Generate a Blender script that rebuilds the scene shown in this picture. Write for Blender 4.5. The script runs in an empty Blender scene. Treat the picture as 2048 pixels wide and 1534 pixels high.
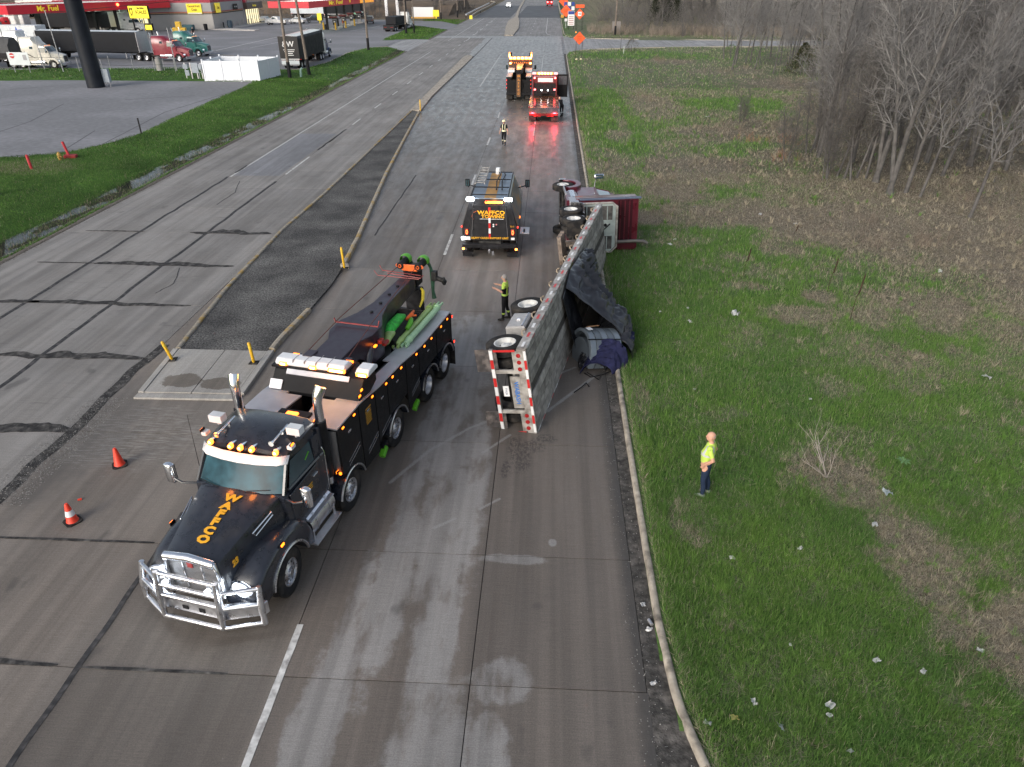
import bpy, bmesh, math, random
import numpy as np
from mathutils import Vector, Matrix, Euler
random.seed(7); rng = np.random.default_rng(7)
S = bpy.context.scene; COL = S.collection
PI = math.pi; R = math.radians
# ---------------------------------------------------------------- camera, world, light
H = 11.0; PITCH = math.atan(817/1410); YAW = R(2.916)
cd = bpy.data.cameras.new('camera'); cam = bpy.data.objects.new('camera', cd); COL.objects.link(cam)
cd.sensor_fit = 'HORIZONTAL'; cd.sensor_width = 36; cd.lens = 36*1410/2048
cd.clip_start = .1; cd.clip_end = 4000
cam.location = (0, 0, H); cam.rotation_euler = (PI/2-PITCH, 0, YAW)
S.camera = cam
W = bpy.data.worlds.new('World'); S.world = W; W.use_nodes = True
wn = W.node_tree.nodes; wl = W.node_tree.links
bg = wn['Background']; sky = wn.new('ShaderNodeTexSky'); sky.sky_type = 'NISHITA'; sky.sun_disc = False
sky.sun_elevation = R(24); sky.sun_rotation = R(215); sky.dust_density = 3.0; sky.air_density = 1.0
hs = wn.new('ShaderNodeHueSaturation'); hs.inputs['Saturation'].default_value = .58   # cloud cover takes the blue out of it
wl.new(sky.outputs[0], hs.inputs['Color']); wl.new(hs.outputs[0], bg.inputs[0]); bg.inputs[1].default_value = .085
sd = bpy.data.lights.new('sun', 'SUN'); sun = bpy.data.objects.new('sun', sd); COL.objects.link(sun)
sd.energy = .5; sd.angle = R(30); sd.color = (1, .97, .95); sun.rotation_euler = (R(66), 0, R(-35)); sun.location = (0, 0, 60)
S.view_settings.view_transform = 'Standard'; S.view_settings.look = 'None'; S.view_settings.gamma = 1
S.view_settings.exposure = 1.32; S.view_settings.use_curve_mapping = False
S.cycles.use_denoising = True
S.cycles.max_bounces = 6; S.cycles.transparent_max_bounces = 8

# ---------------------------------------------------------------- placing
def at(px, py, z=0.0):          # a pixel of the survey photo -> the ground point seen there
    x = px-1024; y = -(py-767)
    fy = 1410*math.cos(PITCH)+y*math.sin(PITCH); fz = -1410*math.sin(PITCH)+y*math.cos(PITCH)
    c, s = math.cos(YAW), math.sin(YAW); X = x*c-fy*s; Y = x*s+fy*c; t = (H-z)/(-fz)
    return (X*t, Y*t)

# ---------------------------------------------------------------- noise in numpy
def _h(i, j, s):
    n = (i.astype(np.int64)*374761393+j.astype(np.int64)*668265263+s*1442695041) & 0x7fffffff
    n = (n ^ (n >> 13))*1274126177 & 0x7fffffff
    return ((n ^ (n >> 16)) & 0xffff)/65535.0
def vnoise(x, y, s=0):
    x = np.asarray(x, float); y = np.asarray(y, float)
    i = np.floor(x); j = np.floor(y); u = x-i; v = y-j; u = u*u*(3-2*u); v = v*v*(3-2*v)
    a = _h(i, j, s); b = _h(i+1, j, s); c = _h(i, j+1, s); d = _h(i+1, j+1, s)
    return a+(b-a)*u+(c-a)*v+(a-b-c+d)*u*v
def fbm(x, y, s=0, o=4):
    t = 0; a = .5; n = 0
    for k in range(o):
        t = t+a*vnoise(np.asarray(x)*2**k, np.asarray(y)*2**k, s+k*17); n += a; a *= .5
    return t/n
def sstep(a, b, x):
    t = np.clip((np.asarray(x, float)-a)/(b-a), 0, 1); return t*t*(3-2*t)

# ---------------------------------------------------------------- materials
MATS = {}
def mat(name, col, rough=.6, metal=0, var=.12, nscale=6, bump=0, bscale=40, emit=None, es=0, coat=0, trans=0, alpha=1, col2=None, c2scale=2, c2lo=.45, c2hi=.65, spec=.5, world=False):
    if name in MATS: return MATS[name]
    if max(col) < .08 and rough > .4 and not coat and spec == .5: spec = .18
    m = bpy.data.materials.new(name); m.use_nodes = True; n = m.node_tree.nodes; l = m.node_tree.links
    b = n['Principled BSDF']; b.inputs['Roughness'].default_value = rough; b.inputs['Metallic'].default_value = metal
    b.inputs['Specular IOR Level'].default_value = spec
    if coat: b.inputs['Coat Weight'].default_value = coat; b.inputs['Coat Roughness'].default_value = .06
    if trans: b.inputs['Transmission Weight'].default_value = trans
    if alpha < 1: b.inputs['Alpha'].default_value = alpha
    tc = n.new('ShaderNodeTexCoord'); src = tc.outputs['Object']
    if world: src = n.new('ShaderNodeNewGeometry').outputs['Position']
    nz = n.new('ShaderNodeTexNoise'); nz.inputs['Scale'].default_value = nscale; nz.inputs['Detail'].default_value = 5
    l.new(src, nz.inputs['Vector'])
    mr = n.new('ShaderNodeMapRange'); mr.inputs[1].default_value = .3; mr.inputs[2].default_value = .7
    mr.inputs[3].default_value = 1-var; mr.inputs[4].default_value = 1+var; l.new(nz.outputs[0], mr.inputs[0])
    mx = n.new('ShaderNodeMix'); mx.data_type = 'RGBA'; mx.blend_type = 'MULTIPLY'; mx.inputs[0].default_value = 1
    l.new(mr.outputs[0], mx.inputs[7])
    if col2:
        z2 = n.new('ShaderNodeTexNoise'); z2.inputs['Scale'].default_value = c2scale; z2.inputs['Detail'].default_value = 6; l.new(src, z2.inputs['Vector'])
        r2 = n.new('ShaderNodeMapRange'); r2.inputs[1].default_value = c2lo; r2.inputs[2].default_value = c2hi; l.new(z2.outputs[0], r2.inputs[0])
        m2 = n.new('ShaderNodeMix'); m2.data_type = 'RGBA'; m2.inputs[6].default_value = (*col, 1); m2.inputs[7].default_value = (*col2, 1)
        l.new(r2.outputs[0], m2.inputs[0]); l.new(m2.outputs[2], mx.inputs[6])
    else: mx.inputs[6].default_value = (*col, 1)
    l.new(mx.outputs[2], b.inputs['Base Color'])
    if not emit and not trans:
        rr = n.new('ShaderNodeMapRange'); rr.inputs[1].default_value = .3; rr.inputs[2].default_value = .7
        rr.inputs[3].default_value = max(0, rough-.08); rr.inputs[4].default_value = min(1, rough+.1); l.new(nz.outputs[0], rr.inputs[0]); l.new(rr.outputs[0], b.inputs['Roughness'])
    if bump:
        z3 = n.new('ShaderNodeTexNoise'); z3.inputs['Scale'].default_value = bscale; z3.inputs['Detail'].default_value = 4; l.new(src, z3.inputs['Vector'])
        bp = n.new('ShaderNodeBump'); bp.inputs['Strength'].default_value = bump; bp.inputs['Distance'].default_value = .02
        l.new(z3.outputs[0], bp.inputs['Height']); l.new(bp.outputs[0], b.inputs['Normal'])
    if emit: b.inputs['Emission Color'].default_value = (*emit, 1); b.inputs['Emission Strength'].default_value = es
    MATS[name] = m; return m

black = mat('black_paint', (.014, .017, .025), .3, coat=.55, var=.3, col2=(.03, .029, .029), c2scale=1.6, c2lo=.5, c2hi=.75)
dark = mat('dark_steel', (.018, .018, .02), .5, .3, var=.4)
rubber = mat('rubber', (.018, .018, .019), .8, var=.3, bump=.2, col2=(.05, .045, .04), c2scale=4)
chrome = mat('chrome', (.75, .77, .8), .16, 1, var=.05)
polish = mat('polished_aluminium', (.66, .67, .7), .3, 1, var=.1)
alu = mat('brushed_aluminium', (.5, .5, .52), .38, .75, var=.12, nscale=10, bump=.25, bscale=60)
deckalu = mat('tread_plate', (.5, .5, .53), .42, .55, var=.12, nscale=3, bump=.4, bscale=70)
grime = mat('greasy_steel', (.06, .058, .055), .6, .4, var=.4, col2=(.02, .02, .02), c2scale=5)
glass = mat('tinted_glass', (.03, .06, .07), .06, 0, var=.3, nscale=2, coat=.5)
wsglass = mat('windshield_glass', (.02, .065, .085), .12, 0, var=.5, nscale=3, coat=0, spec=.15)
amber = mat('amber_lamp', (.9, .25, .02), .3, emit=(1, .17, .008), es=2.0)
amberhot = mat('amber_strobe', (1, .5, .1), .3, emit=(1, .14, .012), es=2.8)
ambercore = mat('amber_core', (1, .7, .3), .3, emit=(1, .55, .16), es=9)
amberoff = mat('amber_lens', (.85, .35, .04), .3, emit=(1, .2, .02), es=.6)
redlamp = mat('red_lamp', (.8, .02, .02), .3, emit=(1, .04, .02), es=1.6)
redhot = mat('red_strobe', (1, .05, .05), .3, emit=(1, .10, .10), es=6)
redlens = mat('red_lens', (.32, .01, .012), .25, coat=.6, var=.1)
whitelamp = mat('white_lamp', (.9, .93, 1), .3, emit=(.9, .96, 1), es=9)
headl = mat('headlamp', (.85, .9, 1), .2, emit=(.85, .93, 1), es=1.0)
white = mat('white_paint', (.74, .75, .76), .35, coat=.3, var=.06)
whiteD = mat('dull_white_paint', (.6, .61, .62), .5, var=.12, nscale=3)
gold = mat('gold_lettering', (.75, .38, .02), .4, var=.05)
whitelet = mat('white_lettering', (.75, .75, .75), .5, var=.03)
limegreen = mat('lime_green_paint', (.10, .38, .02), .4, var=.15)
palegreen = mat('pale_lime_paint', (.36, .50, .17), .45, var=.15)
orangeM = mat('orange_paint', (.75, .13, .02), .4, var=.15)
skin = mat('skin', (.55, .3, .21), .55, var=.1)

# ---------------------------------------------------------------- mesh builder
class G:
    def __init__(s): s.v = []; s.f = []; s.m = []
    def add(s, vs, fs, m=0, M=None):
        b = len(s.v)
        for p in vs:
            if M is not None: p = M @ Vector(p)
            s.v.append((p[0], p[1], p[2]))
        for f in fs: s.f.append(tuple(b+i for i in f)); s.m.append(m)
        return s
    def box(s, x0, x1, y0, y1, z0, z1, m=0, M=None):
        return s.add([(x0,y0,z0),(x1,y0,z0),(x1,y1,z0),(x0,y1,z0),(x0,y0,z1),(x1,y0,z1),(x1,y1,z1),(x0,y1,z1)],
                     [(0,3,2,1),(4,5,6,7),(0,1,5,4),(1,2,6,5),(2,3,7,6),(3,0,4,7)], m, M)
    def cbox(s, c, d, m=0, rot=(0,0,0)):
        M = Matrix.Translation(c) @ Euler(rot).to_matrix().to_4x4(); a, b, e = d[0]/2, d[1]/2, d[2]/2
        return s.box(-a, a, -b, b, -e, e, m, M)
    def prism(s, poly, axis, a, b, m=0, M=None):      # poly in the two other axes (x,z for axis y; y,z for x; x,y for z)
        n = len(poly)
        def P(p, t): return {'x': (t, p[0], p[1]), 'y': (p[0], t, p[1]), 'z': (p[0], p[1], t)}[axis]
        vs = [P(p, a) for p in poly]+[P(p, b) for p in poly]
        fs = [tuple(range(n))[::-1], tuple(range(n, 2*n))]+[(i, (i+1) % n, n+(i+1) % n, n+i) for i in range(n)]
        return s.add(vs, fs, m, M)
    def loft(s, secs, m=0, cap=True, M=None):        # sections: equal-length rings
        n = len(secs[0]); vs = [p for q in secs for p in q]; fs = []
        for k in range(len(secs)-1):
            for i in range(n):
                j = (i+1) % n; fs.append((k*n+i, k*n+j, (k+1)*n+j, (k+1)*n+i))
        if cap: fs.append(tuple(range(n))[::-1]); fs.append(tuple((len(secs)-1)*n+i for i in range(n)))
        return s.add(vs, fs, m, M)
    def tube(s, pts, r, n=8, m=0, cap=True, M=None):
        pts = [Vector(p) for p in pts]; rr = r if isinstance(r, (list, tuple)) else [r]*len(pts); secs = []; up = None
        for i, p in enumerate(pts):
            d = (pts[min(i+1, len(pts)-1)]-pts[max(i-1, 0)])
            if d.length < 1e-9: d = Vector((0, 0, 1))
            d.normalize()
            if up is None:
                up = Vector((0, 0, 1)) if abs(d.z) < .9 else Vector((1, 0, 0))
            a = d.cross(up); 
            if a.length < 1e-6: a = d.orthogonal()
            a.normalize(); up = a.cross(d).normalized()
            secs.append([p+(a*math.cos(2*PI*k/n)+up*math.sin(2*PI*k/n))*rr[i] for k in range(n)])
        return s.loft(secs, m, cap, M)
    def cyl(s, p0, p1, r0, r1=None, n=16, m=0, cap=True, M=None): return s.tube([p0, p1], [r0, r0 if r1 is None else r1], n, m, cap, M)
    def lathe(s, prof, n=24, m=0, axis='y', c=(0,0,0), M=None, a0=0, a1=2*PI, mats=None):
        full = abs(a1-a0-2*PI) < 1e-6; k = n if full else n+1; vs = []; fs = []; ms = []
        for (r, h) in prof:
            for i in range(k):
                a = a0+(a1-a0)*i/n; u, v = r*math.cos(a), r*math.sin(a)
                p = {'y': (u, h, v), 'z': (u, v, h), 'x': (h, u, v)}[axis]
                vs.append((p[0]+c[0], p[1]+c[1], p[2]+c[2]))
        for q in range(len(prof)-1):
            for i in range(n):
                j = (i+1) % k
                f = (q*k+i, q*k+j, (q+1)*k+j, (q+1)*k+i)
                fs.append(f if axis != 'y' else f[::-1])
        b0 = len(s.m); s.add(vs, fs, m, M)
        if mats:
            for q in range(len(prof)-1):
                for i in range(n): s.m[b0+q*n+i] = mats[q]
        return s
    def sph(s, c, r, n=12, m=0, sc=(1,1,1)):
        pr = [(max(1e-4, math.sin(PI*i/(n//2)))*r, -math.cos(PI*i/(n//2))*r) for i in range(n//2+1)]
        return s.lathe(pr, n, m, 'z', (0,0,0), Matrix.Translation(c) @ Matrix.Diagonal((*sc, 1)))
    def sheet(s, poly, z, m=0): return s.add([(p[0], p[1], z) for p in poly], [tuple(range(len(poly)))], m)

def build(name, g, mats, parent=None, bevel=0, smooth=30, loc=None, rot=None, fix=True):
    me = bpy.data.meshes.new(name); me.from_pydata(g.v, [], g.f)
    if not isinstance(mats, (list, tuple)): mats = [mats]
    for m in mats: me.materials.append(m)
    me.polygons.foreach_set('material_index', g.m)
    if fix:
        bm = bmesh.new(); bm.from_mesh(me); bmesh.ops.recalc_face_normals(bm, faces=bm.faces); bm.to_mesh(me); bm.free()
    if smooth:
        me.shade_smooth(); me.set_sharp_from_angle(angle=R(smooth))
    o = bpy.data.objects.new(name, me); COL.objects.link(o)
    if parent: o.parent = parent
    if loc: o.location = loc
    if rot: o.rotation_euler = rot
    if bevel:
        b = o.modifiers.new('bevel', 'BEVEL'); b.width = bevel; b.segments = 2; b.limit_method = 'ANGLE'; b.angle_limit = R(35); b.harden_normals = True
    return o
def tag(o, label=None, cat=None, group=None, kind=None):
    if label: o['label'] = label
    if cat: o['category'] = cat
    if group: o['group'] = group
    if kind: o['kind'] = kind
    return o
def thing(name, label, cat, loc=(0,0,0), rot=(0,0,0), group=None):
    o = bpy.data.objects.new(name, None); COL.objects.link(o); o.empty_display_size = .2
    o.location = loc; o.rotation_euler = rot if isinstance(rot, tuple) else (0, 0, rot)
    return tag(o, label, cat, group)
def child(name, me, parent, loc=(0,0,0), rot=(0,0,0), sc=(1,1,1)):   # another object on shared mesh data
    o = bpy.data.objects.new(name, me); COL.objects.link(o); o.parent = parent; o.location = loc; o.rotation_euler = rot; o.scale = sc; return o
KIDS = {}
def copy_tree(o, parent=None, label=None, **kw):
    kids = {}
    for q in bpy.data.objects: kids.setdefault(q.parent, []).append(q)
    def rec(a, p):
        c = a.copy(); COL.objects.link(c); c.parent = p
        for ch in kids.get(a, []): rec(ch, c)
        return c
    r = rec(o, parent)
    if label: r['label'] = label
    if 'loc' in kw: r.location = kw['loc']
    if 'rot' in kw: r.rotation_euler = kw['rot']
    return r
_font_cache = {}
def text(name, body, size, m, parent=None, loc=(0,0,0), rot=(0,0,0), ex=.004, shear=0, sx=1, bold=.0, spacing=1, align='CENTER'):
    c = bpy.data.curves.new(name, 'FONT'); c.body = body; c.size = size; c.extrude = ex; c.align_x = align; c.align_y = 'CENTER'
    c.shear = shear; c.offset = bold; c.space_character = spacing; c.resolution_u = 2; c.space_line = .9
    t = bpy.data.objects.new(name, c); COL.objects.link(t)
    dg = bpy.context.evaluated_depsgraph_get(); me = bpy.data.meshes.new_from_object(t.evaluated_get(dg))
    bpy.data.objects.remove(t); bpy.data.curves.remove(c)
    me.materials.clear(); me.materials.append(m); o = bpy.data.objects.new(name, me); COL.objects.link(o)
    if parent: o.parent = parent
    o.location = loc; o.rotation_euler = rot; o.scale = (sx, 1, 1); return o
def lamp(name, loc, col, e, r=.1, parent=None, spot=None):
    d = bpy.data.lights.new(name, 'POINT'); d.energy = e; d.color = col; d.shadow_soft_size = r
    o = bpy.data.objects.new(name, d); COL.objects.link(o); o.location = loc
    if parent: o.parent = parent
    return o
# ================================================================ THE SETTING
# ---- outlines (world metres; the road runs along +Y)
JY = [-4.4, -.2, 4.0, 8.17, 11.44, 15.7] + [20.0+4.3*k for k in range(33)]     # transverse joints
LX = [-23.9, -20.15, -16.75, -13.1, -8.4, -4.65, -1.17, 1.98]                   # longitudinal joints
med_L = [(-12.2,17.55),(-12.45,20.6),(-12.95,26),(-13.2,33.3),(-13.0,40),(-12.95,69),(-13.1,78),(-13.55,121)]
med_R = [(-9.15,17.6),(-9.1,19.2),(-9.05,21.5),(-8.8,24),(-8.66,26.5),(-8.72,29.2),(-8.98,32.5),(-9.45,37.2),(-10.18,44.7),(-11.1,56.5),(-11.98,68.5),(-12.3,78),(-12.0,121)]
kerb_R = [(6.2,-1.5),(4.6,2.0),(3.45,4.6),(2.78,6.4),(2.42,7.9),(2.3,9.6),(2.28,15),(2.3,30),(2.28,60),(2.3,100),(2.3,123),(2.9,128),(5.0,131.6),(9,134.2),(20,137.6),(48,142),(120,150)]
kerb_R2 = [(120,161),(50,153.6),(20,154.5),(8,156.6),(3.6,160),(2.5,165),(2.4,190),(2.4,236)]
lot1 = [(-120,30),(-60,41),(-37.9,48),(-35.2,49.4),(-34.1,50.6),(-33.2,52.5),(-32.4,56.8),(-33.2,63.5),(-33.9,73.2),(-34.3,82),(-35.2,88.6),(-45,88.9),(-60,89),(-78,87),(-120,86)]
lot2 = [(-150,97),(-74,99.6),(-60,100.6),(-49,102.6),(-41,104),(-36.6,100.4),(-33.5,100.2),(-32.2,110.5),(-33,125.8),(-31.5,134.5),(-29.1,137.2),(-25.7,130.7),(-23.8,128.0),(-23.8,152.5),(-27,154),(-33,151.6),(-33.2,167),(-34.6,195),(-30,190),(-24,182),(-23.8,200),(-30,215),(-62,230),(-150,240)]
def lx(poly, y): return np.interp(y, [p[1] for p in poly], [p[0] for p in poly])
def inpoly(px, py, poly):
    inside = np.zeros(np.shape(px), bool); n = len(poly)
    for i in range(n):
        x1, y1 = poly[i]; x2, y2 = poly[(i+1) % n]
        c = ((y1 > py) != (y2 > py)) & (px < (x2-x1)*(py-y1)/(y2-y1+1e-12)+x1); inside ^= c
    return inside
def blob(x, y, cx, cy, rx, ry, s=0, w=.5): 
    d = np.sqrt(((x-cx)/rx)**2+((y-cy)/ry)**2)+w*(fbm(x*.9, y*.9, s+5)-.5)
    return 1-sstep(.55, 1.1, d)
def ditch(x, y):
    c = -25.45; d = np.abs(x-c); t = 1-sstep(.35, 1.4+.0*y, np.where(x > c, d*1.0, d*.5))
    return t*sstep(131, 124, y)
def ground_z(x, y):
    x = np.asarray(x, float); y = np.asarray(y, float)
    right = sstep(2.35, 3.2, x)
    zr = .085+.07*(fbm(x*.35, y*.35, 3)-.5)*right+.0*x+(fbm(x*.09, y*.09, 9)-.45)*.35*sstep(4, 12, x)
    zl = .0+.10*(fbm(x*.5, y*.5, 4)-.5)*sstep(-24.2, -25, x)-.30*ditch(x, y)+.16*(fbm(x*1.7, y*.8, 6, 3)-.5)*ditch(x, y)
    zl = np.where(x < -24, zl+.12*sstep(-28, -33, x)*(1-inpoly(x, y, lot1)), zl)
    z = np.where(x > 2.35, zr, np.where(x < -23.9, zl, -.12))
    flat = inpoly(x, y, lot1) | inpoly(x, y, lot2)
    z = np.where(flat, np.minimum(z, -.06), z)
    xs = (x > 2.3) & (y > np.interp(x, [2.3,2.9,5,9,20,48,120], [123,128,131.6,134.2,137.6,142,150])) & (y < np.interp(x, [2.5,3.6,8,20,50,120], [165,160,156.6,154.5,153.6,161]))
    z = np.where(xs, -.12, z)
    kr = (x < np.interp(y, [-1.5,2,4.6,6.4,7.9,9.6], [6.2,4.6,3.45,2.78,2.42,2.3])) & (y < 9.6) & (x > 2.2)
    return np.where(kr, -.12, z)
# how green the right-hand field is (1 fresh grass, 0 dead thatch and leaf litter)
DRY = [(1345,385,75,26,.9),(1390,330,120,16,.6),(1500,430,130,30,.75),(1310,215,60,32,.7),(1240,240,14,40,.5),(1340,125,60,8,.8),(1560,170,90,14,.85),(1470,145,100,9,.6),(1540,265,110,28,.75),(1640,235,50,45,.7),(1560,315,70,16,.8),(1420,270,70,14,.4),(1250,135,40,5,.6),(1700,470,160,60,.85),(1850,620,120,50,.8),(1980,500,160,80,.9),(1640,600,40,18,.8),(1470,520,50,14,.4),(1560,500,60,14,.5)]
def green(x, y):
    n = fbm(x*.22, y*.22, 21, 5); n2 = fbm(x*1.1, y*1.1, 31, 4)
    edge = np.interp(y, [5, 9, 14, 20, 28, 36, 46, 60, 80, 110, 150], [10.5, 10.5, 12, 18, 16.5, 15, 17, 22, 28, 36, 46])
    g = sstep(edge+5, edge-5, x+7*(n-.5))
    n4 = fbm(x*3.1, y*3.1, 33, 3); g = g*(.30+.80*n2)*(.55+.75*fbm(x*.45, y*.45, 71, 3))*(.7+.6*n4); g = g+.16*sstep(.45, .7, n2)*sstep(60, 20, x)+.30*sstep(11, 4, x)*sstep(42, 22, y); g = g*(1-.35*sstep(34, 46, y)*sstep(3.6, 5, x))
    g = np.maximum(g, .75*blob(x, y, 11, 15.5, 3, 4, 1)); g = np.maximum(g, .8*blob(x, y, 12.5, 11, 3.5, 2.4, 2)); g = np.maximum(g, .7*blob(x, y, 8, 66, 6, 10, 3)); g = np.maximum(g, .9*blob(x, y, 18, 74, 8, 5, 3)); g = np.maximum(g, .7*blob(x, y, 15, 53, 4, 4, 6))
    g = np.maximum(g, .9*sstep(4.2, 3, x)*sstep(40, 20, y)); g = np.maximum(g, .85*blob(x, y, 14, 122, 14, 9, 8))
    g = np.maximum(g, .95*blob(x, y, 5.6, 66, 2.6, 26, 8, .3))
    for (cx, cy, rx, ry, k) in [(7.4,14.6,1.5,1.5,.75),(8.2,11.8,1.1,1.6,.8),(9.5,9.5,1.9,1.3,.95),(10.4,8.2,1.6,1.1,.9),(4.6,36.5,2.0,1.6,.85),(7.2,36.5,4,2.2,.7),(9.5,24.4,1.5,.9,.7),(11.4,21.3,1.4,1.2,.5),(4.3,48,2,5,.6),(9.5,47,4,4,.7),(15,36,5,4,.9),(12.5,60,4,2.5,.7),(5.3,58,1.3,3,.7),(3.4,12.6,.5,1,.4),(5.3,17.3,.9,.7,.5),(8,27,1.4,.6,.5),(2.9,18,.3,2,.5),(24,27,7,7,.85),(9,19,1.1,.8,.5),(12,24,1,1,.5)]:
        g = g*(1-k*blob(x, y, cx, cy, rx, ry, int(cx*7), .9))
    for (px, py, rx, ry, k) in DRY:
        cx, cy = at(px, py); ex = abs(at(px+rx, py)[0]-cx); ey = abs(at(px, py-ry)[1]-at(px, py+ry)[1])/2
        g = g*(1-k*blob(x, y, cx, cy, ex, ey, px % 97, .9))
    return np.clip(g, 0, 1)

# ---- the ground sheet
def grid(a, b, st): return list(np.arange(a, b, st))
gx = np.array([-1500,-900,-500,-300,-220,-180]+grid(-150, -80, 5)+grid(-80, -38, 2)+grid(-38, -27, .35)+grid(-27, -23.9, .13)+[-23.9,-23.4,-20,-10,0,1.9,2.2,2.36]+grid(2.5, 22, .3)+grid(22, 60, 1.2)+grid(60, 150, 5)+[150,220,300,500,900,1500])
gy = np.array([-300,-120,-60,-30,-15,-8]+grid(-5, 40, .35)+grid(40, 90, .9)+grid(90, 240, 2.5)+[240,260,300,360,450,600,900,1400,2000])
XX, YY = np.meshgrid(gx, gy, indexing='ij'); ZZ = ground_z(XX, YY)
ZZ = np.where((np.abs(XX) > 200) | (YY > 400), ZZ*0-.05, ZZ)
nx, ny = XX.shape
def grid_mesh(name, XX, YY, ZZ, m):
    nx, ny = XX.shape; me = bpy.data.meshes.new(name)
    me.vertices.add(nx*ny); me.vertices.foreach_set('co', np.stack([XX, YY, ZZ], -1).reshape(-1).astype(np.float32))
    i = np.arange(nx-1)[:, None]*ny+np.arange(ny-1)[None, :]; q = np.stack([i, i+ny, i+ny+1, i+1], -1).reshape(-1)
    k = (nx-1)*(ny-1); me.loops.add(4*k); me.loops.foreach_set('vertex_index', q.astype(np.int32)); me.polygons.add(k)
    me.polygons.foreach_set('loop_start', (np.arange(k)*4).astype(np.int32)); me.polygons.foreach_set('loop_total', np.full(k, 4, np.int32))
    me.update(); me.shade_smooth(); me.materials.append(m); o = bpy.data.objects.new(name, me); COL.objects.link(o); return o
def col_attr(me, cols):
    a = me.color_attributes.new('Col', 'FLOAT_COLOR', 'POINT'); c = np.ones((len(cols), 4), np.float32); c[:, :3] = cols; a.data.foreach_set('color', c.reshape(-1))
def attr_mat(name, rough=.9, detail=True, scale=14, bump=.6, tr=0):
    m = bpy.data.materials.new(name); m.use_nodes = True; n = m.node_tree.nodes; l = m.node_tree.links; b = n['Principled BSDF']; b.inputs['Roughness'].default_value = rough
    b.inputs['Specular IOR Level'].default_value = .25
    a = n.new('ShaderNodeAttribute'); a.attribute_name = 'Col'
    if not detail: l.new(a.outputs[0], b.inputs['Base Color']); return m
    ge = n.new('ShaderNodeNewGeometry'); nz = n.new('ShaderNodeTexNoise'); nz.inputs['Scale'].default_value = scale; nz.inputs['Detail'].default_value = 8; nz.inputs['Roughness'].default_value = .7; l.new(ge.outputs['Position'], nz.inputs[0])
    mr = n.new('ShaderNodeMapRange'); mr.inputs[1].default_value = .32; mr.inputs[2].default_value = .68; mr.inputs[3].default_value = .45; mr.inputs[4].default_value = 1.55; l.new(nz.outputs[0], mr.inputs[0])
    mx = n.new('ShaderNodeMix'); mx.data_type = 'RGBA'; mx.blend_type = 'MULTIPLY'; mx.inputs[0].default_value = 1; l.new(a.outputs[0], mx.inputs[6]); l.new(mr.outputs[0], mx.inputs[7]); l.new(mx.outputs[2], b.inputs['Base Color'])
    bp = n.new('ShaderNodeBump'); bp.inputs['Strength'].default_value = bump; bp.inputs['Distance'].default_value = .06; l.new(nz.outputs[0], bp.inputs['Height']); l.new(bp.outputs[0], b.inputs['Normal'])
    return m
C_soil = np.array([.105,.088,.066]); C_thatch = np.array([.205,.182,.145]); C_grass = np.array([.066,.135,.030]); C_lawn = np.array([.045,.118,.016]); C_grav = np.array([.13,.115,.098])
def ground_col(x, y):
    g = green(x, y)[..., None]; n = fbm(x*2.3, y*2.3, 40, 4)[..., None]; n3 = fbm(x*.5, y*.5, 44, 3)[..., None]
    dead = C_soil*(1-n)+C_thatch*n
    r = dead*(1-g)+C_grass*(.6+.6*n)*g
    reed = (sstep(150, 175, y)*sstep(6, 14, x))[..., None]; r = r*(1-.6*reed)+np.array([.17,.135,.085])*.6*reed*(.6+n3)
    lw = C_lawn*(.65+.7*n3)*np.array([1.15,1,1.1])
    wet = ((1-sstep(.55, 1.5, np.abs(x+25.45)))*(y < 131))[..., None]; lw = lw*(1-wet)+np.array([.03,.028,.018])*wet
    sh = sstep(-24.75, -24.35, x+.35*(fbm(x*3, y*.8, 50)-.5))[..., None]; lw = lw*(1-sh)+C_grav*(.6+.8*n)*sh
    dry = blob(x, y, -33.8, 45.5, 3.2, 2.6, 61)[..., None]; lw = lw*(1-.55*dry)+np.array([.12,.12,.05])*.55*dry
    far = (sstep(205, 228, y)*sstep(-22, -26, x))[..., None]; lw = lw*(1-far)+np.array([.14,.105,.07])*far*(.6+.6*n3)
    return np.where((x > -10)[..., None], r, lw)
g_ground = grid_mesh('ground', XX, YY, ZZ, attr_mat('ground_soil')); tag(g_ground, kind='structure')
col_attr(g_ground.data, ground_col(XX, YY).reshape(-1, 3))

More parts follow.
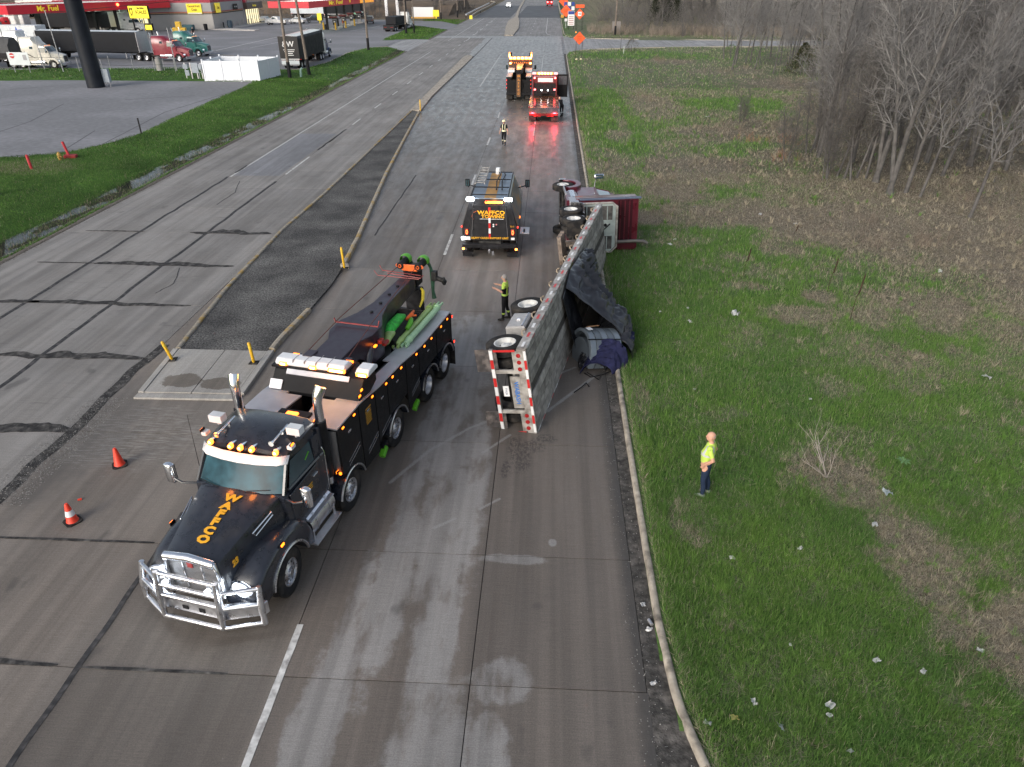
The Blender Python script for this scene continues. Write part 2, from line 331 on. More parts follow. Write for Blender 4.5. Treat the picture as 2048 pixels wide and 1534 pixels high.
# ---- concrete with damp patches
def NM(n, op, a, b=None, c=None, clamp=False):
    q = n.new('ShaderNodeMath'); q.operation = op; q.use_clamp = clamp; L = q.id_data.links
    for i, v in enumerate((a, b, c)):
        if v is None: continue
        if isinstance(v, (int, float)): q.inputs[i].default_value = v
        else: L.new(v, q.inputs[i])
    return q.outputs[0]
def concrete(name, dry, damp, kind):
    m = bpy.data.materials.new(name); m.use_nodes = True; n = m.node_tree.nodes; l = m.node_tree.links; b = n['Principled BSDF']
    P = n.new('ShaderNodeNewGeometry').outputs['Position']; sp = n.new('ShaderNodeSeparateXYZ'); l.new(P, sp.inputs[0]); X, Y = sp.outputs[0], sp.outputs[1]
    def noise(sc, sx=1, sy=1, det=5, rough=.55, off=(0,0,0), dist=0):
        mp = n.new('ShaderNodeMapping'); mp.inputs['Scale'].default_value = (sx, sy, 1); mp.inputs['Location'].default_value = off; l.new(P, mp.inputs[0])
        z = n.new('ShaderNodeTexNoise'); z.inputs['Scale'].default_value = sc; z.inputs['Detail'].default_value = det; z.inputs['Roughness'].default_value = rough; z.inputs['Distortion'].default_value = dist; l.new(mp.outputs[0], z.inputs[0]); return z.outputs[0]
    def ramp(v, a, c, lo=0, hi=1):
        r = n.new('ShaderNodeMapRange'); r.interpolation_type = 'SMOOTHSTEP'; r.inputs[1].default_value = a; r.inputs[2].default_value = c; r.inputs[3].default_value = lo; r.inputs[4].default_value = hi; l.new(v, r.inputs[0]); return r.outputs[0]
    def mixc(f, a, c, bt='MIX'):
        q = n.new('ShaderNodeMix'); q.data_type = 'RGBA'; q.blend_type = bt; q.clamp_factor = True
        for i, v in ((0, f), (6, a), (7, c)):
            if isinstance(v, tuple): q.inputs[i].default_value = (*v, 1)
            elif isinstance(v, (int, float)): q.inputs[i].default_value = v
            else: l.new(v, q.inputs[i])
        return q.outputs[2]
    oi = n.new('ShaderNodeObjectInfo').outputs['Random']
    big = noise(.35, 1, .3, 4); mid = noise(1.6, 1, .35, 6, .6); edge = noise(2.2, 1, .8, 8, .7); fine = noise(38, 1, 1, 5, .75); grit = noise(140, 1, 1, 2, .7)
    tine = noise(6, .35, 9, 3, .7); wob = NM(n, 'SUBTRACT', edge, .5)
    def ell(cx, cy, rx, ry, soft=.15):
        dx = NM(n, 'DIVIDE', NM(n, 'SUBTRACT', X, cx), rx); dy = NM(n, 'DIVIDE', NM(n, 'SUBTRACT', Y, cy), ry)
        d = NM(n, 'SQRT', NM(n, 'ADD', NM(n, 'MULTIPLY', dx, dx), NM(n, 'MULTIPLY', dy, dy)))
        return ramp(NM(n, 'ADD', d, NM(n, 'MULTIPLY', wob, 1.5)), 1-soft, 1+soft, 1, 0)
    if kind == 'right':
        # dry (pale) patches left on the damp lanes
        d = None
        for e in [(-3.75,5.6,.45,3.6),(-3.05,10.6,.42,2.6),(-2.1,12.3,.75,2.4),(-1.95,9.0,.42,2.6),(-1.75,6.0,.75,2.2),(-.62,8.25,.5,.5),(-.75,6.9,.34,.75),(-.55,11.35,.7,.14),(.3,11.9,.09,.12),(-3.6,8.2,.35,3),(-2.5,16.5,.8,2.5),(-1.6,14.3,.3,2.2),(-2.9,9.05,.09,.26),(-3.2,14.8,.28,2.4),(-2.6,21,1.3,3.0)]:
            v = ell(*e, .2); d = v if d is None else NM(n, 'MAXIMUM', d, v)
        dryf = NM(n, 'MULTIPLY', d, ramp(mid, .3, .5))
        farp = NM(n, 'MULTIPLY', ramp(Y, 75, 150), ramp(mid, .1, .9, .6, .9)); dryf = NM(n, 'MAXIMUM', dryf, farp)
        midp = NM(n, 'MULTIPLY', ramp(Y, 17, 26), ramp(noise(.7, 1, .18, 4, .55, (9, 3, 0)), .35, .75, 0, .55)); dryf = NM(n, 'MAXIMUM', dryf, midp)
    else:
        dryf = ramp(noise(.5, 1, .5, 6, .6), .38, .62, .35, 1)
        if kind == 'pad':
            dm = NM(n, 'MAXIMUM', ell(-11.2, 18.45, .7, .42, .05), ell(-10.0, 18.35, .62, .36, .05)); dryf = NM(n, 'SUBTRACT', 1, dm)
    c = mixc(dryf, damp, dry)
    # long wheel-path streaks and tyre dirt, along the lane
    st = noise(1.0, 2.6, .05, 4, .6, (3, 0, 0)); c = mixc(1, c, ramp(st, .35, .65, .84, 1.14), 'MULTIPLY')
    c = mixc(1, c, ramp(big, .3, .7, .88, 1.12), 'MULTIPLY')
    c = mixc(1, c, ramp(tine, .3, .7, .9, 1.09), 'MULTIPLY')
    c = mixc(1, c, ramp(fine, .3, .7, .8, 1.2), 'MULTIPLY'); c = mixc(1, c, ramp(grit, .3, .7, .82, 1.18), 'MULTIPLY')
    c = mixc(1, c, NM(n, 'ADD', NM(n, 'MULTIPLY', oi, .16), .92), 'MULTIPLY')
    # oil and rubber stains
    sp1 = ramp(noise(1.1, 1, .6, 3, .5, (5, 7, 0)), .66, .74, 0, .45); c = mixc(sp1, c, (.045, .042, .04))
    hst = ramp(noise(1.3, .45, 3.2, 6, .7, (4,9,0)), .56, .72, 0, .5 if kind == 'left' else .10); c = mixc(hst, c, (.07, .065, .06))
    # pale scrapes and spalls
    ch = ramp(noise(9, 1, 1, 2, .5, (11, 2, 0)), .77, .8, 0, .5); c = mixc(ch, c, (.3, .29, .28))
    if kind == 'right':
        gut = ramp(NM(n, 'ADD', X, NM(n, 'MULTIPLY', wob, .35)), 1.62, 1.95); c = mixc(NM(n, 'MULTIPLY', gut, .8), c, (.045, .043, .04))
        # gouges scraped by the overturned trailer
        def seg(x0, y0, x1, y1, w):
            L = math.hypot(x1-x0, y1-y0); ux, uy = (x1-x0)/L, (y1-y0)/L
            a = NM(n, 'SUBTRACT', X, x0); bq = NM(n, 'SUBTRACT', Y, y0)
            t = NM(n, 'ADD', NM(n, 'MULTIPLY', a, ux), NM(n, 'MULTIPLY', bq, uy)); t = NM(n, 'MINIMUM', NM(n, 'MAXIMUM', t, 0), L)
            ex = NM(n, 'SUBTRACT', a, NM(n, 'MULTIPLY', t, ux)); ey = NM(n, 'SUBTRACT', bq, NM(n, 'MULTIPLY', t, uy))
            d = NM(n, 'SQRT', NM(n, 'ADD', NM(n, 'MULTIPLY', ex, ex), NM(n, 'MULTIPLY', ey, ey)))
            return ramp(NM(n, 'ADD', d, NM(n, 'MULTIPLY', wob, w*1.6)), w*.35, w, 1, 0)
        g = None
        pts = [at(780,965), at(860,900), at(940,856), at(1000,832), at(1095,822), at(1190,752)]
        for i in range(len(pts)-1):
            v = seg(*pts[i], *pts[i+1], .075); g = v if g is None else NM(n, 'MAXIMUM', g, v)
        for a2, b2 in (((868,1056),(910,1037)),((966,905),(1020,870)),((960,1018),(998,998)),((1085,760),(1150,735))): g = NM(n, 'MAXIMUM', g, seg(*at(*a2), *at(*b2), .06))
        c = mixc(NM(n, 'MULTIPLY', g, ramp(fine, .38, .56, .2, .75)), c, (.3, .3, .29))
        oil = None
        for e in [(-.5,15.0,.25,.5),(-.3,15.6,.35,.3),(-.9,14.6,.12,.4),(.1,16.0,.3,.2),(-.7,15.5,.2,.6)]:
            v = ell(*e, .35); oil = v if oil is None else NM(n, 'MAXIMUM', oil, v)
        c = mixc(NM(n, 'MULTIPLY', oil, ramp(noise(7, 2, 1, 4, .8), .45, .55, 0, .7)), c, (.03, .028, .027))
        sh = ramp(noise(2.0, 1, .3, 5, .6, (1, 1, 0)), .35, .65); rg = NM(n, 'SUBTRACT', .60, NM(n, 'MULTIPLY', ramp(Y, 18, 70), .27))
        rg = NM(n, 'ADD', rg, NM(n, 'MULTIPLY', NM(n, 'SUBTRACT', sh, .5), .16)); rg = NM(n, 'ADD', rg, NM(n, 'MULTIPLY', dryf, .08)); l.new(rg, b.inputs['Roughness'])
    else:
        if kind == 'near':
            br = NM(n, 'MULTIPLY', ell(-11.3, 15.6, 2.0, 1.5, .3), ramp(noise(5, .4, 4, 5, .7, (2,2,0)), .48, .6)); c = mixc(NM(n, 'MULTIPLY', br, .7), c, (.3, .285, .26))
            gr = NM(n, 'MULTIPLY', ell(-12.5, 15.5, 1.1, 3.0, .3), ramp(fine, .4, .55)); c = mixc(NM(n, 'MULTIPLY', gr, .65), c, (.075, .072, .07))
        l.new(ramp(mid, .3, .7, .62, .8), b.inputs['Roughness'])
    l.new(c, b.inputs['Base Color'])
    bp = n.new('ShaderNodeBump'); bp.inputs['Strength'].default_value = .35; bp.inputs['Distance'].default_value = .012
    hh = NM(n, 'ADD', NM(n, 'MULTIPLY', tine, .6), NM(n, 'ADD', fine, NM(n, 'MULTIPLY', grit, .5))); l.new(hh, bp.inputs['Height']); l.new(bp.outputs[0], b.inputs['Normal'])
    b.inputs['Specular IOR Level'].default_value = .5
    return m
CR = concrete('damp_concrete', (.225,.216,.206), (.13,.112,.096), 'right')
CL = concrete('worn_concrete', (.23,.217,.203), (.17,.158,.145), 'left')
CN = concrete('brown_concrete', (.18,.158,.137), (.15,.128,.108), 'near')
CP = concrete('pale_concrete', (.33,.315,.29), (.155,.135,.112), 'pad')
base = mat('joint_filler', (.028,.027,.026), .9, var=.3, world=True)
asph = mat('lot_asphalt', (.175,.177,.187), .85, var=.2, nscale=2.2, bump=.5, bscale=30, col2=(.225,.225,.24), c2scale=.12, world=True)
patch = mat('asphalt_patch', (.035,.034,.034), .85, var=.5, nscale=6, bump=.9, bscale=14, col2=(.10,.095,.09), c2scale=3.5, world=True)
kerbm = mat('kerb_concrete', (.36,.32,.265), .85, var=.3, nscale=5, bump=.6, bscale=20, col2=(.17,.15,.125), c2scale=3.2, c2lo=.52, c2hi=.68, world=True)
kerby = mat('kerb_worn_yellow', (.28,.25,.2), .85, var=.3, nscale=7, bump=.6, bscale=20, col2=(.33,.22,.07), c2scale=2.2, c2lo=.5, c2hi=.62, world=True)
gravel = mat('island_tarmac', (.062,.061,.06), .9, var=.8, nscale=16, bump=1, bscale=16, col2=(.145,.142,.135), c2scale=.5, c2lo=.38, c2hi=.7, world=True)
paintw = mat('worn_white_paint', (.55,.55,.53), .6, var=.2, nscale=5, col2=(.3,.29,.28), c2scale=6, world=True)

# road beds (dark filler shows in the joints), slabs as pieces
def clipx(poly, y): return float(lx(poly, y))
kR = [(p[0], p[1]) for p in kerb_R if p[1] < 125]
road = build('road', G().box(-23.95, 2.32, -8, 162.6, -.3, -.022).box(2.3, 8, -8, 9.6, -.3, -.0225).box(2.32, 4.4, 121, 160, -.3, -.0225), base); tag(road, kind='structure')
bed2 = build('road_far', G().box(-23.95, 2.4, 162.6, 900, -.3, 0), concrete('far_concrete', (.235,.23,.225), (.185,.175,.165), 'left')); tag(bed2, kind='structure')
n_slab = 0
def slab(x0, x1, y0, y1, m, parent, gap=.009, poly=None):
    global n_slab; n_slab += 1
    g = G(); dz = random.uniform(-.0015, .0015)
    if poly: g.prism(poly, 'z', -.12, dz)
    else: g.box(x0+gap, x1-gap, y0+gap, y1-gap, -.12, dz)
    return build('slab', g, m, parent, smooth=0)
for i in range(len(JY)-1):
    y0, y1 = JY[i], JY[i+1]; ym = (y0+y1)/2; short = []
    for k in range(len(LX)-1):
        x0, x1 = LX[k], LX[k+1]
        if k >= 4:
            if k == 6 and y1 < 9.7:
                slab(x0, 2.0, y0, y1, CR, road); continue
            if k == 4 and y0 > 17.5:
                a0, a1 = clipx(med_R, max(17.6, y0)), clipx(med_R, y1)
                mm = [(a0+.02, y0+.009), (x1-.009, y0+.009), (x1-.009, y1-.009), (a1+.02, y1-.009)]
                slab(0, 0, 0, 0, CR, road, poly=mm)
            else: slab(x0, x1, y0, y1, CR, road)
        elif k == 3:
            if y0 < 17: slab(x0, x1, y0, min(y1, 17.45), CN, road)
        else:
            slab(x0, x1, y0, y1, CL, road)
    if n_slab > 285: pass
# the far end of the slabs runs on as one plain sheet
fs = JY[-1]
build('far_lanes', G().box(-23.9, -13.4, fs, 162.6, -.12, 0).box(-12.1, 1.98, fs, 162.6, -.12, 0), [MATS.get('x') or CR], road)
# the median opening between 15.7 and the nose
build('opening_slab', G().box(-13.09, -8.41, 15.72, 17.5, -.12, .001), CN, road)
build('nose_surround', G().box(-13.09,-8.41,17.51,20.35,-.12,-.003), CN, road)
build('edge_strip', G().box(-13.09,-12.2,20.36,69,-.12,-.004), CN, road)
build('edge_strip', G().box(1.985,2.33,124.9,162.6,-.12,.001), CR, road)
build('edge_strip', G().box(-12.19,-8.41,20.36,69,-.12,-.006), CR, road)
# turning bay behind the narrow median (121..163)
build('bay_sheet', G().box(-13.4, -12.1, 120.5, 162.6, -.12, .0005), CR, road)
# gutter strip along the right kerb and the corner apron
gut = mat('gutter_dirt', (.06,.057,.053), .9, var=.5, nscale=8, bump=.8, bscale=25, col2=(.12,.11,.10), c2scale=2.5, world=True)
gp = [(1.985, -4), (1.985, 9.5), (1.985, 60), (1.985, 125)]; gq = [(p[0], p[1]) for p in kR]
poly = gp+[(q[0]+.0, q[1]) for q in reversed(kR)]
g = G().prism(poly, 'z', -.12, .001); tag(build('gutter', g, gut), kind='structure')
# cross street on the right, driveway aprons
csm = concrete('pale_street_concrete', (.3,.3,.3), (.24,.235,.23), 'left')
cs = [(2.31,123.2)]+[p for p in kerb_R[11:]]+[(200,160),(400,190),(400,205),(200,172)]+kerb_R2[:6]+[(2.32,165)]
tag(build('cross_street', G().prism(cs, 'z', -.2, .004), csm), kind='structure')
# yellow centre stripes are worn away; the kerbs as separate stones
def kerb(name, pts, w, h, m, gaps=(), L=3.0, side=1, skip=lambda p: False):
    root = tag(build(name, G().box(0,.01,0,.01,-.2,-.19), base), kind='structure')
    d = [0]; 
    for i in range(1, len(pts)): d.append(d[-1]+math.dist(pts[i-1], pts[i]))
    def P(t): return (float(np.interp(t, d, [p[0] for p in pts])), float(np.interp(t, d, [p[1] for p in pts])))
    t = 0
    while t < d[-1]-.1:
        e = min(d[-1], t+L); a = P(t)
        if not skip(a):
            n = max(2, int((e-t)/.5)+1) if L < 4 else 3; secs = []
            for k in range(n):
                tt = t+.008+(e-t-.016)*k/(n-1); p = P(tt); q = P(tt+.05); r = P(tt-.05); dx, dy = q[0]-r[0], q[1]-r[1]; l_ = math.hypot(dx, dy) or 1
                nx_, ny_ = -dy/l_*side, dx/l_*side; j = random.uniform(-.006, .006)
                def O(o, z): return (p[0]+nx_*(o+j), p[1]+ny_*(o+j), z)
                secs.append([O(0,-.2), O(0,h*.6), O(.03,h*.95), O(w*.5,h), O(w-.02,h*.98), O(w,h*.8), O(w,-.2)])
            build('kerb_stone', G().loft(secs), m, root, smooth=50)
        t = e
        if t > 60: L = 9
    return root
kerb('kerb', kerb_R[:11], .14, .125, kerbm, side=-1)
kerb('kerb', kerb_R[10:], .17, .12, kerbm, side=-1, L=9)
kerb('kerb', kerb_R2, .17, .12, kerbm, side=-1, L=9)
med_Lk = med_L[1:]; med_Rk = [p for p in med_R if p[1] > 20.4]
kerb('kerb', med_L[1:6], .18, .13, kerby, side=-1)
kerb('kerb', [(-9.07,20.7)]+med_R[2:4], .2, .14, kerby, side=1)
kerb('kerb', [(-8.7,28.6)]+med_R[6:11], .2, .14, kerby, side=1)
# median: tarmac island, concrete nose, narrow raised concrete median beyond
isl = [(p[0]+.1, p[1]) for p in med_L[1:6]]+[(-12.05, 68.5)]+[(p[0]-.08, p[1]) for p in reversed(med_R[2:11])]+[(-9.2,20.65)]
gi = G().prism(isl, 'z', -.2, .07); tag(build('median_island', gi, gravel), kind='structure')
nose = tag(build('median_nose', G().box(-11,-10.99,18,18.01,-.2,-.19), base), kind='structure')
for pl in ([(-12.05,17.75),(-10.62,17.78),(-10.72,20.58),(-12.3,20.58)], [(-10.6,17.78),(-9.22,17.8),(-9.28,20.58),(-10.70,20.58)]): build('nose_slab', G().prism(pl, 'z', -.1, .085), CP, nose, bevel=.01)
build('nose_kerb', G().prism([(-12.25,17.45),(-9.05,17.5),(-9.05,17.78),(-12.25,17.73)], 'z', -.1, .06), CP, nose, bevel=.02)
build('nose_kerb', G().prism([(-12.25,17.75),(-12.07,17.75),(-12.32,20.58),(-12.5,20.58)], 'z', -.1, .10), CP, nose, bevel=.02)
build('nose_kerb', G().prism([(-9.2,17.8),(-9.0,17.8),(-9.06,20.62),(-9.26,20.58)], 'z', -.1, .11), CP, nose, bevel=.02)
nm = [(-12.98,69),(-13.1,78),(-13.5,118),(-13.3,120.5),(-12.4,120.5),(-12.05,118),(-12.28,78),(-12.0,69)]
tag(build('narrow_median', G().prism(nm, 'z', -.2, .15), kerbm, bevel=.03), kind='structure')
nm2 = [(-9.9,163.5),(-8.1,163.5),(-7.9,185),(-8.9,215),(-10.3,238),(-12.1,300),(-14.2,420),(-15,420),(-12.9,300),(-11.2,238),(-12.0,215),(-11.2,190)]
tag(build('narrow_median', G().prism(nm2, 'z', -.2, .2), kerbm), kind='structure')
# bridge deck far off: darker surfacing and its parapets
bd = mat('bridge_asphalt', (.07,.07,.073), .55, var=.2, nscale=.3, world=True)
tag(build('bridge_surface', G().box(-23.6, -12.6, 236, 330, -.05, .02).box(-10.6, 2.3, 236, 330, -.05, .02), bd), kind='structure')
# ---- patches, cracks
def ragged(pts_top, pts_bot): return pts_top+pts_bot[::-1]
def strip(name, x0, x1, y, w, seed, z=.006, parent=road, m=patch):
    n = max(6, int((x1-x0)/.12)); r = random.Random(seed); top = []; bot = []
    for k in range(n+1):
        x = x0+(x1-x0)*k/n; e = math.sin(PI*min(1, max(0, k/n)))**.4; wv = float(vnoise(x*1.3, seed, 3)); w2 = float(vnoise(x*5, seed, 8))
        top.append((x, y+w*e*(.12+.9*wv*(.6+.6*w2))+.015)); bot.append((x, y-w*e*(.08+.35*(1-wv)*(.5+w2))-.015))
    return build(name, G().prism(ragged(top, bot), 'z', z-.004, z+.006), m, parent, smooth=0)
for (x0, x1, y, w, s) in [(-19.9,-13.6,28.55,.5,1),(-20.1,-13.6,24.3,.35,2),(-17.6,-13.5,33.0,.6,3),(-18.6,-13.2,20.0,.5,4),(-16.8,-13.0,15.7,.55,5),(-22.9,-19.9,33.0,.12,6),(-22.5,-19.9,28.6,.12,7),(-21.5,-19.6,24.3,.3,8),(-8.35,-5.6,8.17,.04,9),(-13,-8.8,8.2,.10,10),(-13,-8.6,11.44,.06,11)]:
    strip('asphalt_patch', x0, x1, y, w, s)
def vstrip(x, y0, y1, w, seed, z=.008, m=patch):
    n = max(8, int((y1-y0)/.25)); a = []; b = []
    for k in range(n+1):
        y = y0+(y1-y0)*k/n; v = float(vnoise(y*1.2, seed, 5)); a.append((x-w*(.4+.8*v), y)); b.append((x+w*(.35+.8*(1-v)), y))
    build('crack_seal', G().prism(a+b[::-1], 'z', z-.004, z), m, road, smooth=0)
seal = mat('crack_sealant', (.04,.04,.042), .75, var=.4, world=True, col2=(.085,.08,.08), c2scale=5)
vstrip(-20.15, 22, 44, .10, 1, m=seal); vstrip(-16.75, 12, 43, .10, 2, m=seal); vstrip(-8.4, 2.5, 12.5, .07, 3, m=seal); vstrip(-13.1, 8, 21, .22, 4); vstrip(-16.75, 52, 60, .10, 6, m=seal); vstrip(-20.1, 45, 47, .1, 6, m=seal); vstrip(-8.4, 33, 45, .05, 8, m=seal)
def wiggle(pts, w, m=seal, name='crack'):
    a = []; b = []
    for i in range(len(pts)-1):
        for k in range(6):
            t = k/6; x = pts[i][0]*(1-t)+pts[i+1][0]*t; y = pts[i][1]*(1-t)+pts[i+1][1]*t; j = .06*(random.random()-.5); a.append((x+j-w, y)); b.append((x+j+w, y))
    build(name, G().prism(a+b[::-1], 'z', .004, .008), m, road, smooth=0)
wiggle([(-15.9,28.2),(-15.3,26.5),(-15.6,25.2)], .02); wiggle([at(480,362), at(470,385), at(425,415)], .02)
tag(build('asphalt_surface', G().prism([(-20.0,44.3),(-17,44.4),(-17,58),(-20.0,58)], 'z', -.01, .003), concrete('grey_overlay', (.19,.19,.2), (.165,.165,.17), 'left')), kind='structure')
# ---- paint
mk = tag(build('lane_marking', G().box(0,.01,0,.01,-.2,-.19), base), kind='structure')
def dash(x, y0, y1, w=.11, z=.008, m=paintw):
    n = 6; g = G(); a = []; b = []
    for k in range(n+1):
        y = y0+(y1-y0)*k/n; a.append((x-w/2+random.uniform(-.006,.006), y)); b.append((x+w/2+random.uniform(-.006,.006), y))
    build('dash', g.prism(a+b[::-1], 'z', z-.004, z), m, mk, smooth=0)
for k in range(26):
    y = 6.45+12.0*k if k < 4 else 54.4+11.6*(k-4); dash(-4.62+(.0), y, y+2.9, .13)
for k in range(24): 
    y = 44.8+8.6*k; dash(-16.72, y, y+2.9 if k != 0 else y+5, .13)
for a, b in ((44, 66), (66.2, 128), (150, 232), (240, 420)): dash(-20.0, a, b, .12)
for a, b in ((58, 61.5), (63, 90), (90, 121), ): dash(-1.25, a, b, .11)
for a, b in ((86, 125), ): dash(-8.05, a, b, .14)
for a, b in ((176, 290), ): dash(-1.35, a, b, .14)
for k in range(5): dash(-16.5+0, 150+k*15, 158+k*15, .14)
def arcline(pts, w=.12):
    a = []; b = []
    for i, p in enumerate(pts):
        q = pts[min(i+1, len(pts)-1)]; r = pts[max(i-1, 0)]; dx, dy = q[0]-r[0], q[1]-r[1]; L = math.hypot(dx, dy); a.append((p[0]-dy/L*w/2, p[1]+dx/L*w/2)); b.append((p[0]+dy/L*w/2, p[1]-dx/L*w/2))
    build('edge_line', G().prism(a+b[::-1], 'z', .006, .010), paintw, mk, smooth=0)
arcline([(-1.25,121),(-1.1,123.2),(-.7,125),(.2,127),(1.2,128.4),(2.2,129.3)]); arcline([(-1.35,176),(-1.1,170),(-.5,166.6),(.6,163.8),(2.2,162.3)])
# ---- truck-stop paving
l1 = tag(build('parking_lot', G().prism(lot1, 'z', -.1, .03), asph), kind='structure')
l2 = tag(build('truck_stop_paving', G().prism(lot2, 'z', -.1, .0), asph), kind='structure')
apr = [(-23.9,128.2),(-25.7,130.9),(-29,137.4),(-29,150),(-27,153.6),(-23.9,152.4)]
tag(build('driveway_apron', G().prism(apr, 'z', -.1, .012), csm), kind='structure')
kerb('kerb', [(-35.8,100.4),(-33.5,100.3),(-32.3,110.5),(-33.1,125.6),(-31.6,134.3),(-29.1,137.1)], .3, .06, kerbm, side=1, L=9)
def flatline(name, p, q, w, m, parent, z):
    (x0, y0), (x1, y1) = at(*p), at(*q); L = math.hypot(x1-x0, y1-y0); nx_, ny_ = -(y1-y0)/L*w/2, (x1-x0)/L*w/2; build(name, G().prism([(x0+nx_,y0+ny_),(x1+nx_,y1+ny_),(x1-nx_,y1-ny_),(x0-nx_,y0-ny_)], 'z', z-.004, z), m, parent, smooth=0)
for p, q, w in (((432,101),(587,67),.22),((500,96),(560,84),.15),((560,57),(640,48),.2),((700,62),(760,52),.2)): flatline('bay_line', p, q, w, paintw, l2, .006)
flatline('bay_line', (405,108), (467,111), .3, mat('faded_yellow_line', (.4,.33,.2), .8, var=.3), l2, .006)
for p, q in (((0,264),(60,244)),((60,244),(128,208)),((0,213),(50,206)),((130,300),(190,262)),((200,292),(330,225)),((330,225),(470,182)),((20,180),(110,172)),((250,200),(390,192))): flatline('lot_crack', p, q, .10, mat('lot_crack_tar', (.09,.09,.095), .85, var=.3), l1, .036)
for p, q in (((640,130),(700,112)),((588,60),(640,75)),((760,92),(800,88)),((735,108),(790,84))): flatline('lot_crack', p, q, .12, MATS['lot_crack_tar'], l2, .007)
# water in the ditch
wat = bpy.data.materials.new('ditch_water'); wat.use_nodes = True; b = wat.node_tree.nodes['Principled BSDF']; b.inputs['Base Color'].default_value = (.03,.03,.026,1); b.inputs['Roughness'].default_value = .04; b.inputs['IOR'].default_value = 1.33
nz = wat.node_tree.nodes.new('ShaderNodeTexNoise'); nz.inputs['Scale'].default_value = 3; bp = wat.node_tree.nodes.new('ShaderNodeBump'); bp.inputs['Strength'].default_value = .05; wat.node_tree.links.new(nz.outputs[0], bp.inputs['Height']); wat.node_tree.links.new(bp.outputs[0], b.inputs['Normal'])
g = G().sheet([(-26.6,24),(-24.7,24),(-24.7,122),(-26.6,122)], -.288)
tag(build('water', g, wat), kind='structure')
# ================================================================ WHEELS
def tyre_mesh(R_, w, name='tyre', n=36):
    g = G(); h = w/2; ri = R_*.56
    pr = [(ri,-h*.8),(R_*.62,-h*.95),(R_*.8,-h),(R_*.93,-h*.93),(R_*.985,-h*.78)]
    for k in range(-2, 3):
        c = k*h*.3; 
        pr += [(R_, c-h*.11), (R_, c+h*.08), (R_*.975, c+h*.09), (R_*.975, c+h*.12)] if k < 2 else [(R_, c-h*.11), (R_, c+h*.12)]
    pr += [(R_*.985,h*.78),(R_*.93,h*.93),(R_*.8,h),(R_*.62,h*.95),(ri,h*.8),(ri*.96,h*.5),(ri*.96,-h*.5),(ri,-h*.8)]
    g.lathe(pr, n, 0, 'y'); o = build(name, g, rubber, smooth=35); me = o.data; bpy.data.objects.remove(o); return me
def rim_mesh(R_, w, style, m, n=28):
    g = G(); h = w/2; r = R_*.575
    if style == 'steer':       # convex disc, ring of hand holes, proud hub
        g.lathe([(r,-h*.7),(r,h*.82),(r*.97,h*.86),(r*.9,h*.8),(r*.86,h*.45),(r*.78,h*.42),(r*.62,h*.62),(r*.46,h*.74),(r*.44,h*.78),(r*.3,h*.78),(r*.28,h*1.02),(r*.16,h*1.08),(.001,h*1.1)], n, 0, 'y')
        for k in range(10):
            a = 2*PI*k/10; g.lathe([(.001, h*.56), (r*.085, h*.57)], 8, 1, 'y', (math.cos(a)*r*.7, .008, math.sin(a)*r*.7))
            g.cyl((math.cos(a+.3)*r*.38, h*.76, math.sin(a+.3)*r*.38), (math.cos(a+.3)*r*.38, h*.93, math.sin(a+.3)*r*.38), r*.045, n=6)
    elif style == 'drive':                      # deep dish of a dual wheel
        g.lathe([(r,-h*.7),(r,h*.85),(r*.97,h*.88),(r*.9,h*.82),(r*.84,h*.2),(r*.8,-h*.35),(r*.6,-h*.5),(r*.5,-h*.45),(r*.46,-h*.3),(r*.4,-h*.3),(r*.38,h*.3),(r*.3,h*.4),(.001,h*.42)], n, 0, 'y')
        for k in range(10):
            a = 2*PI*k/10; g.cyl((math.cos(a)*r*.52, -h*.45, math.sin(a)*r*.52), (math.cos(a)*r*.52, -h*.2, math.sin(a)*r*.52), r*.04, n=6)
            g.lathe([(.001, -h*.4), (r*.08, -h*.39)], 8, 1, 'y', (math.cos(a+.3)*r*.68, .01, math.sin(a+.3)*r*.68))
    else:                                       # plain car alloy
        g.lathe([(r*1.1,-h*.7),(r*1.1,h*.75),(r,h*.8),(r*.95,h*.5),(r*.3,h*.62),(.001,h*.66)], n, 0, 'y')
        for k in range(5):
            a = 2*PI*k/5; g.cbox((math.cos(a)*r*.62, h*.6, math.sin(a)*r*.62), (r*.3, .02, r*.3), 1, (0, -a, 0))
    o = build('wheel', g, [m, dark], smooth=35); me = o.data; bpy.data.objects.remove(o); return me
TY = tyre_mesh(.52, .30); TYN = tyre_mesh(.5, .27)
RIMS = rim_mesh(.52, .30, 'steer', polish); RIMD = rim_mesh(.52, .30, 'drive', polish); RIMW = rim_mesh(.5, .27, 'drive', mat('white_wheel_paint', (.62,.62,.6), .5, var=.25)); RIMSW = rim_mesh(.5, .27, 'steer', MATS['white_wheel_paint'])
TYC = tyre_mesh(.36, .22, n=24); RIMC = rim_mesh(.36, .22, 'car', alu, 20)
def wheel(parent, u, v, r=.52, style='steer', tm=None, rm=None, dual=False, sc=1):
    out = 0 if v > 0 else PI
    w = child('wheel', rm or {'steer': RIMS, 'drive': RIMD}[style], parent, (u, v, r), (0, random.uniform(0, 3), out), (sc, 1, sc))
    child('tyre', tm or TY, w)
    if dual: t = child('tyre', tm or TY, w, (0, -.33, 0))
    return w
def marker(parent, u, v, z, d=(.09,.035,.05), m=amber, name='marker_lamp', rot=(0,0,0)):
    g = G().cbox((0,0,0), (d[0]*1.5, d[1]*.6, d[2]*1.6), 1).cbox((0, (d[1]*.4 if v > 0 else -d[1]*.4), 0), d, 0)
    return build(name, g, [m, dark], parent, bevel=.008, loc=(u, v, z), rot=rot)
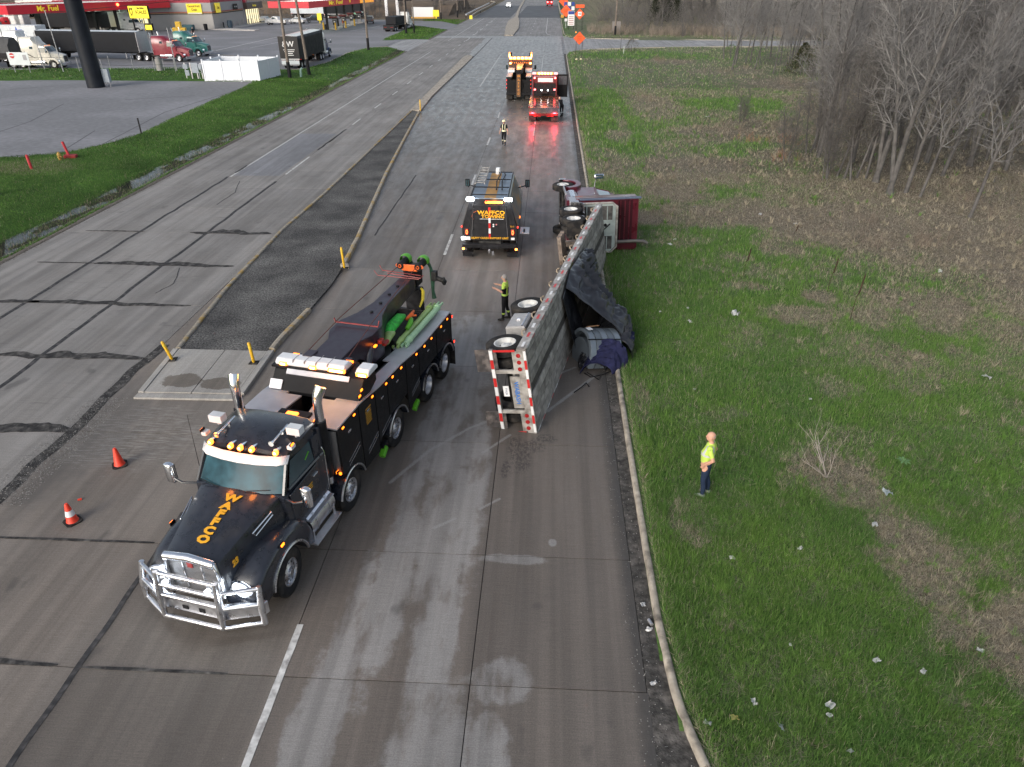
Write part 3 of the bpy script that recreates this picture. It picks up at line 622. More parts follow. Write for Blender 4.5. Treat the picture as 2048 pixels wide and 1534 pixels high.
def mirror_set(parent, u, v, z, s=1, m=chrome, h=.42, mb=black):
    g = G().tube([(u, v, z-.1), (u+.12, v+s*.28, z-.06), (u+.1, v+s*.5, z+.02)], .028, 8, 1).tube([(u+.1, v+s*.5, z-.12), (u+.1, v+s*.5, z+.2)], .02, 6, 1)
    secs = []
    for t, w_ in ((-.5,.8),(-.46,1),(0,1.04),(.46,1),(.5,.8)):
        zz = z+.12+t*h; r = .115*w_; secs.append([(u+.08+r*.62*math.cos(a), v+s*.55+r*math.sin(a), zz) for a in [2*PI*k/12 for k in range(12)]])
    g.loft(secs, 0)
    g.cbox((u+.015, v+s*.55, z+.12), (.01, .17, h*.8), 2)
    return build('mirror', g, [m, mb, glass], parent, smooth=40)

# ================================================================ THE HEAVY ROTATOR WRECKER
T = thing('rotator_truck', 'large black rotator tow truck with silver bull bar and lettered hood turning in the foreground', 'tow truck', (-6.17, 10.45, 0), R(258))
for (u, st, du) in [(0,'steer',False),(-2.75,'steer',False),(-5.45,'steer',False),(-7.84,'drive',True),(-9.24,'drive',True)]:
    for s in (1, -1):
        w = wheel(T, u, s*1.06, .52, st, dual=du)
        if u == 0: w.rotation_euler[2] += R(7)
# chassis
g = G()
for s in (1, -1): g.box(-9.9, 1.0, s*.42-.05, s*.42+.05, .62, .92)
for u in (0, -2.75, -5.45, -7.84, -9.24): g.cyl((u, -1.0, .52), (u, 1.0, .52), .09, n=10); g.sph((u, 0, .52), .22, 10)
for u in (-.9, -3.6, -6.5, -8.5): g.box(u-.06, u+.06, -.42, .42, .66, .88)
g.box(-9.7, -2.3, -.9, .9, .86, 1.15)
build('chassis', g, grime, T, bevel=.01)
# hood: lofted from the grille back to the cowl
secs = []
def ring(u, hw, zt, hb, zb, cr=.16, crown=.05):
    q = []
    for s in (1, -1):
        a = [(hb, zb), (hw+.04, (zb+zt)/2), (hw+.01, zt-cr), (hw-cr*.25, zt-cr*.3), (hw-cr, zt), (hw*.5, zt+crown*.7)]
        q += [(u, s*y, z) for y, z in (a if s > 0 else a[::-1])]
    q.insert(6, (u, 0, zt+crown)); return q
for u, hw, zt, hb, zb in [(1.16,.56,1.66,.58,.72),(1.12,.60,1.72,.62,.7),(.8,.66,1.80,.68,.7),(.3,.75,1.92,.78,.8),(-.2,.85,2.0,.9,.9),(-.55,.93,2.05,1.0,.9)]: secs.append(ring(u, hw, zt, hb, zb))
hood = build('hood', G().loft(secs), black, T, smooth=38)
for s in (1, -1):
    build('hood_intake', G().tube([(.35,s*.80,1.78),(-.18,s*.90,1.90),(-.18,s*.915,1.83),(.30,s*.815,1.68),(.35,s*.80,1.78)], .013, 6), chrome, hood)
build('hood_crease', G().tube([(1.15,.0,1.715),(.6,.0,1.885),(-.3,0,2.055)], .012, 6), black, hood)
# hood lettering runs down the centre line, readable with the head tilted
def on_hood(u): return float(np.interp(u, [-.55,-.2,.3,.8,1.12], [2.1,2.05,1.97,1.85,1.77]))
for i, ch in enumerate('WAFFCO'):
    u = -.18+.198*i; sl = math.atan2(on_hood(u+.1)-on_hood(u-.1), .2)
    M = Matrix.Translation((u, .12*0+.06-.02*i*0, on_hood(u)+.014)) @ Euler((0, -sl, 0)).to_matrix().to_4x4()
    t = text('letter', ch, .27, gold, hood, ex=.004, bold=.016, sx=1.0); 
    t.matrix_local = M @ Euler((0, 0, PI/2)).to_matrix().to_4x4() @ Matrix.Diagonal((1.15, .84, 1, 1))
for s in (1,): 
    t = text('hood_number', '23', .17, gold, hood, ex=.003, bold=.008, shear=.2); t.location = (.86, .705, 1.5); t.rotation_euler = (R(82), 0, PI-.12+PI)
    t.rotation_euler = (R(84), 0, PI+.0); 
# grille
g = G().tube([(1.19,-.56,.74),(1.2,-.57,1.4),(1.19,-.52,1.68),(1.2,0,1.755),(1.19,.52,1.68),(1.2,.57,1.4),(1.19,.56,.74)], .05, 8).tube([(1.2,-.52,1.69),(1.21,0,1.76),(1.2,.52,1.69)], .085, 10)
grl = build('grille', g, chrome, T, smooth=50)
gm = bpy.data.materials.new('grille_mesh'); gm.use_nodes = True; n = gm.node_tree.nodes; l = gm.node_tree.links; b = n['Principled BSDF']; b.inputs['Metallic'].default_value = .8; b.inputs['Roughness'].default_value = .4
tc = n.new('ShaderNodeTexCoord'); vz = n.new('ShaderNodeTexVoronoi'); vz.inputs['Scale'].default_value = 42; vz.inputs['Randomness'].default_value = 0; l.new(tc.outputs['Object'], vz.inputs[0]); cr = n.new('ShaderNodeValToRGB'); cr.color_ramp.elements[0].position = .33; cr.color_ramp.elements[0].color = (.01,.01,.01,1); cr.color_ramp.elements[1].position = .42; cr.color_ramp.elements[1].color = (.42,.42,.43,1); l.new(vz.outputs[0], cr.inputs[0]); l.new(cr.outputs[0], b.inputs['Base Color'])
build('grille_screen', G().box(1.15,1.17,-.53,.53,.78,1.68), gm, grl)
for s in (1, -1): build('grille_bar', G().box(1.17,1.19,s*.2-.012,s*.2+.012,.8,1.66), chrome, grl)
build('grille_badge', G().cbox((1.215,0,1.6), (.03,.12,.16)), mat('badge_red', (.28,.03,.03), .3), grl, bevel=.01)
# fenders with silver arch trim
for s in (1, -1):
    g = G(); inner = [(.64*math.cos(a), .52+.64*math.sin(a)) for a in [PI*k/14 for k in range(0, 15)]]
    outer = [(-.98,.7),(-.95,1.0),(-.82,1.26),(-.55,1.43),(-.1,1.5),(.35,1.46),(.75,1.34),(1.02,1.16),(1.14,.95),(1.16,.7)]
    pl = outer+[(p[0], p[1]) for p in inner if p[1] > .6]
    def rg(v, sc): return [(p[0]*sc+(1-sc)*.0, v, (p[1]-.9)*sc+.9) for p in pl]
    k = len(outer)
    def sec(v, d): return [(p[0]*(1-d*.05 if i < k else 1), v, p[1]-(d*.10 if i < k else 0)) for i, p in enumerate(pl)]
    secs = [sec(s*.6, -.0), sec(s*1.0, .0), sec(s*1.14, .25), sec(s*1.21, .8), sec(s*1.235, 1.5)]
    f = build('fender', G().loft(secs), black, T, smooth=40)
    arch = [(.665*math.cos(a), s*1.25, .52+.665*math.sin(a)) for a in [PI*(.06+.88*q/14) for q in range(15)]]
    build('arch_trim', G().tube(arch, .03, 6), polish, f)
    marker(f, .15, s*1.235, 1.42, (.1,.04,.05), amber)
    marker(f, 1.02, s*1.2, .95, (.05,.04,.04), amber)
    hl = [[(1.0+.10*math.cos(a)*.5+e*.18, s*(.88+.22*math.cos(a)), 1.06+.115*math.sin(a)) for a in [2*PI*q/16 for q in range(16)]] for e in (0, .6, .9)]
    hl[2] = [(p[0], s*.88+(p[1]-s*.88)*.8, 1.06+(p[2]-1.06)*.8) for p in hl[2]]
    h = build('headlight', G().loft(hl), headl, f, smooth=50)
    build('headlight_bezel', G().tube([(1.06+.05*math.cos(a), s*(.88+.245*math.cos(a)), 1.06+.14*math.sin(a)) for a in [2*PI*q/16 for q in range(17)]], .022, 6), chrome, h)
    lamp('headlight_glow', (1.45, s*.88, 1.06), (.85,.93,1), 4, .08, h)
# bumper and bull bar
g = G(); prof = [(1.42,-.66),(1.42,.66),(1.12,1.3),(1.0,1.34),(1.0,1.2),(1.3,.6),(1.3,-.6),(1.0,-1.2),(1.0,-1.34),(1.12,-1.3)]
g.prism(prof, 'z', .52, .82)
bm_ = build('bumper', g, polish, T, bevel=.02)
for s in (.18, -.18): build('tow_pocket', G().cbox((1.425, s, .66), (.02,.12,.09)), dark, bm_)
bb = build('bull_bar', G().tube([(1.16,-1.34,.40),(1.5,-.64,.40),(1.5,.64,.40),(1.16,1.34,.40)], .048, 10), polish, T, smooth=50)
for zz in (.92, 1.16, 1.42): build('cross_tube', G().tube([(1.46-.10*(zz-.9),-.64,zz),(1.47-.1*(zz-.9),.64,zz)], .045, 10), polish, bb, smooth=50)
for s in (1, -1):
    build('upright', G().tube([(1.5,s*.64,.38),(1.49,s*.64,.8),(1.42,s*.63,1.46)], [.05,.06,.05], 10).cbox((1.45,s*.64,1.05),(.03,.15,.9),0,(0,R(-6),0)), polish, bb, smooth=50)
    build('upright', G().tube([(1.18,s*1.31,.38),(1.17,s*1.3,.8),(1.08,s*1.27,1.24)], [.055,.065,.05], 10), polish, bb, smooth=50)
    build('cross_tube', G().tube([(1.42,s*.64,1.2),(1.10,s*1.27,1.2)], .042, 10), polish, bb, smooth=50)
    build('cross_tube', G().tube([(1.46,s*.64,.86),(1.16,s*1.29,.86)], .05, 10), polish, bb, smooth=50)
for s in (.35, -.35): build('spot_lamp', G().cyl((1.4,s*1.3,1.25),(1.47,s*1.3,1.25),.05,.06,12), headl, bb)
# cab
def cring(u, pts): return [(u, y, z) for y, z in pts]+[(u, -y, z) for y, z in pts[::-1]]
g = G()
body = [cring(-.5,[(1.02,.95),(1.04,1.5),(1.0,1.98),(.6,2.08)]), cring(-.56,[(1.06,.85),(1.07,1.5),(1.03,2.0),(.6,2.12)]), cring(-2.1,[(1.06,.85),(1.08,1.5),(1.05,2.05),(.6,2.12)])]
g.loft(body)
cab = build('cab', g, black, T, smooth=40)
# greenhouse: A pillars, roof, rear wall
ro = [cring(-.93,[(.93,2.60),(.90,2.70),(.72,2.77),(.35,2.80)]), cring(-1.2,[(.97,2.60),(.95,2.76),(.78,2.87),(.35,2.92)]), cring(-2.0,[(.99,2.55),(.97,2.80),(.8,2.92),(.35,2.96)]), cring(-2.12,[(.98,2.5),(.95,2.74),(.8,2.84),(.35,2.88)])]
roof = build('cab_roof', G().loft(ro), black, cab, smooth=45)
g = G()
for s in (1, -1):
    g.tube([(-.55,s*.98,2.03),(-.93,s*.92,2.64)], .045, 6); g.box(-2.12,-1.98,s*.96-.06,s*.96+.06,2.0,2.7); g.tube([(-1.95,s*1.02,2.05),(-1.98,s*.97,2.62)], .05, 6); g.tube([(-.7,s*.99,2.06),(-2.0,s*1.05,2.08)], .04, 6)
    g.box(-1.98,-1.72,s*1.0-.03,s*1.0+.03,2.05,2.62)
g.box(-2.12,-2.09,-.98,.98,2.0,2.7)
build('pillar', g, black, cab)
ws = [[(-.56,y*1.0,2.06),(-.95,y*.93,2.63)] for y in (-.95,-.62,-.2,.2,.62,.95)]; bow = [0,.10,.14,.14,.10,0]
vs = []
for i, q in enumerate(ws): vs += [(q[0][0]+bow[i], q[0][1], q[0][2]), (q[1][0]+bow[i]*.7, q[1][1], q[1][2])]
build('windshield', G().add(vs, [(2*i, 2*i+2, 2*i+3, 2*i+1) for i in range(5)]), wsglass, cab, smooth=60)
for s in (1,-1): build('wiper', G().tube([(-.40,s*.3-.1,2.09),(-.50,s*.3+.5*s-.1,2.14)], .01, 5), dark, cab)
for s in (1, -1): 
    build('door_window', G().add([(-.72,s*1.005,2.09),(-1.7,s*1.03,2.1),(-1.7,s*.985,2.58),(-.98,s*.955,2.58)], [(0,1,2,3)]), glass, cab)
    d = build('door', G().prism([(-.62,1.1),(-.62,2.0),(-1.72,2.04),(-1.72,1.1)], 'y', s*1.05, s*1.09), black, cab, bevel=.015)
    build('door_handle', G().cbox((-1.55,s*1.1,1.85), (.18,.03,.03)), chrome, d, bevel=.005)
    build('door_number', G().cbox((-1.3,s*1.094,1.75), (.22,.006,.02)).cbox((-1.3,s*1.094,1.70), (.18,.006,.02)).cbox((-1.3,s*1.094,1.65), (.2,.006,.02)), gold, d)
    build('green_stripe', G().cbox((-1.5,s*1.0,2.35), (.2,.03,.02),0,(0,R(30),0)), limegreen, cab)
    build('grab_rail', G().tube([(-1.9,s*1.14,1.2),(-1.9,s*1.16,1.3),(-1.92,s*1.15,2.2),(-1.92,s*1.1,2.3)], .016, 6), chrome, cab)
# visor
vv = []; 
for i, y in enumerate((-.98,-.8,-.4,0,.4,.8,.98)):
    b_ = [0,.12,.20,.23,.20,.12,0][i]; vv += [(-.98+b_, y, 2.72+.03*(1-abs(y))), (-.86+b_, y*.995, 2.58+.02*(1-abs(y))), (-.87+b_, y*.995, 2.57)]
fs_ = []
for i in range(6): fs_ += [(3*i,3*i+3,3*i+4,3*i+1),(3*i+1,3*i+4,3*i+5,3*i+2)]
vis = build('sun_visor', G().add(vv, fs_), white, cab, smooth=50); so = vis.modifiers.new('solid','SOLIDIFY'); so.thickness = .015
# cab roof lamps, horns, antennas
for y in (-.74,-.24,0,.24,.74):
    build('lamp_core', G().sph((-.93+.1*(1-abs(y))+.05, y, 2.845-.05*abs(y)), .032, 10), ambercore, cab)
    m_ = build('roof_lamp', G().lathe([(.001,.05),(.05,.045),(.058,0),(.05,-.03)], 12, 0, 'x', (.0,0,0)), amberhot, cab, loc=(-.93+.1*(1-abs(y))+.02, y, 2.83-.05*abs(y)))
    build('lamp_housing', G().loft([[(-.02+a*0, .06*math.cos(t)*r, .03+.055*math.sin(t)*r) for t in [2*PI*k/10 for k in range(10)]] if a == 0 else [(-.22, .02*math.cos(t), .0+.02*math.sin(t)) for t in [2*PI*k/10 for k in range(10)]] for a, r in ((0,1),(1,.3))]), chrome, m_, smooth=50)
for s in (1, -1):
    build('air_horn', G().tube([(-.95,s*.62,2.94),(-1.05,s*.62,2.94),(-1.6,s*.62,2.99)], [.06,.028,.02], 10).box(-1.4,-1.36,s*.62-.03,s*.62+.03,2.86,2.98), chrome, cab, smooth=50)
    build('work_lamp', G().cbox((-1.42,s*.9,3.03), (.2,.3,.17)).cyl((-1.42,s*.9,2.85),(-1.42,s*.9,2.97),.03,n=8), whiteD, cab, bevel=.03)
    build('camera_pod', G().cbox((-1.08,s*.98,2.86), (.16,.12,.09)), whiteD, cab, bevel=.02); marker(cab, -1.05, s*1.02, 2.94, (.1,.03,.04), amber)
    mirror_set(cab, -.55, s*1.0, 2.05, s, chrome, .44)
build('beacon_bar', G().cbox((-2.25,.35,2.78), (.3,.75,.07)), dark, cab, bevel=.01); build('beacon', G().cbox((-2.2,.35,2.84), (.12,.26,.05)), amberhot, cab, bevel=.01)
build('antenna', G().cyl((-.75,-1.06,2.0),(-1.0,-1.25,3.3),.008,.004,5), dark, cab)
# exhaust stacks
for s in (1, -1):
    z0 = 3.42 if s > 0 else 3.45
    e = build('exhaust_stack', G().tube([(-2.24,s*.98,1.1),(-2.24,s*.98,2.9),(-2.24,s*.98,3.2),(-2.26,s*1.0,3.36),(-2.36,s*1.04,3.52)], [.1,.1,.1,.11,.12], 16), chrome, T, smooth=50)
    build('heat_shield', G().cyl((-2.23,s*.98,1.3),(-2.23,s*.98,2.75),.125,n=14), dark, e)
# tanks and steps
for s in (1, -1):
    tk = build('fuel_tank', G().cyl((-.98,s*.88,.82),(-1.98,s*.88,.82),.33,n=24), polish, T, smooth=40, bevel=.02)
    for u in (-1.2,-1.75): build('tank_strap', G().lathe([(.335,u-.03),(.342,u-.03),(.342,u+.03),(.335,u+.03)], 24, 0, 'x', (0,s*.88,.82)), alu, tk)
    build('step', G().box(-1.95,-.95,s*1.12-.1,s*1.12+.1,1.02,1.05), alu, tk, bevel=.01); build('step', G().box(-1.95,-.85,s*1.25-.09,s*1.25+.09,.5,.54).box(-1.9,-1.85,s*1.2-.02,s*1.2+.02,.5,.8).box(-1.0,-.95,s*1.2-.02,s*1.2+.02,.5,.8), alu, tk, bevel=.008)
# wheel fenders behind the cab
for (u) in (-2.75, -5.45, -7.84, -9.24):
    for s in (1, -1):
        a0, a1 = (.08, .92)
        rad = .63; arc = [PI*(a0+(a1-a0)*q/14) for q in range(15)]
        pl = [(u+rad*math.cos(a), .52+rad*math.sin(a)) for a in arc]+[(u+(rad-.03)*math.cos(a), .52+(rad-.03)*math.sin(a)) for a in arc[::-1]]
        f = build('mudguard', G().prism(pl, 'y', s*.72, s*1.27), black, T, smooth=40)
        build('arch_trim', G().tube([(u+.635*math.cos(a), s*1.275, .52+.635*math.sin(a)) for a in arc], .026, 6), polish, f)
# body side cabinets: black, tread-plate tops
def top(u): return float(np.interp(u, [-9.8,-7.95,-7.2,-5.9,-4.5,-3.9,-3.5,-2.4], [2.02,2.02,2.05,2.22,2.3,2.4,2.44,2.44]))
tex = mat('cabinet_black', (.011,.011,.012), .45, var=.3, bump=.25, bscale=120)
cuts = [(-2.4,-3.42),(-3.44,-4.3),(-4.32,-5.0),(-5.02,-6.2),(-6.22,-7.1),(-7.12,-8.5),(-8.52,-9.82)]
for s in (1, -1):
    bd_ = build('cabinet', G().prism([(-2.42,1.22),(-2.42,2.40)]+[(u, top(u)-.03) for u in (-3.5,-3.9,-4.5,-5.9,-7.2,-9.8)]+[(-9.8,1.18),(-9.9,1.18),(-8.5,1.18),(-8.5,1.17),(-6.6,1.17),(-6.2,1.17),(-4.6,1.17)], 'y', s*.8, s*1.225), tex, T)
    for i, (a, b) in enumerate(cuts):
        zb = .95 if i in (0,) else (.62 if i in (1,2,4) else 1.16)
        if i == 0: zb = 1.2
        lo = {0: [(a,1.22),(b,.75)], 1: [(a,.62),(b,.62)], 2: [(a,.8),(b,1.2)], 3: [(a,1.2),(b,1.2)], 4: [(a,.62),(b,.72)], 5: [(a,1.2),(b,1.2)], 6: [(a,1.2),(b,1.1)]}[i]
        pl = [(a-.012, lo[0][1]), (a-.012, top(a)-.05), (b+.012, top(b)-.05), (b+.012, lo[1][1])]
        d = build('locker_door', G().prism(pl, 'y', s*1.225, s*1.25), tex, bd_, bevel=.008)
        build('door_latch', G().cbox(((a+b)/2, s*1.257, top((a+b)/2)-.35), (.14,.015,.05)), chrome, d, bevel=.004)
        marker(d, (a+b)/2-.25, s*1.265, top((a+b)/2-.25)-.07, (.085,.03,.045), amber)
        if b-a < -1: marker(d, (a+b)/2+.3, s*1.265, top((a+b)/2+.3)-.07, (.085,.03,.045), amber)
        if i in (0, 1, 2, 4):
            for q in range(2): build('chrome_slash', G().cbox(((a+b)/2-.1, s*1.256, 1.02+.1*q if i else 1.35+.1*q), (.62,.008,.025),0,(0,R(16),0)), chrome, d)
        if i == 1: 
            for q in range(7): build('service_list_line', G().cbox((a-.45+.02*(q%2), s*1.254, 2.12-.065*q), (.28,.004,.018)), gold, d)
    # top surfaces
    def band(u0, u1, v0a, v0b, v1, z=0):
        n = max(2, int(abs(u0-u1)/.4)); A = []; B = []
        for k in range(n+1):
            u = u0+(u1-u0)*k/n; A.append((u, v0a+(v0b-v0a)*k/n)); B.append((u, v1))
        g = G()
        for k in range(n):
            q = [(A[k][0], s*A[k][1], top(A[k][0])-.02+z), (A[k+1][0], s*A[k+1][1], top(A[k+1][0])-.02+z), (B[k+1][0], s*v1, top(B[k+1][0])-.02+z), (B[k][0], s*v1, top(B[k][0])-.02+z)]
            q2 = [(p[0], p[1], p[2]+.035) for p in q]; g.add(q+q2, [(0,1,2,3),(4,5,6,7),(0,1,5,4),(1,2,6,5),(2,3,7,6),(3,0,4,7)])
        return g
    build('tread_plate', band(-2.40,-3.5,.36,.22,1.245), deckalu, bd_)
    build('tread_plate', band(-3.505,-4.1,.62,.62,1.245), deckalu, bd_)
    build('tread_plate', band(-4.105,-6.0,.86,.9,1.245), deckalu, bd_)
    build('tread_plate', band(-6.005,-6.9,.7,.68,1.245), deckalu, bd_)
    build('tread_plate', band(-6.905,-9.8,.6,.72,1.245), deckalu, bd_)
    build('inner_locker', G().prism([(-2.42,1.15),(-2.42,2.4),(-3.5,2.4),(-3.5,1.15)], 'y', s*.24, s*.8), tex, T)
    build('inner_locker', G().prism([(-6.9,1.15),(-6.9,2.0),(-9.8,1.97),(-9.8,1.15)], 'y', s*.6, s*.8), tex, T)
build('mesh_screen', G().box(-2.415,-2.395,.26,1.2,1.24,2.38).box(-2.415,-2.395,-1.2,-.26,1.24,2.38), gm, T)
for y in (.72,): build('strobe', G().cbox((-2.5,y,2.49), (.1,.16,.08)), amberhot, T, bevel=.01)
marker(T, -2.38, 1.1, 1.3, (.1,.04,.06), amber); marker(T, -2.34, 1.16, 1.3, (.04,.09,.06), amber)
build('heat_plate', G().cbox((-2.38,.45,2.15), (.03,.2,.16)), whiteD, T)
# plumbing between the lockers and in the well
g = G()
for k in range(46):
    u = random.uniform(-5.2,-2.5); v = random.uniform(-.55,.6); z = random.uniform(1.3,1.8 if u < -3.5 else 2.0)
    if abs(v) > .2 and u > -3.5: v *= .3
    g.tube([(u, v, z), (u-.25, v+random.uniform(-.2,.2), z+random.uniform(-.1,.14)), (u-.5, v+random.uniform(-.3,.3), z+random.uniform(-.1,.1))], random.uniform(.012,.03), 6)
for k in range(18): g.cbox((random.uniform(-5.3,-3.7), random.uniform(-.5,.5), random.uniform(1.3,1.65)), (random.uniform(.1,.3), random.uniform(.08,.2), random.uniform(.1,.2)), 0, (0,0,random.random()))
build('hydraulics', g, dark, T)
# light console: the wide winch housing that carries the amber bars
cs_ = build('winch_housing', G().prism([(-3.62,2.36),(-3.62,2.46),(-3.95,2.84),(-4.55,2.9),(-4.6,2.5),(-4.2,2.36)], 'y', -1.12, 1.2), tex, T, bevel=.02)
build('housing_trim', G().prism([(-3.61,2.46),(-3.60,2.48),(-3.74,2.66),(-3.76,2.64)], 'y', -1.14, -.82), deckalu, cs_); build('housing_trim', G().prism([(-3.86,2.76),(-3.85,2.78),(-3.94,2.87),(-3.95,2.85)], 'y', -.78, .85), deckalu, cs_)
lb = build('light_bar', G().prism([(-4.0,2.9),(-3.98,2.98),(-4.08,3.06),(-4.34,3.06),(-4.46,2.98),(-4.46,2.9)], 'y', -1.12, .68), white, cs_, bevel=.03)
build('light_bar_base', G().box(-4.5,-3.94,-1.2,.72,2.86,2.91), dark, lb)
for y in (-.9,-.12,.5): build('lamp_core', G().cbox((-3.955,y,2.96), (.02,.12 if y < .4 else .34,.045)), ambercore, lb, bevel=.005); build('strobe', G().cbox((-3.99,y,2.96), (.06,.2 if y < .4 else .44,.08)), amberhot, lb, bevel=.01)
for y in (-.8,-.1,.3,.6): build('strobe', G().cbox((-4.47,y,2.97), (.04,.2,.06)), amber, lb, bevel=.01)
for y in (-.65,-.35,-.05,.25): build('bar_joint', G().box(-4.44,-4.0,y-.006,y+.006,2.95,3.066), mat('grey_plastic', (.25,.25,.26), .6), lb)
lb2 = build('light_bar', G().prism([(-3.98,2.9),(-3.96,2.98),(-4.08,3.05),(-4.38,3.05),(-4.5,2.98),(-4.5,2.9)], 'y', .98, 1.32), white, cs_, bevel=.03)
build('strobe', G().cbox((-3.97,1.15,2.95), (.06,.28,.09)), amberhot, lb2, bevel=.01); build('lamp_core', G().cbox((-3.935,1.17,2.95), (.02,.18,.05)), ambercore, lb2)
for (u, v) in ((-3.72,1.0),(-3.6,.9)): marker(cs_, u, 1.22, 2.6+(-3.6-u)*.8, (.1,.03,.05), amber)
build('winch_drum', G().cyl((-4.62,-.6,2.72),(-4.62,.7,2.72),.16,n=16), mat('wound_cable', (.12,.05,.03), .6, .4, var=.5), cs_, smooth=40)
build('turret', G().cyl((-6.4,0,1.1),(-6.4,0,2.1),.62,.56,28).cyl((-6.4,0,2.1),(-6.4,0,2.2),.7,n=28), dark, T, smooth=40)
# the boom
bp1 = [(-4.35,.42),(-5.3,.42),(-5.75,.62),(-6.35,.62),(-6.9,.38),(-7.6,.24),(-9.7,.2)]
def bsec(u, w, zt, h): return [(u, w, zt), (u, w, zt-h), (u, -w+(.02), zt-h), (u, -w+.02, zt)]
zt = lambda u: float(np.interp(u, [-9.8,-4.35], [3.14,3.04]))
secs = [bsec(u, w, zt(u), h) for (u, w), h in zip(bp1, (.28,.5,.8,.85,.62,.5,.46))]
boomm = mat('boom_black_gloss', (.022,.014,.024), .4, coat=.25, var=.2)
bo = build('boom', G().loft(secs), boomm, T, bevel=.02)
for u in (-7.0,-7.6,-8.2,-8.8): build('pad_bolt', G().cyl((u,.02,zt(u)),(u,.02,zt(u)+.03),.05,n=10), dark, bo)
build('inner_boom', G().box(-10.1,-9.7,-.15,.15,2.74,3.08), dark, bo, bevel=.01)
build('boom_foot', G().box(-4.62,-4.28,-.55,-.3,2.9,3.08).box(-4.62,-4.28,.3,.62,2.86,3.0), boomm, bo, bevel=.02)
hd = build('boom_head', G().prism([(-9.85,2.7),(-9.75,3.28),(-9.95,3.38),(-10.35,3.3),(-10.3,2.7)], 'y', -.2, .2), dark, bo, bevel=.02)
o_ = []
for a in range(20):
    t = 2*PI*a/20; o_.append((.33*math.cos(t)*1.0+(.12*math.copysign(1, math.cos(t))), .10*math.sin(t)+(.02 if abs(math.cos(t)) > .5 else -.03)))
build('head_plate', G().prism([(y+.05, 3.40+z) for y, z in o_], 'x', -9.74, -9.68), orangeM, hd, bevel=.01)
for y in (-.24,.33):
    build('sheave', G().cyl((-9.66,y,3.42),(-10.3,y,3.42),.11,n=16), dark, hd, smooth=40); build('sheave_pin', G().lathe([(.055,0),(.055,.05),(.03,.05),(.03,0)], 14, 0, 'x', (-9.68,y,3.42)), orangeM, hd)
    build('sheave_guard', G().lathe([(.16,-.12),(.175,-.05),(.175,.05),(.16,.12)], 18, 0, 'x', (-10.14,y,3.46), a0=-.3, a1=PI+.3), limegreen, hd, smooth=40)
    build('chain_fall', G().tube([(-10.25,y+.08,3.42),(-10.3,y+.16,3.2),(-10.3,y+.2,2.8),(-10.28,y+.2,2.45),(-10.3,y+.22,2.2)], [.06,.05,.07,.05,.08], 6), mat('green_hose', (.03,.09,.05), .6, var=.4), hd)
build('snatch_block', G().cbox((-10.3,.6,2.95), (.2,.16,.3)).cyl((-10.3,.6,2.9),(-10.35,.85,2.8),.08,n=8).cbox((-10.35,.88,2.78), (.16,.1,.2),0,(.3,.4,0)), grime, hd, bevel=.02)
cab_m = mat('rusty_wire_rope', (.13,.04,.03), .6, .4, var=.3)
for (v0, v1) in ((-.62,-.24),(.5,.3)): build('winch_cable', G().tube([(-4.55,v0,2.98),(-6.2,v0+(v1-v0)*.3,3.22),(-9.7,v1,3.46)], .011, 5), cab_m, bo)
build('cable_guide', G().tube([(-6.12,-.62,3.24),(-6.1,-.58,3.14),(-6.1,.62,3.14),(-6.12,.66,3.3)], .022, 6).tube([(-9.3,-.5,3.3),(-9.3,.55,3.24),(-9.4,.6,3.3)], .016, 6).tube([(-9.65,-.9,3.38),(-9.6,-.8,3.25),(-9.55,.45,3.22)], .014, 6).tube([(-9.4,-.98,3.3),(-9.35,-.85,3.18),(-9.3,.5,3.2)], .014, 6), mat('red_guide', (.22,.03,.03), .45), bo)
for s in (.52, -.5):
    ly = build('lift_cylinder', G().cyl((-5.15,s,1.75),(-5.75,s,2.75),.105,n=16), mat('cylinder_blue_black', (.03,.032,.045), .3, coat=.5), bo, smooth=40); build('cylinder_rod', G().cyl((-5.75,s,2.75),(-5.9,s,3.0),.06,n=12).cyl((-5.15,s,1.75),(-5.05,s,1.6),.07,n=10), chrome, ly, smooth=40)
g = G()
for k in range(6): g.cbox((-6.25-.1*k, .66, 2.55), (.05,.06,.06))
build('red_valves', G().cbox((-6.25,.72,2.62), (.26,.1,.08)).cbox((-6.02,.7,2.78),(.18,.12,.1)), mat('red_valve_paint', (.35,.03,.02), .4), bo, bevel=.01)
build('strobe', G().cbox((-5.72,.68,2.78), (.12,.06,.05)), amber, bo, bevel=.01)
# gear on the rear deck: slings, hooks, tool trough
build('gear_tray', G().box(-9.7,-6.95,-.6,.6,1.5,1.62).box(-8.9,-7.0,.3,.62,1.62,2.3), tex, T, bevel=.02)
build('green_sling', G().tube([(-6.8,.42,2.3),(-7.3,.38,2.52),(-7.9,.4,2.56),(-8.3,.38,2.45)], [.1,.16,.14,.06], 10), mat('sling_green', (.05,.5,.06), .7, var=.4, nscale=12), T, smooth=50)
build('white_sling', G().tube([(-6.75,.5,2.32),(-7.0,.46,2.45),(-7.25,.48,2.42)], [.06,.13,.08], 10), palegreen, T, smooth=50)
build('green_hook', G().tube([(-7.75,.68,2.32),(-7.95,.72,2.42),(-8.15,.66,2.45),(-8.3,.6,2.38)], [.06,.08,.06,.03], 8), limegreen, T, smooth=50)
build('orange_hook', G().tube([(-8.1,.52,2.44),(-8.35,.6,2.5),(-8.6,.56,2.5)], [.04,.06,.03], 8).tube([(-8.3,.6,2.48),(-8.4,.72,2.46)], .03, 6), orangeM, T)
build('yellow_hook', G().tube([(-9.2,.5,2.35),(-9.35,.56,2.55),(-9.55,.5,2.72),(-9.6,.42,2.8)], [.02,.05,.05,.03], 8), mat('yellow_paint', (.65,.5,.03), .5), T)
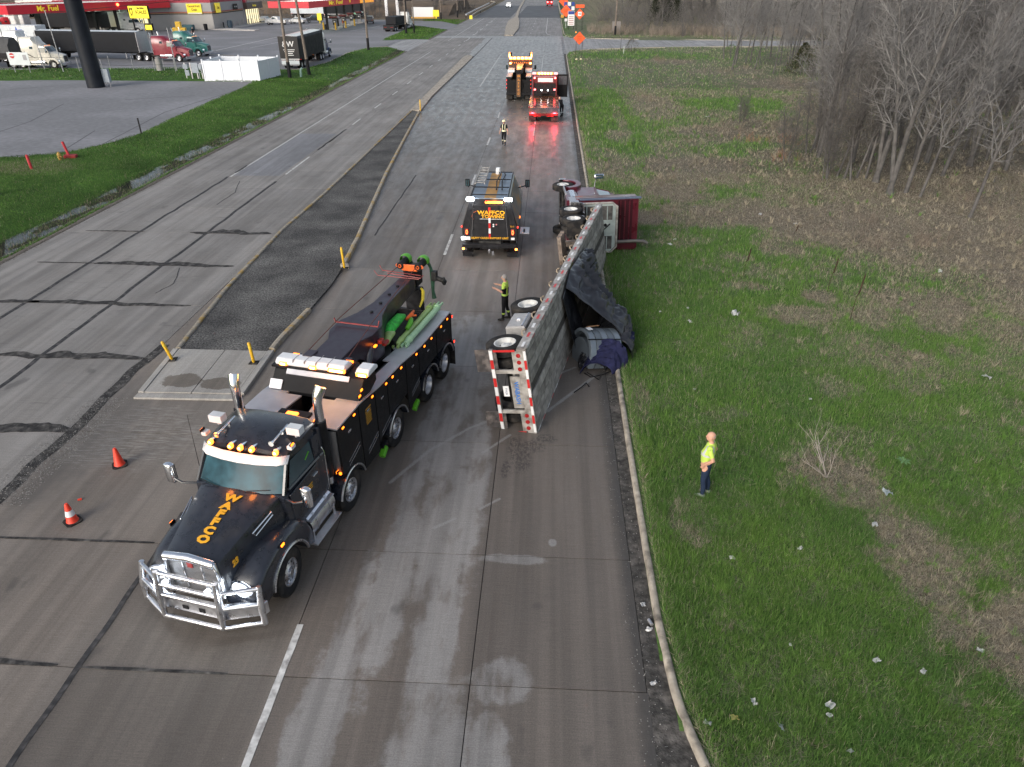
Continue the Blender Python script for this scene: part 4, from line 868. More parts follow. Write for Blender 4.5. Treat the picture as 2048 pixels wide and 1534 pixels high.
for q, (v, m_) in enumerate(((.66,palegreen),(.87,mat('pale_green_tube', (.4,.62,.36), .45)))):
    du = -.12*q
    g = G().cyl((-7.35+du,v,2.17),(-9.55+du,v+.02,2.17),.085,n=16).tube([(-7.1+du,v-.04,2.14),(-7.35+du,v,2.17)], [.06,.11], 10).cbox((-7.05+du,v+.05,2.13),(.2,.06,.06)).cbox((-7.05+du,v-.08,2.13),(.24,.05,.07)).cyl((-9.5+du,v,2.17),(-9.6+du,v,2.18),.11,n=12).cbox((-9.75+du,v-.06,2.2),(.3,.05,.05)).cbox((-9.75+du,v+.06,2.2),(.3,.05,.05))
    build('tow_leg', g, m_, T, smooth=40)
build('rear_bumper', G().box(-10.0,-9.85,-1.25,1.25,.6,.95).box(-9.86,-9.82,-1.25,1.25,.95,1.95), tex, T, bevel=.02)
build('underlift', G().box(-10.2,-9.9,-.25,.25,.5,2.6).box(-10.35,-10.0,-.9,.9,1.5,1.75), dark, T, bevel=.02)
for s in (1, -1):
    marker(T, -9.84, s*1.27, 1.85, (.07,.03,.07), redlamp, 'tail_lamp'); marker(T, -9.93, s*1.27, .95, (.07,.03,.07), redlamp, 'tail_lamp')
    build('mud_flap', G().box(-9.98,-9.95,s*1.0-.28,s*1.0+.28,.12,.75), rubber, T); build('jack_leg', G().box(-4.75,-4.55,s*1.0-.1,s*1.0+.1,.35,1.0).cbox((-4.65,s*1.18,.5),(.3,.1,.16)), dark, T, bevel=.01); build('jack_pad', G().cbox((-4.5,s*1.22,.42),(.3,.14,.14),0,(0,.5,0)).cbox((-6.75,s*1.22,.48),(.34,.12,.14),0,(0,.5,0)), limegreen, T, bevel=.02)
build('deck_knob', G().sph((-9.62,.86,2.12), .06, 10), dark, T)
lamp('console_glow', (-3.6,.2,3.15), (1,.4,.07), 4, .2, T); lamp('console_glow', (-3.75,1.25,3.0), (1,.35,.05), 2, .1, T); lamp('roof_glow', (-.75,0,2.98), (1,.26,.03), 3, .1, T); lamp('roof_glow', (-.8,.74,2.95), (1,.26,.03), 2, .08, T); lamp('roof_glow', (-.8,-.74,2.95), (1,.26,.03), 2, .08, T)
# ================================================================ SEMI TRACTORS
def paint(name, c, rough=.32): return mat(name, c, rough, coat=.5, var=.12, nscale=2)
def semi_tractor(label, m, loc, rot, sleeper=2.0, zs=3.7, hoodlen=1.5, wb=5.8, group=None, stacks=2, m2=None, wheels_m=None, roll=None, chr_=True, cat='semi truck', roundtop=True, name='semi_tractor'):
    t = thing(name, label, cat, loc, roll or (0, 0, rot), group)
    uc = wb-.15                # cowl
    uf = uc+hoodlen            # grille
    cb = uc-1.75               # cab back
    sb = cb-sleeper            # sleeper back
    rm = wheels_m or RIMD; rs = RIMSW if wheels_m is RIMW else RIMS
    for s in (1, -1):
        wheel(t, wb+.1, s*1.04, .5, tm=TYN, rm=rs)
        for u in (0, 1.32): wheel(t, u, s*1.04, .5, tm=TYN, rm=rm, dual=True)
    g = G()
    for s in (1, -1): g.box(-.8, uf-.2, s*.4-.04, s*.4+.04, .6, .86)
    for u in (0, 1.32, wb+.1): g.cyl((u,-1,.5),(u,1,.5),.08,n=8)
    for u in (0, 1.32): g.sph((u,0,.5),.2,8)
    g.box(-.1,1.5,-.45,.45,.86,.98); g.cyl((.66,0,.98),(.66,0,1.06),.48,n=16)
    for u in (2.0, 3.2, 4.4): g.box(u-.06,u+.06,-.4,.4,.62,.84)
    g.cyl((1.5,0,.62),(3.6,0,.72),.06,n=8)
    build('chassis', g, grime, t, bevel=.01)
    def ring(u, pts): return [(u, y, z) for y, z in pts]+[(u, -y, z) for y, z in pts[::-1]]
    # hood and fenders
    hs_ = [ring(u, [(hw-.02,zb),(hw,zt-.3),(hw-.05,zt-.1),(hw*.6,zt)]) for u, hw, zt, zb in [(uf,.52,1.62,.75),(uf-.1,.56,1.70,.7),(uc+hoodlen*.45,.66,1.85,.8),(uc,.92,2.0,.9)]]
    h = build('hood', G().loft(hs_), m, t, smooth=40)
    build('grille', G().box(uf-.01,uf+.03,-.44,.44,.8,1.56), chrome if chr_ else dark, h, bevel=.02)
    for q in range(5): build('grille_slat', G().box(uf+.03,uf+.04,-.40+.17*q,-.30+.17*q,.84,1.52), dark, h)
    for s in (1, -1):
        ux = wb+.1; arc = [PI*(.02+.96*q/10) for q in range(11)]; r1 = .60
        ou = [(ux-.85,.75),(ux-.72,1.1),(ux-.4,1.3),(ux,1.36),(ux+.4,1.28),(ux+.75,1.05),(ux+.85,.7)]
        pl = ou+[(ux+r1*math.cos(a), .5+r1*math.sin(a)) for a in arc]
        f = build('fender', G().prism(pl, 'y', s*.55, s*1.2), m, t, bevel=.04)
        build('headlight', G().cbox((ux+.8,s*.86,.98),(.12,.34,.2)), mat('headlight_lens', (.7,.75,.8), .15, emit=(.8,.9,1), es=.25), f, bevel=.03)
        tk = build('fuel_tank', G().cyl((cb+.9,s*.86,.78),(cb-1.0 if sleeper > 1 else cb-.2,s*.86,.78),.31,n=18), polish, t, smooth=40)
        build('step', G().box(cb+.1,cb+1.4,s*1.18-.08,s*1.18+.08,.45,.5), alu, t)
        build('mud_flap', G().box(-.78,-.75,s*.95-.3,s*.95+.3,.15,.8), rubber, t)
    build('bumper', G().prism([(uf+.16,-.7),(uf+.16,.7),(uf-.1,1.2),(uf-.2,1.2),(uf-.05,.6),(uf-.05,-.6),(uf-.2,-1.2),(uf-.1,-1.2)], 'z', .38, .72), chrome if chr_ else m, t, bevel=.03)
    # cab
    cz = 2.65
    c = build('cab', G().loft([ring(uc-.02, [(1.0,.95),(1.02,1.95),(.8,2.02),(.3,2.03)]), ring(uc-.08, [(1.04,.8),(1.05,1.98),(.85,2.05),(.3,2.05)]), ring(cb, [(1.04,.8),(1.05,2.0),(.85,2.05),(.3,2.05)])]), m, t, smooth=40)
    build('cab_roof', G().loft([ring(uc-.5, [(.92,cz-.1),(.88,cz),(.5,cz+.05),(.2,cz+.05)]), ring(uc-.8, [(.96,cz-.1),(.92,cz+.08),(.5,cz+.14),(.2,cz+.15)]), ring(cb, [(.98,cz-.1),(.94,cz+.1),(.5,cz+.18),(.2,cz+.18)])]), m, c, smooth=45)
    g = G()
    for s in (1, -1): g.tube([(uc-.1,s*.96,2.0),(uc-.52,s*.91,cz-.05)], .045, 6); g.box(cb,cb+.3,s*.97-.03,s*.97+.04,2.0,cz-.05)
    build('pillar', g, m, c)
    build('windshield', G().add([(uc-.08,-.93,2.03),(uc-.5,-.88,cz-.06),(uc-.02,0,2.05),(uc-.43,0,cz-.04),(uc-.08,.93,2.03),(uc-.5,.88,cz-.06)], [(0,2,3,1),(2,4,5,3)]), glass, c, smooth=0)
    for s in (1, -1):
        build('door_window', G().add([(uc-.28,s*1.0,2.02),(cb+.3,s*1.02,2.02),(cb+.3,s*.97,cz-.1),(uc-.62,s*.95,cz-.1)], [(0,1,2,3)]), glass, c)
        d = build('door', G().prism([(uc-.15,1.05),(uc-.15,1.98),(cb+.15,1.98),(cb+.15,1.05)], 'y', s*1.04, s*1.07), m, c, bevel=.01); build('door_handle', G().cbox((cb+.35,s*1.09,1.8),(.16,.03,.04)), chrome, d)
        mirror_set(c, uc-.12, s*.98, 2.05, s, chrome if chr_ else dark, .45)
    # sleeper with its raised fairing
    if sleeper > .2:
        rt = [(1.15,.85),(1.18,2.3),(1.1,zs-.28),(.85,zs-.02)] if roundtop else [(1.2,.85),(1.2,2.3),(1.2,zs-.1),(1.1,zs)]
        fr = .9 if roundtop else .35
        sec = [ring(sb, rt+[(.3,zs)]), ring(cb-.3, [(y, min(z, zs)) for y, z in rt]+[(.3,zs)]), ring(cb, [(1.08,.85),(1.08,2.2),(1.0,(2.7+zs)/2-.2),(.75,(2.75+zs)/2),(.3,(2.8+zs)/2+.05)]), ring(cb+fr*.7, [(.9,2.62),(.9,2.64),(.8,2.75),(.6,2.85),(.3,2.9)])]
        sl = build('sleeper', G().loft(sec), m2 or m, t, smooth=42)
        for s in (1, -1): build('sleeper_window', G().cbox((cb-.5,s*1.17,2.55 if zs > 3.3 else 2.2),(.45,.02,.3)), glass, sl, bevel=.03)
        build('side_fairing', G().box(sb,cb+.2,-1.16,1.16,.45,.6), m, t)
    for k in (-.5,-.2,.2,.5): build('clearance_lamp', G().cbox((uc-.68,k,cz+.12),(.09,.06,.05)), amberoff, c)
    if stacks:
        for s in ((1, -1) if stacks == 2 else (-1,)): build('exhaust_stack', G().tube([(sb-.16,s*.95,1.0),(sb-.16,s*.95,zs+.1),(sb-.26,s*.98,zs+.45)], .075, 10), chrome, t, smooth=50)
    return t
def box_trailer(label, loc, rot, m, mroof=whiteD, L=15.5, hgt=4.05, z0=1.15, w=1.28, tarp=False, name='semi_trailer', group=None, cat='trailer', axles=(1.2,2.6), mend=None):
    # local x = 0 at the rear doors, forward +x
    t = thing(name, label, cat, loc, (0, 0, rot), group)
    if tarp:
        secs = []; n = int(L/.6)
        for k in range(n+1):
            u = L*k/n; r_ = .0+.025*(k % 2); secs.append([(u,-w-r_,z0),(u,-w-r_,hgt-.3),(u,-w+.14,hgt-.02-.04*(k%2)),(u,0,hgt+.08-.04*(k%2)),(u,w-.14,hgt-.02-.04*(k%2)),(u,w+r_,hgt-.3),(u,w+r_,z0)])
        b = build('tarp_cover', G().loft(secs), m, t, smooth=25)
        if mroof is not m: build('roof_sheet', G().loft([[(u,-w+.12,hgt-.02),(u,0,hgt+.1),(u,w-.12,hgt-.02),(u,0,hgt+.02)] for u in (0,L*.33,L*.66,L)]), mroof, b)
        build('end_frame', G().box(L,L+.05,-w-.02,w+.02,z0,hgt), mend or m, b); build('end_frame', G().box(-.05,0,-w-.02,w+.02,z0,hgt), mend or m, b)
    else:
        b = build('box_body', G().box(0,L,-w,w,z0,hgt), m, t, bevel=.04)
        build('roof', G().box(.02,L-.02,-w+.03,w-.03,hgt,hgt+.02), mroof, b)
        for s in (1,-1): build('side_rail', G().box(0,L,s*w-.015,s*w+.015,z0,z0+.12).box(0,L,s*w-.015,s*w+.015,hgt-.1,hgt), alu, b)
        build('rear_door', G().box(-.03,0,-w+.08,-.02,z0+.1,hgt-.12), whiteD, b); build('rear_door', G().box(-.03,0,.02,w-.08,z0+.1,hgt-.12), whiteD, b)
    build('under_frame', G().box(0,L,-.5,-.42,z0-.22,z0).box(0,L,.42,.5,z0-.22,z0).box(.1,4.5,-.5,.5,.75,.9), grime, t)
    for s in (1,-1):
        for u in axles: wheel(t, u, s*1.04, .5, tm=TYN, rm=RIMW, dual=True)
        build('landing_leg', G().box(L-2.9,L-2.75,s*.6-.06,s*.6+.06,.25,z0), alu, t); marker(t, L*.5, s*(w+.03), z0+.05, (.12,.03,.06), amberoff); marker(t, .3, s*(w+.03), z0+.05, (.1,.03,.06), redlamp)
        build('tail_lamp', G().cbox((-.06,s*.95,z0-.08),(.04,.4,.12)), redlens, t)
    build('rear_guard', G().box(-.08,0,-1.15,1.15,.5,.6).box(-.06,0,-.6,-.5,.55,z0).box(-.06,0,.5,.6,.55,z0), alu, t)
    return t

# ================================================================ THE OVERTURNED FLATBED
wood = [mat('grey_deck_board', (.26,.245,.215), .85, var=.4, nscale=3, bump=.5, bscale=30, col2=(.165,.15,.13), c2scale=2.5), mat('pale_deck_board', (.33,.31,.275), .85, var=.35, nscale=4, bump=.5, bscale=30, col2=(.22,.205,.18), c2scale=3), mat('dark_deck_strip', (.075,.07,.062), .85, var=.3, nscale=5, bump=.3)]
tr_alu = mat('weathered_aluminium', (.44,.42,.39), .55, .35, var=.25, nscale=6, col2=(.22,.2,.18), c2scale=3.5)
tapeR = mat('red_tape', (.5,.02,.02), .35, var=.05); tapeW = mat('white_tape', (.7,.7,.7), .35, var=.05)
roll_t = R(82)
FT = thing('flatbed_trailer', 'flatbed semi trailer lying on its side with its grey plank deck upright', 'trailer', (-1.70,16.60,1.09), (roll_t, 0, R(78.4)))
L_ = 13.9; zd = 1.45
rows = [(-1.27,-.98,0),(-.97,-.68,1),(-.67,-.38,0),(-.37,-.07,1),(-.055,.20,2),(.215,.5,0),(.51,.8,1),(.81,1.09,0),(1.10,1.27,1)]
dk = build('deck', G().box(.05,L_-.05,-1.26,1.26,zd-.06,zd-.03), grime, FT)
for (a, b, k) in rows:
    cuts2 = sorted([0.06]+[random.uniform(3,11)]+[L_-.06])
    for i in range(len(cuts2)-1): build('plank', G().box(cuts2[i]+.004, cuts2[i+1]-.004, a+.006, b-.006, zd-.04, zd+random.uniform(-.004,.006)-(.012 if k == 2 else 0)), wood[k], dk, smooth=0)
for s in (1, -1):
    r_ = build('side_rail', G().box(0,L_,s*1.29-.02,s*1.29+.02,zd-.24,zd+.01).box(0,L_,s*1.26-.03,s*1.31,zd-.26,zd-.23), tr_alu, FT, bevel=.006)
    for k in range(int(L_/.6)): build('tape_strip', G().box(.1+.6*k,.1+.6*k+.28,s*1.31,s*1.316,zd-.16,zd-.09).box(.1+.6*k,.1+.6*k+.28,s*1.272,s*1.30,zd+.01,zd+.014), tapeR if k % 2 else tapeW, r_)
    if s > 0:
        for k in range(11): build('rope_winch', G().tube([(1.0+1.2*k+.2*math.sin(q), 1.33+.05*math.cos(q*2), zd-.30+.04*math.sin(q*3)) for q in [x*.7 for x in range(9)]], .018, 5), mat('strap_webbing', (.35,.28,.2), .9, var=.3), r_)
g = G()
for s in (1, -1): g.box(.1,L_-.4,s*.5-.06,s*.5+.06,zd-.5,zd-.44).box(.1,L_-.4,s*.5-.015,s*.5+.015,zd-.46,zd-.1).box(.1,L_-.4,s*.5-.06,s*.5+.06,zd-.1,zd-.06)
build('main_beam', g, tr_alu, FT)
for k in range(22): build('cross_member', G().box(.3+.62*k-.03,.3+.62*k+.03,-1.24,1.24,zd-.16,zd-.06), tr_alu, FT)
# rear frame: bumper bar, posts, lamps
rf = build('rear_frame', G().box(-.06,.02,-1.3,1.3,zd-.26,zd), tr_alu, FT, bevel=.01)
build('bumper_bar', G().box(-.05,.05,-1.22,1.28,.42,.53), tr_alu, rf, bevel=.01)
for k in range(9): build('bar_tape', G().box(-.056,-.05,-1.2+.275*k,-1.2+.275*k+.26,.43,.52).box(-.066,-.06,-1.25+.28*k,-1.25+.28*k+.26,zd-.08,zd-.01), tapeR if k % 2 else tapeW, rf)
for s in (.62, -.62): build('bumper_post', G().box(-.04,.04,s-.05,s+.05,.5,zd-.2), tr_alu, rf, bevel=.008)
for s in (1, -1):
    lp = build('lamp_panel', G().box(-.045,.0,s*.92-.32,s*.92+.32,zd-.40,zd-.06), tr_alu, rf, bevel=.01)
    for q in range(3): build('tail_lamp', G().cyl((-.07,s*.92-.2+.2*q,zd-.22),(-.04,s*.92-.2+.2*q,zd-.22),.062,n=14), redlens, lp)
    build('bar_tape', G().box(-.066,-.06,s*1.26-.03,s*1.26+.03,.55,zd-.3), tapeR, rf)
sg = build('maker_panel', G().box(-.035,-.01,-.5,.48,zd-.55,zd-.27), tr_alu, rf)
tt = text('maker_lettering', 'WABASH', .17, mat('blue_lettering', (.02,.16,.5), .5), sg, ex=.002, bold=.004); tt.location = (-.038, -.02, zd-.40); tt.rotation_euler = (PI/2, 0, -PI/2)
pl_ = build('number_plate', G().box(-.05,-.04,-.12,.2,zd-.78,zd-.62), whitelet, rf); tt = text('plate_number', 'TY0 JSI', .07, mat('plate_ink', (.03,.05,.15), .5), pl_, ex=.002); tt.location = (-.053,.04,zd-.70); tt.rotation_euler = (PI/2,0,-PI/2)
for u in (.75, 3.45):
    for s in (1, -1):
        w = child('wheel', RIMW, FT, (u, s*1.02, .65), (0, random.random(), 0 if s > 0 else PI), (1.08,1,1.08)); child('tyre', TYN, w, (0,0,0)); child('tyre', TYN, w, (0,-.33,0))
    build('axle', G().cyl((u,-1,.65),(u,1,.65),.08,n=12).cbox((u+.1,.55,.85),(.4,.12,.3)).cbox((u+.1,-.55,.85),(.4,.12,.3)).cyl((u+.25,.3,.7),(u+.25,.5,.7),.12,n=10).cyl((u+.25,-.5,.7),(u+.25,-.3,.7),.12,n=10), grime, FT)
for s in (1,): build('mud_flap', G().box(-.02,.0,s*.95-.33,s*.95+.33,.02,.62), mat('flap_plastic', (.06,.055,.055), .5, var=.3, col2=(.16,.14,.13), c2scale=4), FT)
build('mud_flap', G().box(-.02,.0,-.95-.33,-.95+.33,.02,.62), MATS['flap_plastic'], FT)
tb = build('tool_box', G().box(1.65,2.65,.62,1.16,.42,1.0), mat('toolbox_grey', (.42,.41,.4), .5, .3, var=.2), FT, bevel=.02); build('tool_box_lid', G().box(1.68,2.62,1.16,1.18,.45,.97), MATS['toolbox_grey'], tb, bevel=.008); build('lid_latch', G().cbox((2.15,1.2,.7),(.06,.04,.1)).cyl((1.7,1.2,.9),(2.6,1.2,.9),.015,n=6), chrome, tb)
build('landing_leg', G().box(10.6,10.8,.55,.75,.2,1.2).box(10.9,11.0,.55,.7,.3,1.2).cbox((10.7,.65,.16),(.3,.3,.04)), mat('rusty_leg', (.2,.16,.13), .8, var=.4, col2=(.1,.07,.05)), FT, bevel=.01); build('landing_leg', G().box(10.6,10.8,-.75,-.55,.2,1.2).cbox((10.7,-.65,.16),(.3,.3,.04)), MATS['rusty_leg'], FT, bevel=.01)
for u, h_ in ((9.6,.5),(9.9,.55),(10.2,.45)): build('dunnage_rack', G().box(u-.09,u+.09,.2,1.3,.35,.5), MATS['rusty_leg'], FT)
build('air_tank', G().cyl((4.6,.1,1.05),(5.7,.1,1.05),.16,n=14), grime, FT, smooth=40); build('hose', G().tube([(3.5,.3,.9),(5,.5,1.1),(7,.35,1.0),(9,.4,1.15),(11.5,.2,1.1)], .02, 6), dark, FT)
for q in range(4): build('hanging_strap', G().box(6.2+.14*q,6.25+.14*q,-.9,1.28,zd+.01,zd+.03), mat('olive_strap', (.12,.12,.05), .8, var=.2), FT)

# ---- load spilled to the right of the deck: tarp, coils, blankets
tarpm = mat('black_tarp', (.014,.015,.019), .36, coat=.2, var=.4, nscale=3, bump=.35, bscale=9)
def tarp_mesh(name, label, P, nu, nv, m, amp=.16, seed=1, cat='tarp'):
    vs = []; fs = []
    for i in range(nu+1):
        for j in range(nv+1):
            s, t = i/nu, j/nv; p = P(s, t); e = min(1, 6*min(s, 1-s)+.2)*min(1, 5*min(t, 1-t)+.1)
            f1 = 1-abs(2*float(vnoise(s*9+t*2.2, t*3.1+s, seed))-1); f2 = 1-abs(2*float(vnoise(s*21-t*4, t*9, seed+3))-1); f3 = float(vnoise(s*50, t*40, seed+9)); f3 += 1.6*(1-abs(math.sin(s*17+t*4+4.5*float(vnoise(s*3+1, t*3, seed+20)))))**1.5+.8*(1-abs(math.sin(t*15-s*7+5*float(vnoise(s*4, t*4, seed+30)))))**2-.7
            d = amp*e*(f1*1.0+.45*f2+.15*f3-.6); vs.append((p[0]+d*.75+.05*e*(f2-.5), p[1]+.12*e*(f2-.5), max(.01, p[2]+d*.8)))
    for i in range(nu):
        for j in range(nv): a = i*(nv+1)+j; fs.append((a, a+nv+1, a+nv+2, a+1))
    o = build(name, G().add(vs, fs), m, smooth=55, fix=False); so = o.modifiers.new('solid', 'SOLIDIFY'); so.thickness = .012
    return tag(o, label, cat)
def deckx(y, z): # world x of the deck face at (y, z)
    return -.12+(y-16.28)*.2057-z*.135
def P1(s, t):
    y = 21.2+4.8*s; zt_ = float(np.interp(s, [0,.2,.55,.8,1], [2.3,2.55,2.45,2.3,1.9])); xe = float(np.interp(y, [21.2,21.9,22.8,23.8,24.8,26.0], [2.95,3.0,2.75,2.3,2.05,1.95]))
    x0 = deckx(y, zt_)+.05; x = x0+(xe-x0)*t; z = zt_*(1-t**1.9)*(1-.22*math.sin(PI*t))+.2*math.sin(PI*t)*(1-s); return (x, y-.5*t*(1-s), z)
tarp_mesh('tarp', 'crumpled black tarp draped from the upright deck down to the grass', P1, 90, 64, tarpm, .34, 3)
def P2(s, t):
    y = 20.7+1.1*s; zt_ = 2.15+.25*s; x0 = deckx(y, zt_)+.04; return (x0+.55*t+.2*s*t, y+.15*math.sin(t*3), zt_*(1-t*.98))
tarp_mesh('tarp', 'narrow fold of black tarp hanging down the deck beside the coils', P2, 22, 34, tarpm, .09, 6)
blue = mat('navy_blanket', (.022,.024,.065), .9, var=.35, nscale=6, bump=.5, bscale=30)
def P3(s, t):
    a = PI*t; cx, cy = 1.66+.4*s, 19.62+.55*s; r_ = .5+.16*s; return (cx-math.cos(a)*r_, cy+.1*math.sin(a), max(.01, .03+math.sin(a)*(.32+.62*s)))
tarp_mesh('moving_blanket', 'dark navy blanket heaped over the near end of the coils', P3, 30, 30, blue, .16, 9, 'blanket')
def P4(s, t): a = PI*t; return (2.62-math.cos(a)*.3+.1*s, 20.9+.9*s, .05+math.sin(a)*.7)
tarp_mesh('moving_blanket', 'dark navy blanket bulging out at the grass edge of the tarp', P4, 20, 20, blue, .12, 12, 'blanket')
def P5(s, t): a = PI*t; return (1.55-math.cos(a)*.42, 19.85+.55*s, .02+math.sin(a)*(.28+.35*s))
tarp_mesh('tarp', 'black tarp end lying on the road in front of the coils', P5, 20, 24, tarpm, .12, 15)
def P6(s, t): a = PI*t; return (2.28-math.cos(a)*(.62-.12*s)+.1*s, 20.75+1.9*s+.3*math.cos(a), .03+math.sin(a)*(.72+.35*s))
tarp_mesh('tarp', 'bulging black tarp heap over the kerb beside the coils', P6, 50, 44, tarpm, .26, 21)
# coils: nested curved steel plates, banded
ct = thing('coil_bundle', 'bundle of grey nested curved plates with black bands spilled beside the deck', 'coils', (1.66,20.72,.0), (R(-10), R(2), R(-66)))
cm = [mat('coil_blue_grey', (.19,.225,.26), .4, .35, var=.12, nscale=2), mat('coil_grey', (.14,.165,.19), .42, .35, var=.12, nscale=2)]
for k in range(5):
    r0 = .62+.0*k; y0 = -.62+.235*k; n = 16; secs = []
    for q in range(n+1):
        a = R(-15+180*q/n); secs.append([(r0*1.05*math.cos(a), y0, r0*1.15*math.sin(a)+.25), ((r0+.10)*1.05*math.cos(a), y0+.01, (r0+.10)*1.15*math.sin(a)+.25), ((r0+.10)*1.05*math.cos(a), y0+.215, (r0+.1)*1.15*math.sin(a)+.25), (r0*1.05*math.cos(a), y0+.215, r0*1.15*math.sin(a)+.25)])
    build('curved_plate', G().loft(secs), cm[k % 2], ct, smooth=40, bevel=.01)
for a in (55, 100, 140):
    a = R(a); build('steel_band', G().cbox((.735*1.05*math.cos(a), -.05, .735*1.15*math.sin(a)+.25), (.03, 1.25, .02), 0, (0, PI/2-a, 0)), dark, ct)
build('coil_core', G().cyl((0,-.6,.25),(0,.6,.25),.52,n=20), cm[1], ct, smooth=40)
a = R(120); build('wooden_block', G().cbox((.76*1.05*math.cos(a), -.1, .76*1.15*math.sin(a)+.25), (.12,.45,.04), 0, (0, PI/2-a, .2)), mat('bare_wood', (.36,.2,.1), .8), ct)
a = R(85); build('paper_tag', G().cbox((.78*1.05*math.cos(a), -.5, .78*1.15*math.sin(a)+.25), (.16,.2,.006), 0, (0, PI/2-a, .3)), whitelet, ct)
tag(build('tarp_strap', G().tube([(1.3,19.7,.03),(1.5,19.45,.02),(1.9,19.6,.05),(2.2,19.9,.03)], .016, 5).tube([(1.4,19.75,.02),(1.75,19.3,.02),(1.8,19.5,.03)], .014, 5), dark), 'loose black straps trailing on the road from the tarp', 'strap')
tag(build('strap_hook', G().tube([at(1148,786)+(.02,), at(1163,777)+(.05,), at(1172,768)+(.04,), at(1178,774)+(.02,)], .018, 5), dark), 'bent black strap hook lying alone on the road', 'hook')
for (x, y) in ((1.05,25.6),(1.5,27)): pass

# ---- the tractor on its side
maroon = mat('maroon_paint', (.085,.008,.018), .32, coat=.5, var=.2, nscale=2); grime2 = mat('worn_chassis', (.12,.115,.11), .7, .2, var=.4, col2=(.05,.05,.05), c2scale=4)
OT = semi_tractor('maroon semi tractor lying on its side across the kerb', maroon, (.62,28.35,1.24), 0, sleeper=.8, zs=3.62, hoodlen=1.25, wb=5.3, stacks=0, wheels_m=RIMW, roll=(R(88), 0, R(94)), roundtop=False)
sb_ = 5.3-.15-1.75-.8
bk = build('sleeper_back_panel', G().box(sb_-.03,sb_,-1.15,1.15,1.0,3.5), maroon, OT, bevel=.01)
build('recess_panel', G().box(sb_-.04,sb_-.03,-.75,1.08,2.72,3.36), mat('recess_maroon', (.03,.006,.01), .5), bk)
for q in range(3): build('recess_strip', G().box(sb_-.06,sb_-.04,-.72,1.05,2.8+.2*q,2.8+.2*q+.05), maroon, bk)
build('roof_lip', G().prism([(sb_-.1,1.14),(sb_-.1,1.2),(sb_+.12,1.2),(sb_+.12,1.14)], 'z', 1.0, 3.72), mat('slate_fairing', (.08,.1,.15), .4, var=.15), OT, bevel=.01)
build('grab_handle', G().cbox((sb_-.07,.85,2.2),(.03,.03,.35)).cbox((sb_-.07,-.7,2.45),(.03,.35,.03)), chrome, bk)
build('exhaust_pipe', G().tube([(sb_-.25,-.75,1.2),(sb_-.25,-.72,3.5),(sb_-.25,-.76,3.9),(sb_-.25,-.86,4.05)], .075, 12), mat('dull_exhaust', (.16,.15,.14), .6, .5, var=.2), OT, smooth=50)
# aluminium headache rack behind the cab
pale = mat('pale_green_grey_metal', (.42,.48,.47), .5, .3, var=.15, nscale=5)
hr = build('headache_rack', G().prism([(-1.05,.95),(-1.05,2.35),(-.85,2.55),(.95,2.55),(1.1,2.35),(1.1,.95)], 'x', sb_-.52, sb_-.46), pale, OT, bevel=.01)
build('rack_frame', G().tube([(sb_-.55,-1.08,.95),(sb_-.55,-1.08,2.38),(sb_-.55,-.85,2.6),(sb_-.55,.97,2.6),(sb_-.55,1.14,2.38),(sb_-.55,1.14,.95)], .045, 6), tr_alu, hr)
for (a, b) in ((-.95,-.35),(.38,1.0)):
    build('rack_recess', G().box(sb_-.535,sb_-.52,a,b,1.15,2.4), grime2, hr)
    for q in range(4): build('rack_bar', G().box(sb_-.56,sb_-.535,a+.02,b-.02,1.25+.3*q,1.29+.3*q), pale, hr)
for z in (1.35, 2.1): build('rack_latch', G().cyl((sb_-.56,.15,z),(sb_-.52,.15,z),.07,n=10), dark, hr)
build('air_hose', G().tube([(sb_-.6,-.3,1.5),(sb_-.8,-.25,1.9),(sb_-.7,-.1,1.9),(sb_-.55,.2,2.3)], .025, 6).tube([(sb_-.6,-.5,1.2),(sb_-.9,-.7,1.3),(sb_-.8,-.9,1.5),(sb_-.6,-.8,1.7)], .06, 8), dark, OT)
build('battery_box', G().box(3.2,4.2,.7,1.15,.5,.95), maroon, OT, bevel=.02); build('deck_step', G().box(2.2,3.1,.65,1.18,.55,.95), alu, OT, bevel=.02)
build('quarter_fender', G().lathe([(.6,.75),(.62,.75),(.62,1.3),(.6,1.3)], 10, 0, 'y', (1.32,0,.5), a0=.1, a1=1.3), chrome, OT)
build('rear_lamp', G().cbox((-.82,.2,.75),(.05,.5,.1)), redlens, OT)

# ================================================================ SERVICE TRUCK (rear towards us)
ST = thing('service_truck', 'black heavy-crash support box truck seen from behind with white work lights on', 'service truck', (-2.53,30.3,0), R(90))
sv = mat('service_black', (.012,.012,.014), .35, coat=.4, var=.2); slate = mat('slate_roof', (.2,.25,.31), .35, .4, var=.15, nscale=3)
W0, W1 = 1.2, .88
def srg(u, zt=2.62): return [(u,W0+.03,.75),(u,W0+.03,1.35),(u,W1,zt-.08),(u,W1-.1,zt),(u,-W1+.1,zt),(u,-W1,zt-.08),(u,-W0-.03,1.35),(u,-W0-.03,.75)]
bx = build('body', G().loft([srg(0), srg(4.6)]), sv, ST, smooth=20, bevel=.02)
build('roof', G().box(.03,4.58,-W1+.1,W1-.1,2.62,2.65), slate, bx)
build('roof_stripe', G().box(.05,4.5,-.28,.22,2.652,2.656), mat('ochre_wrap', (.42,.22,.05), .5, var=.3, nscale=3), bx)
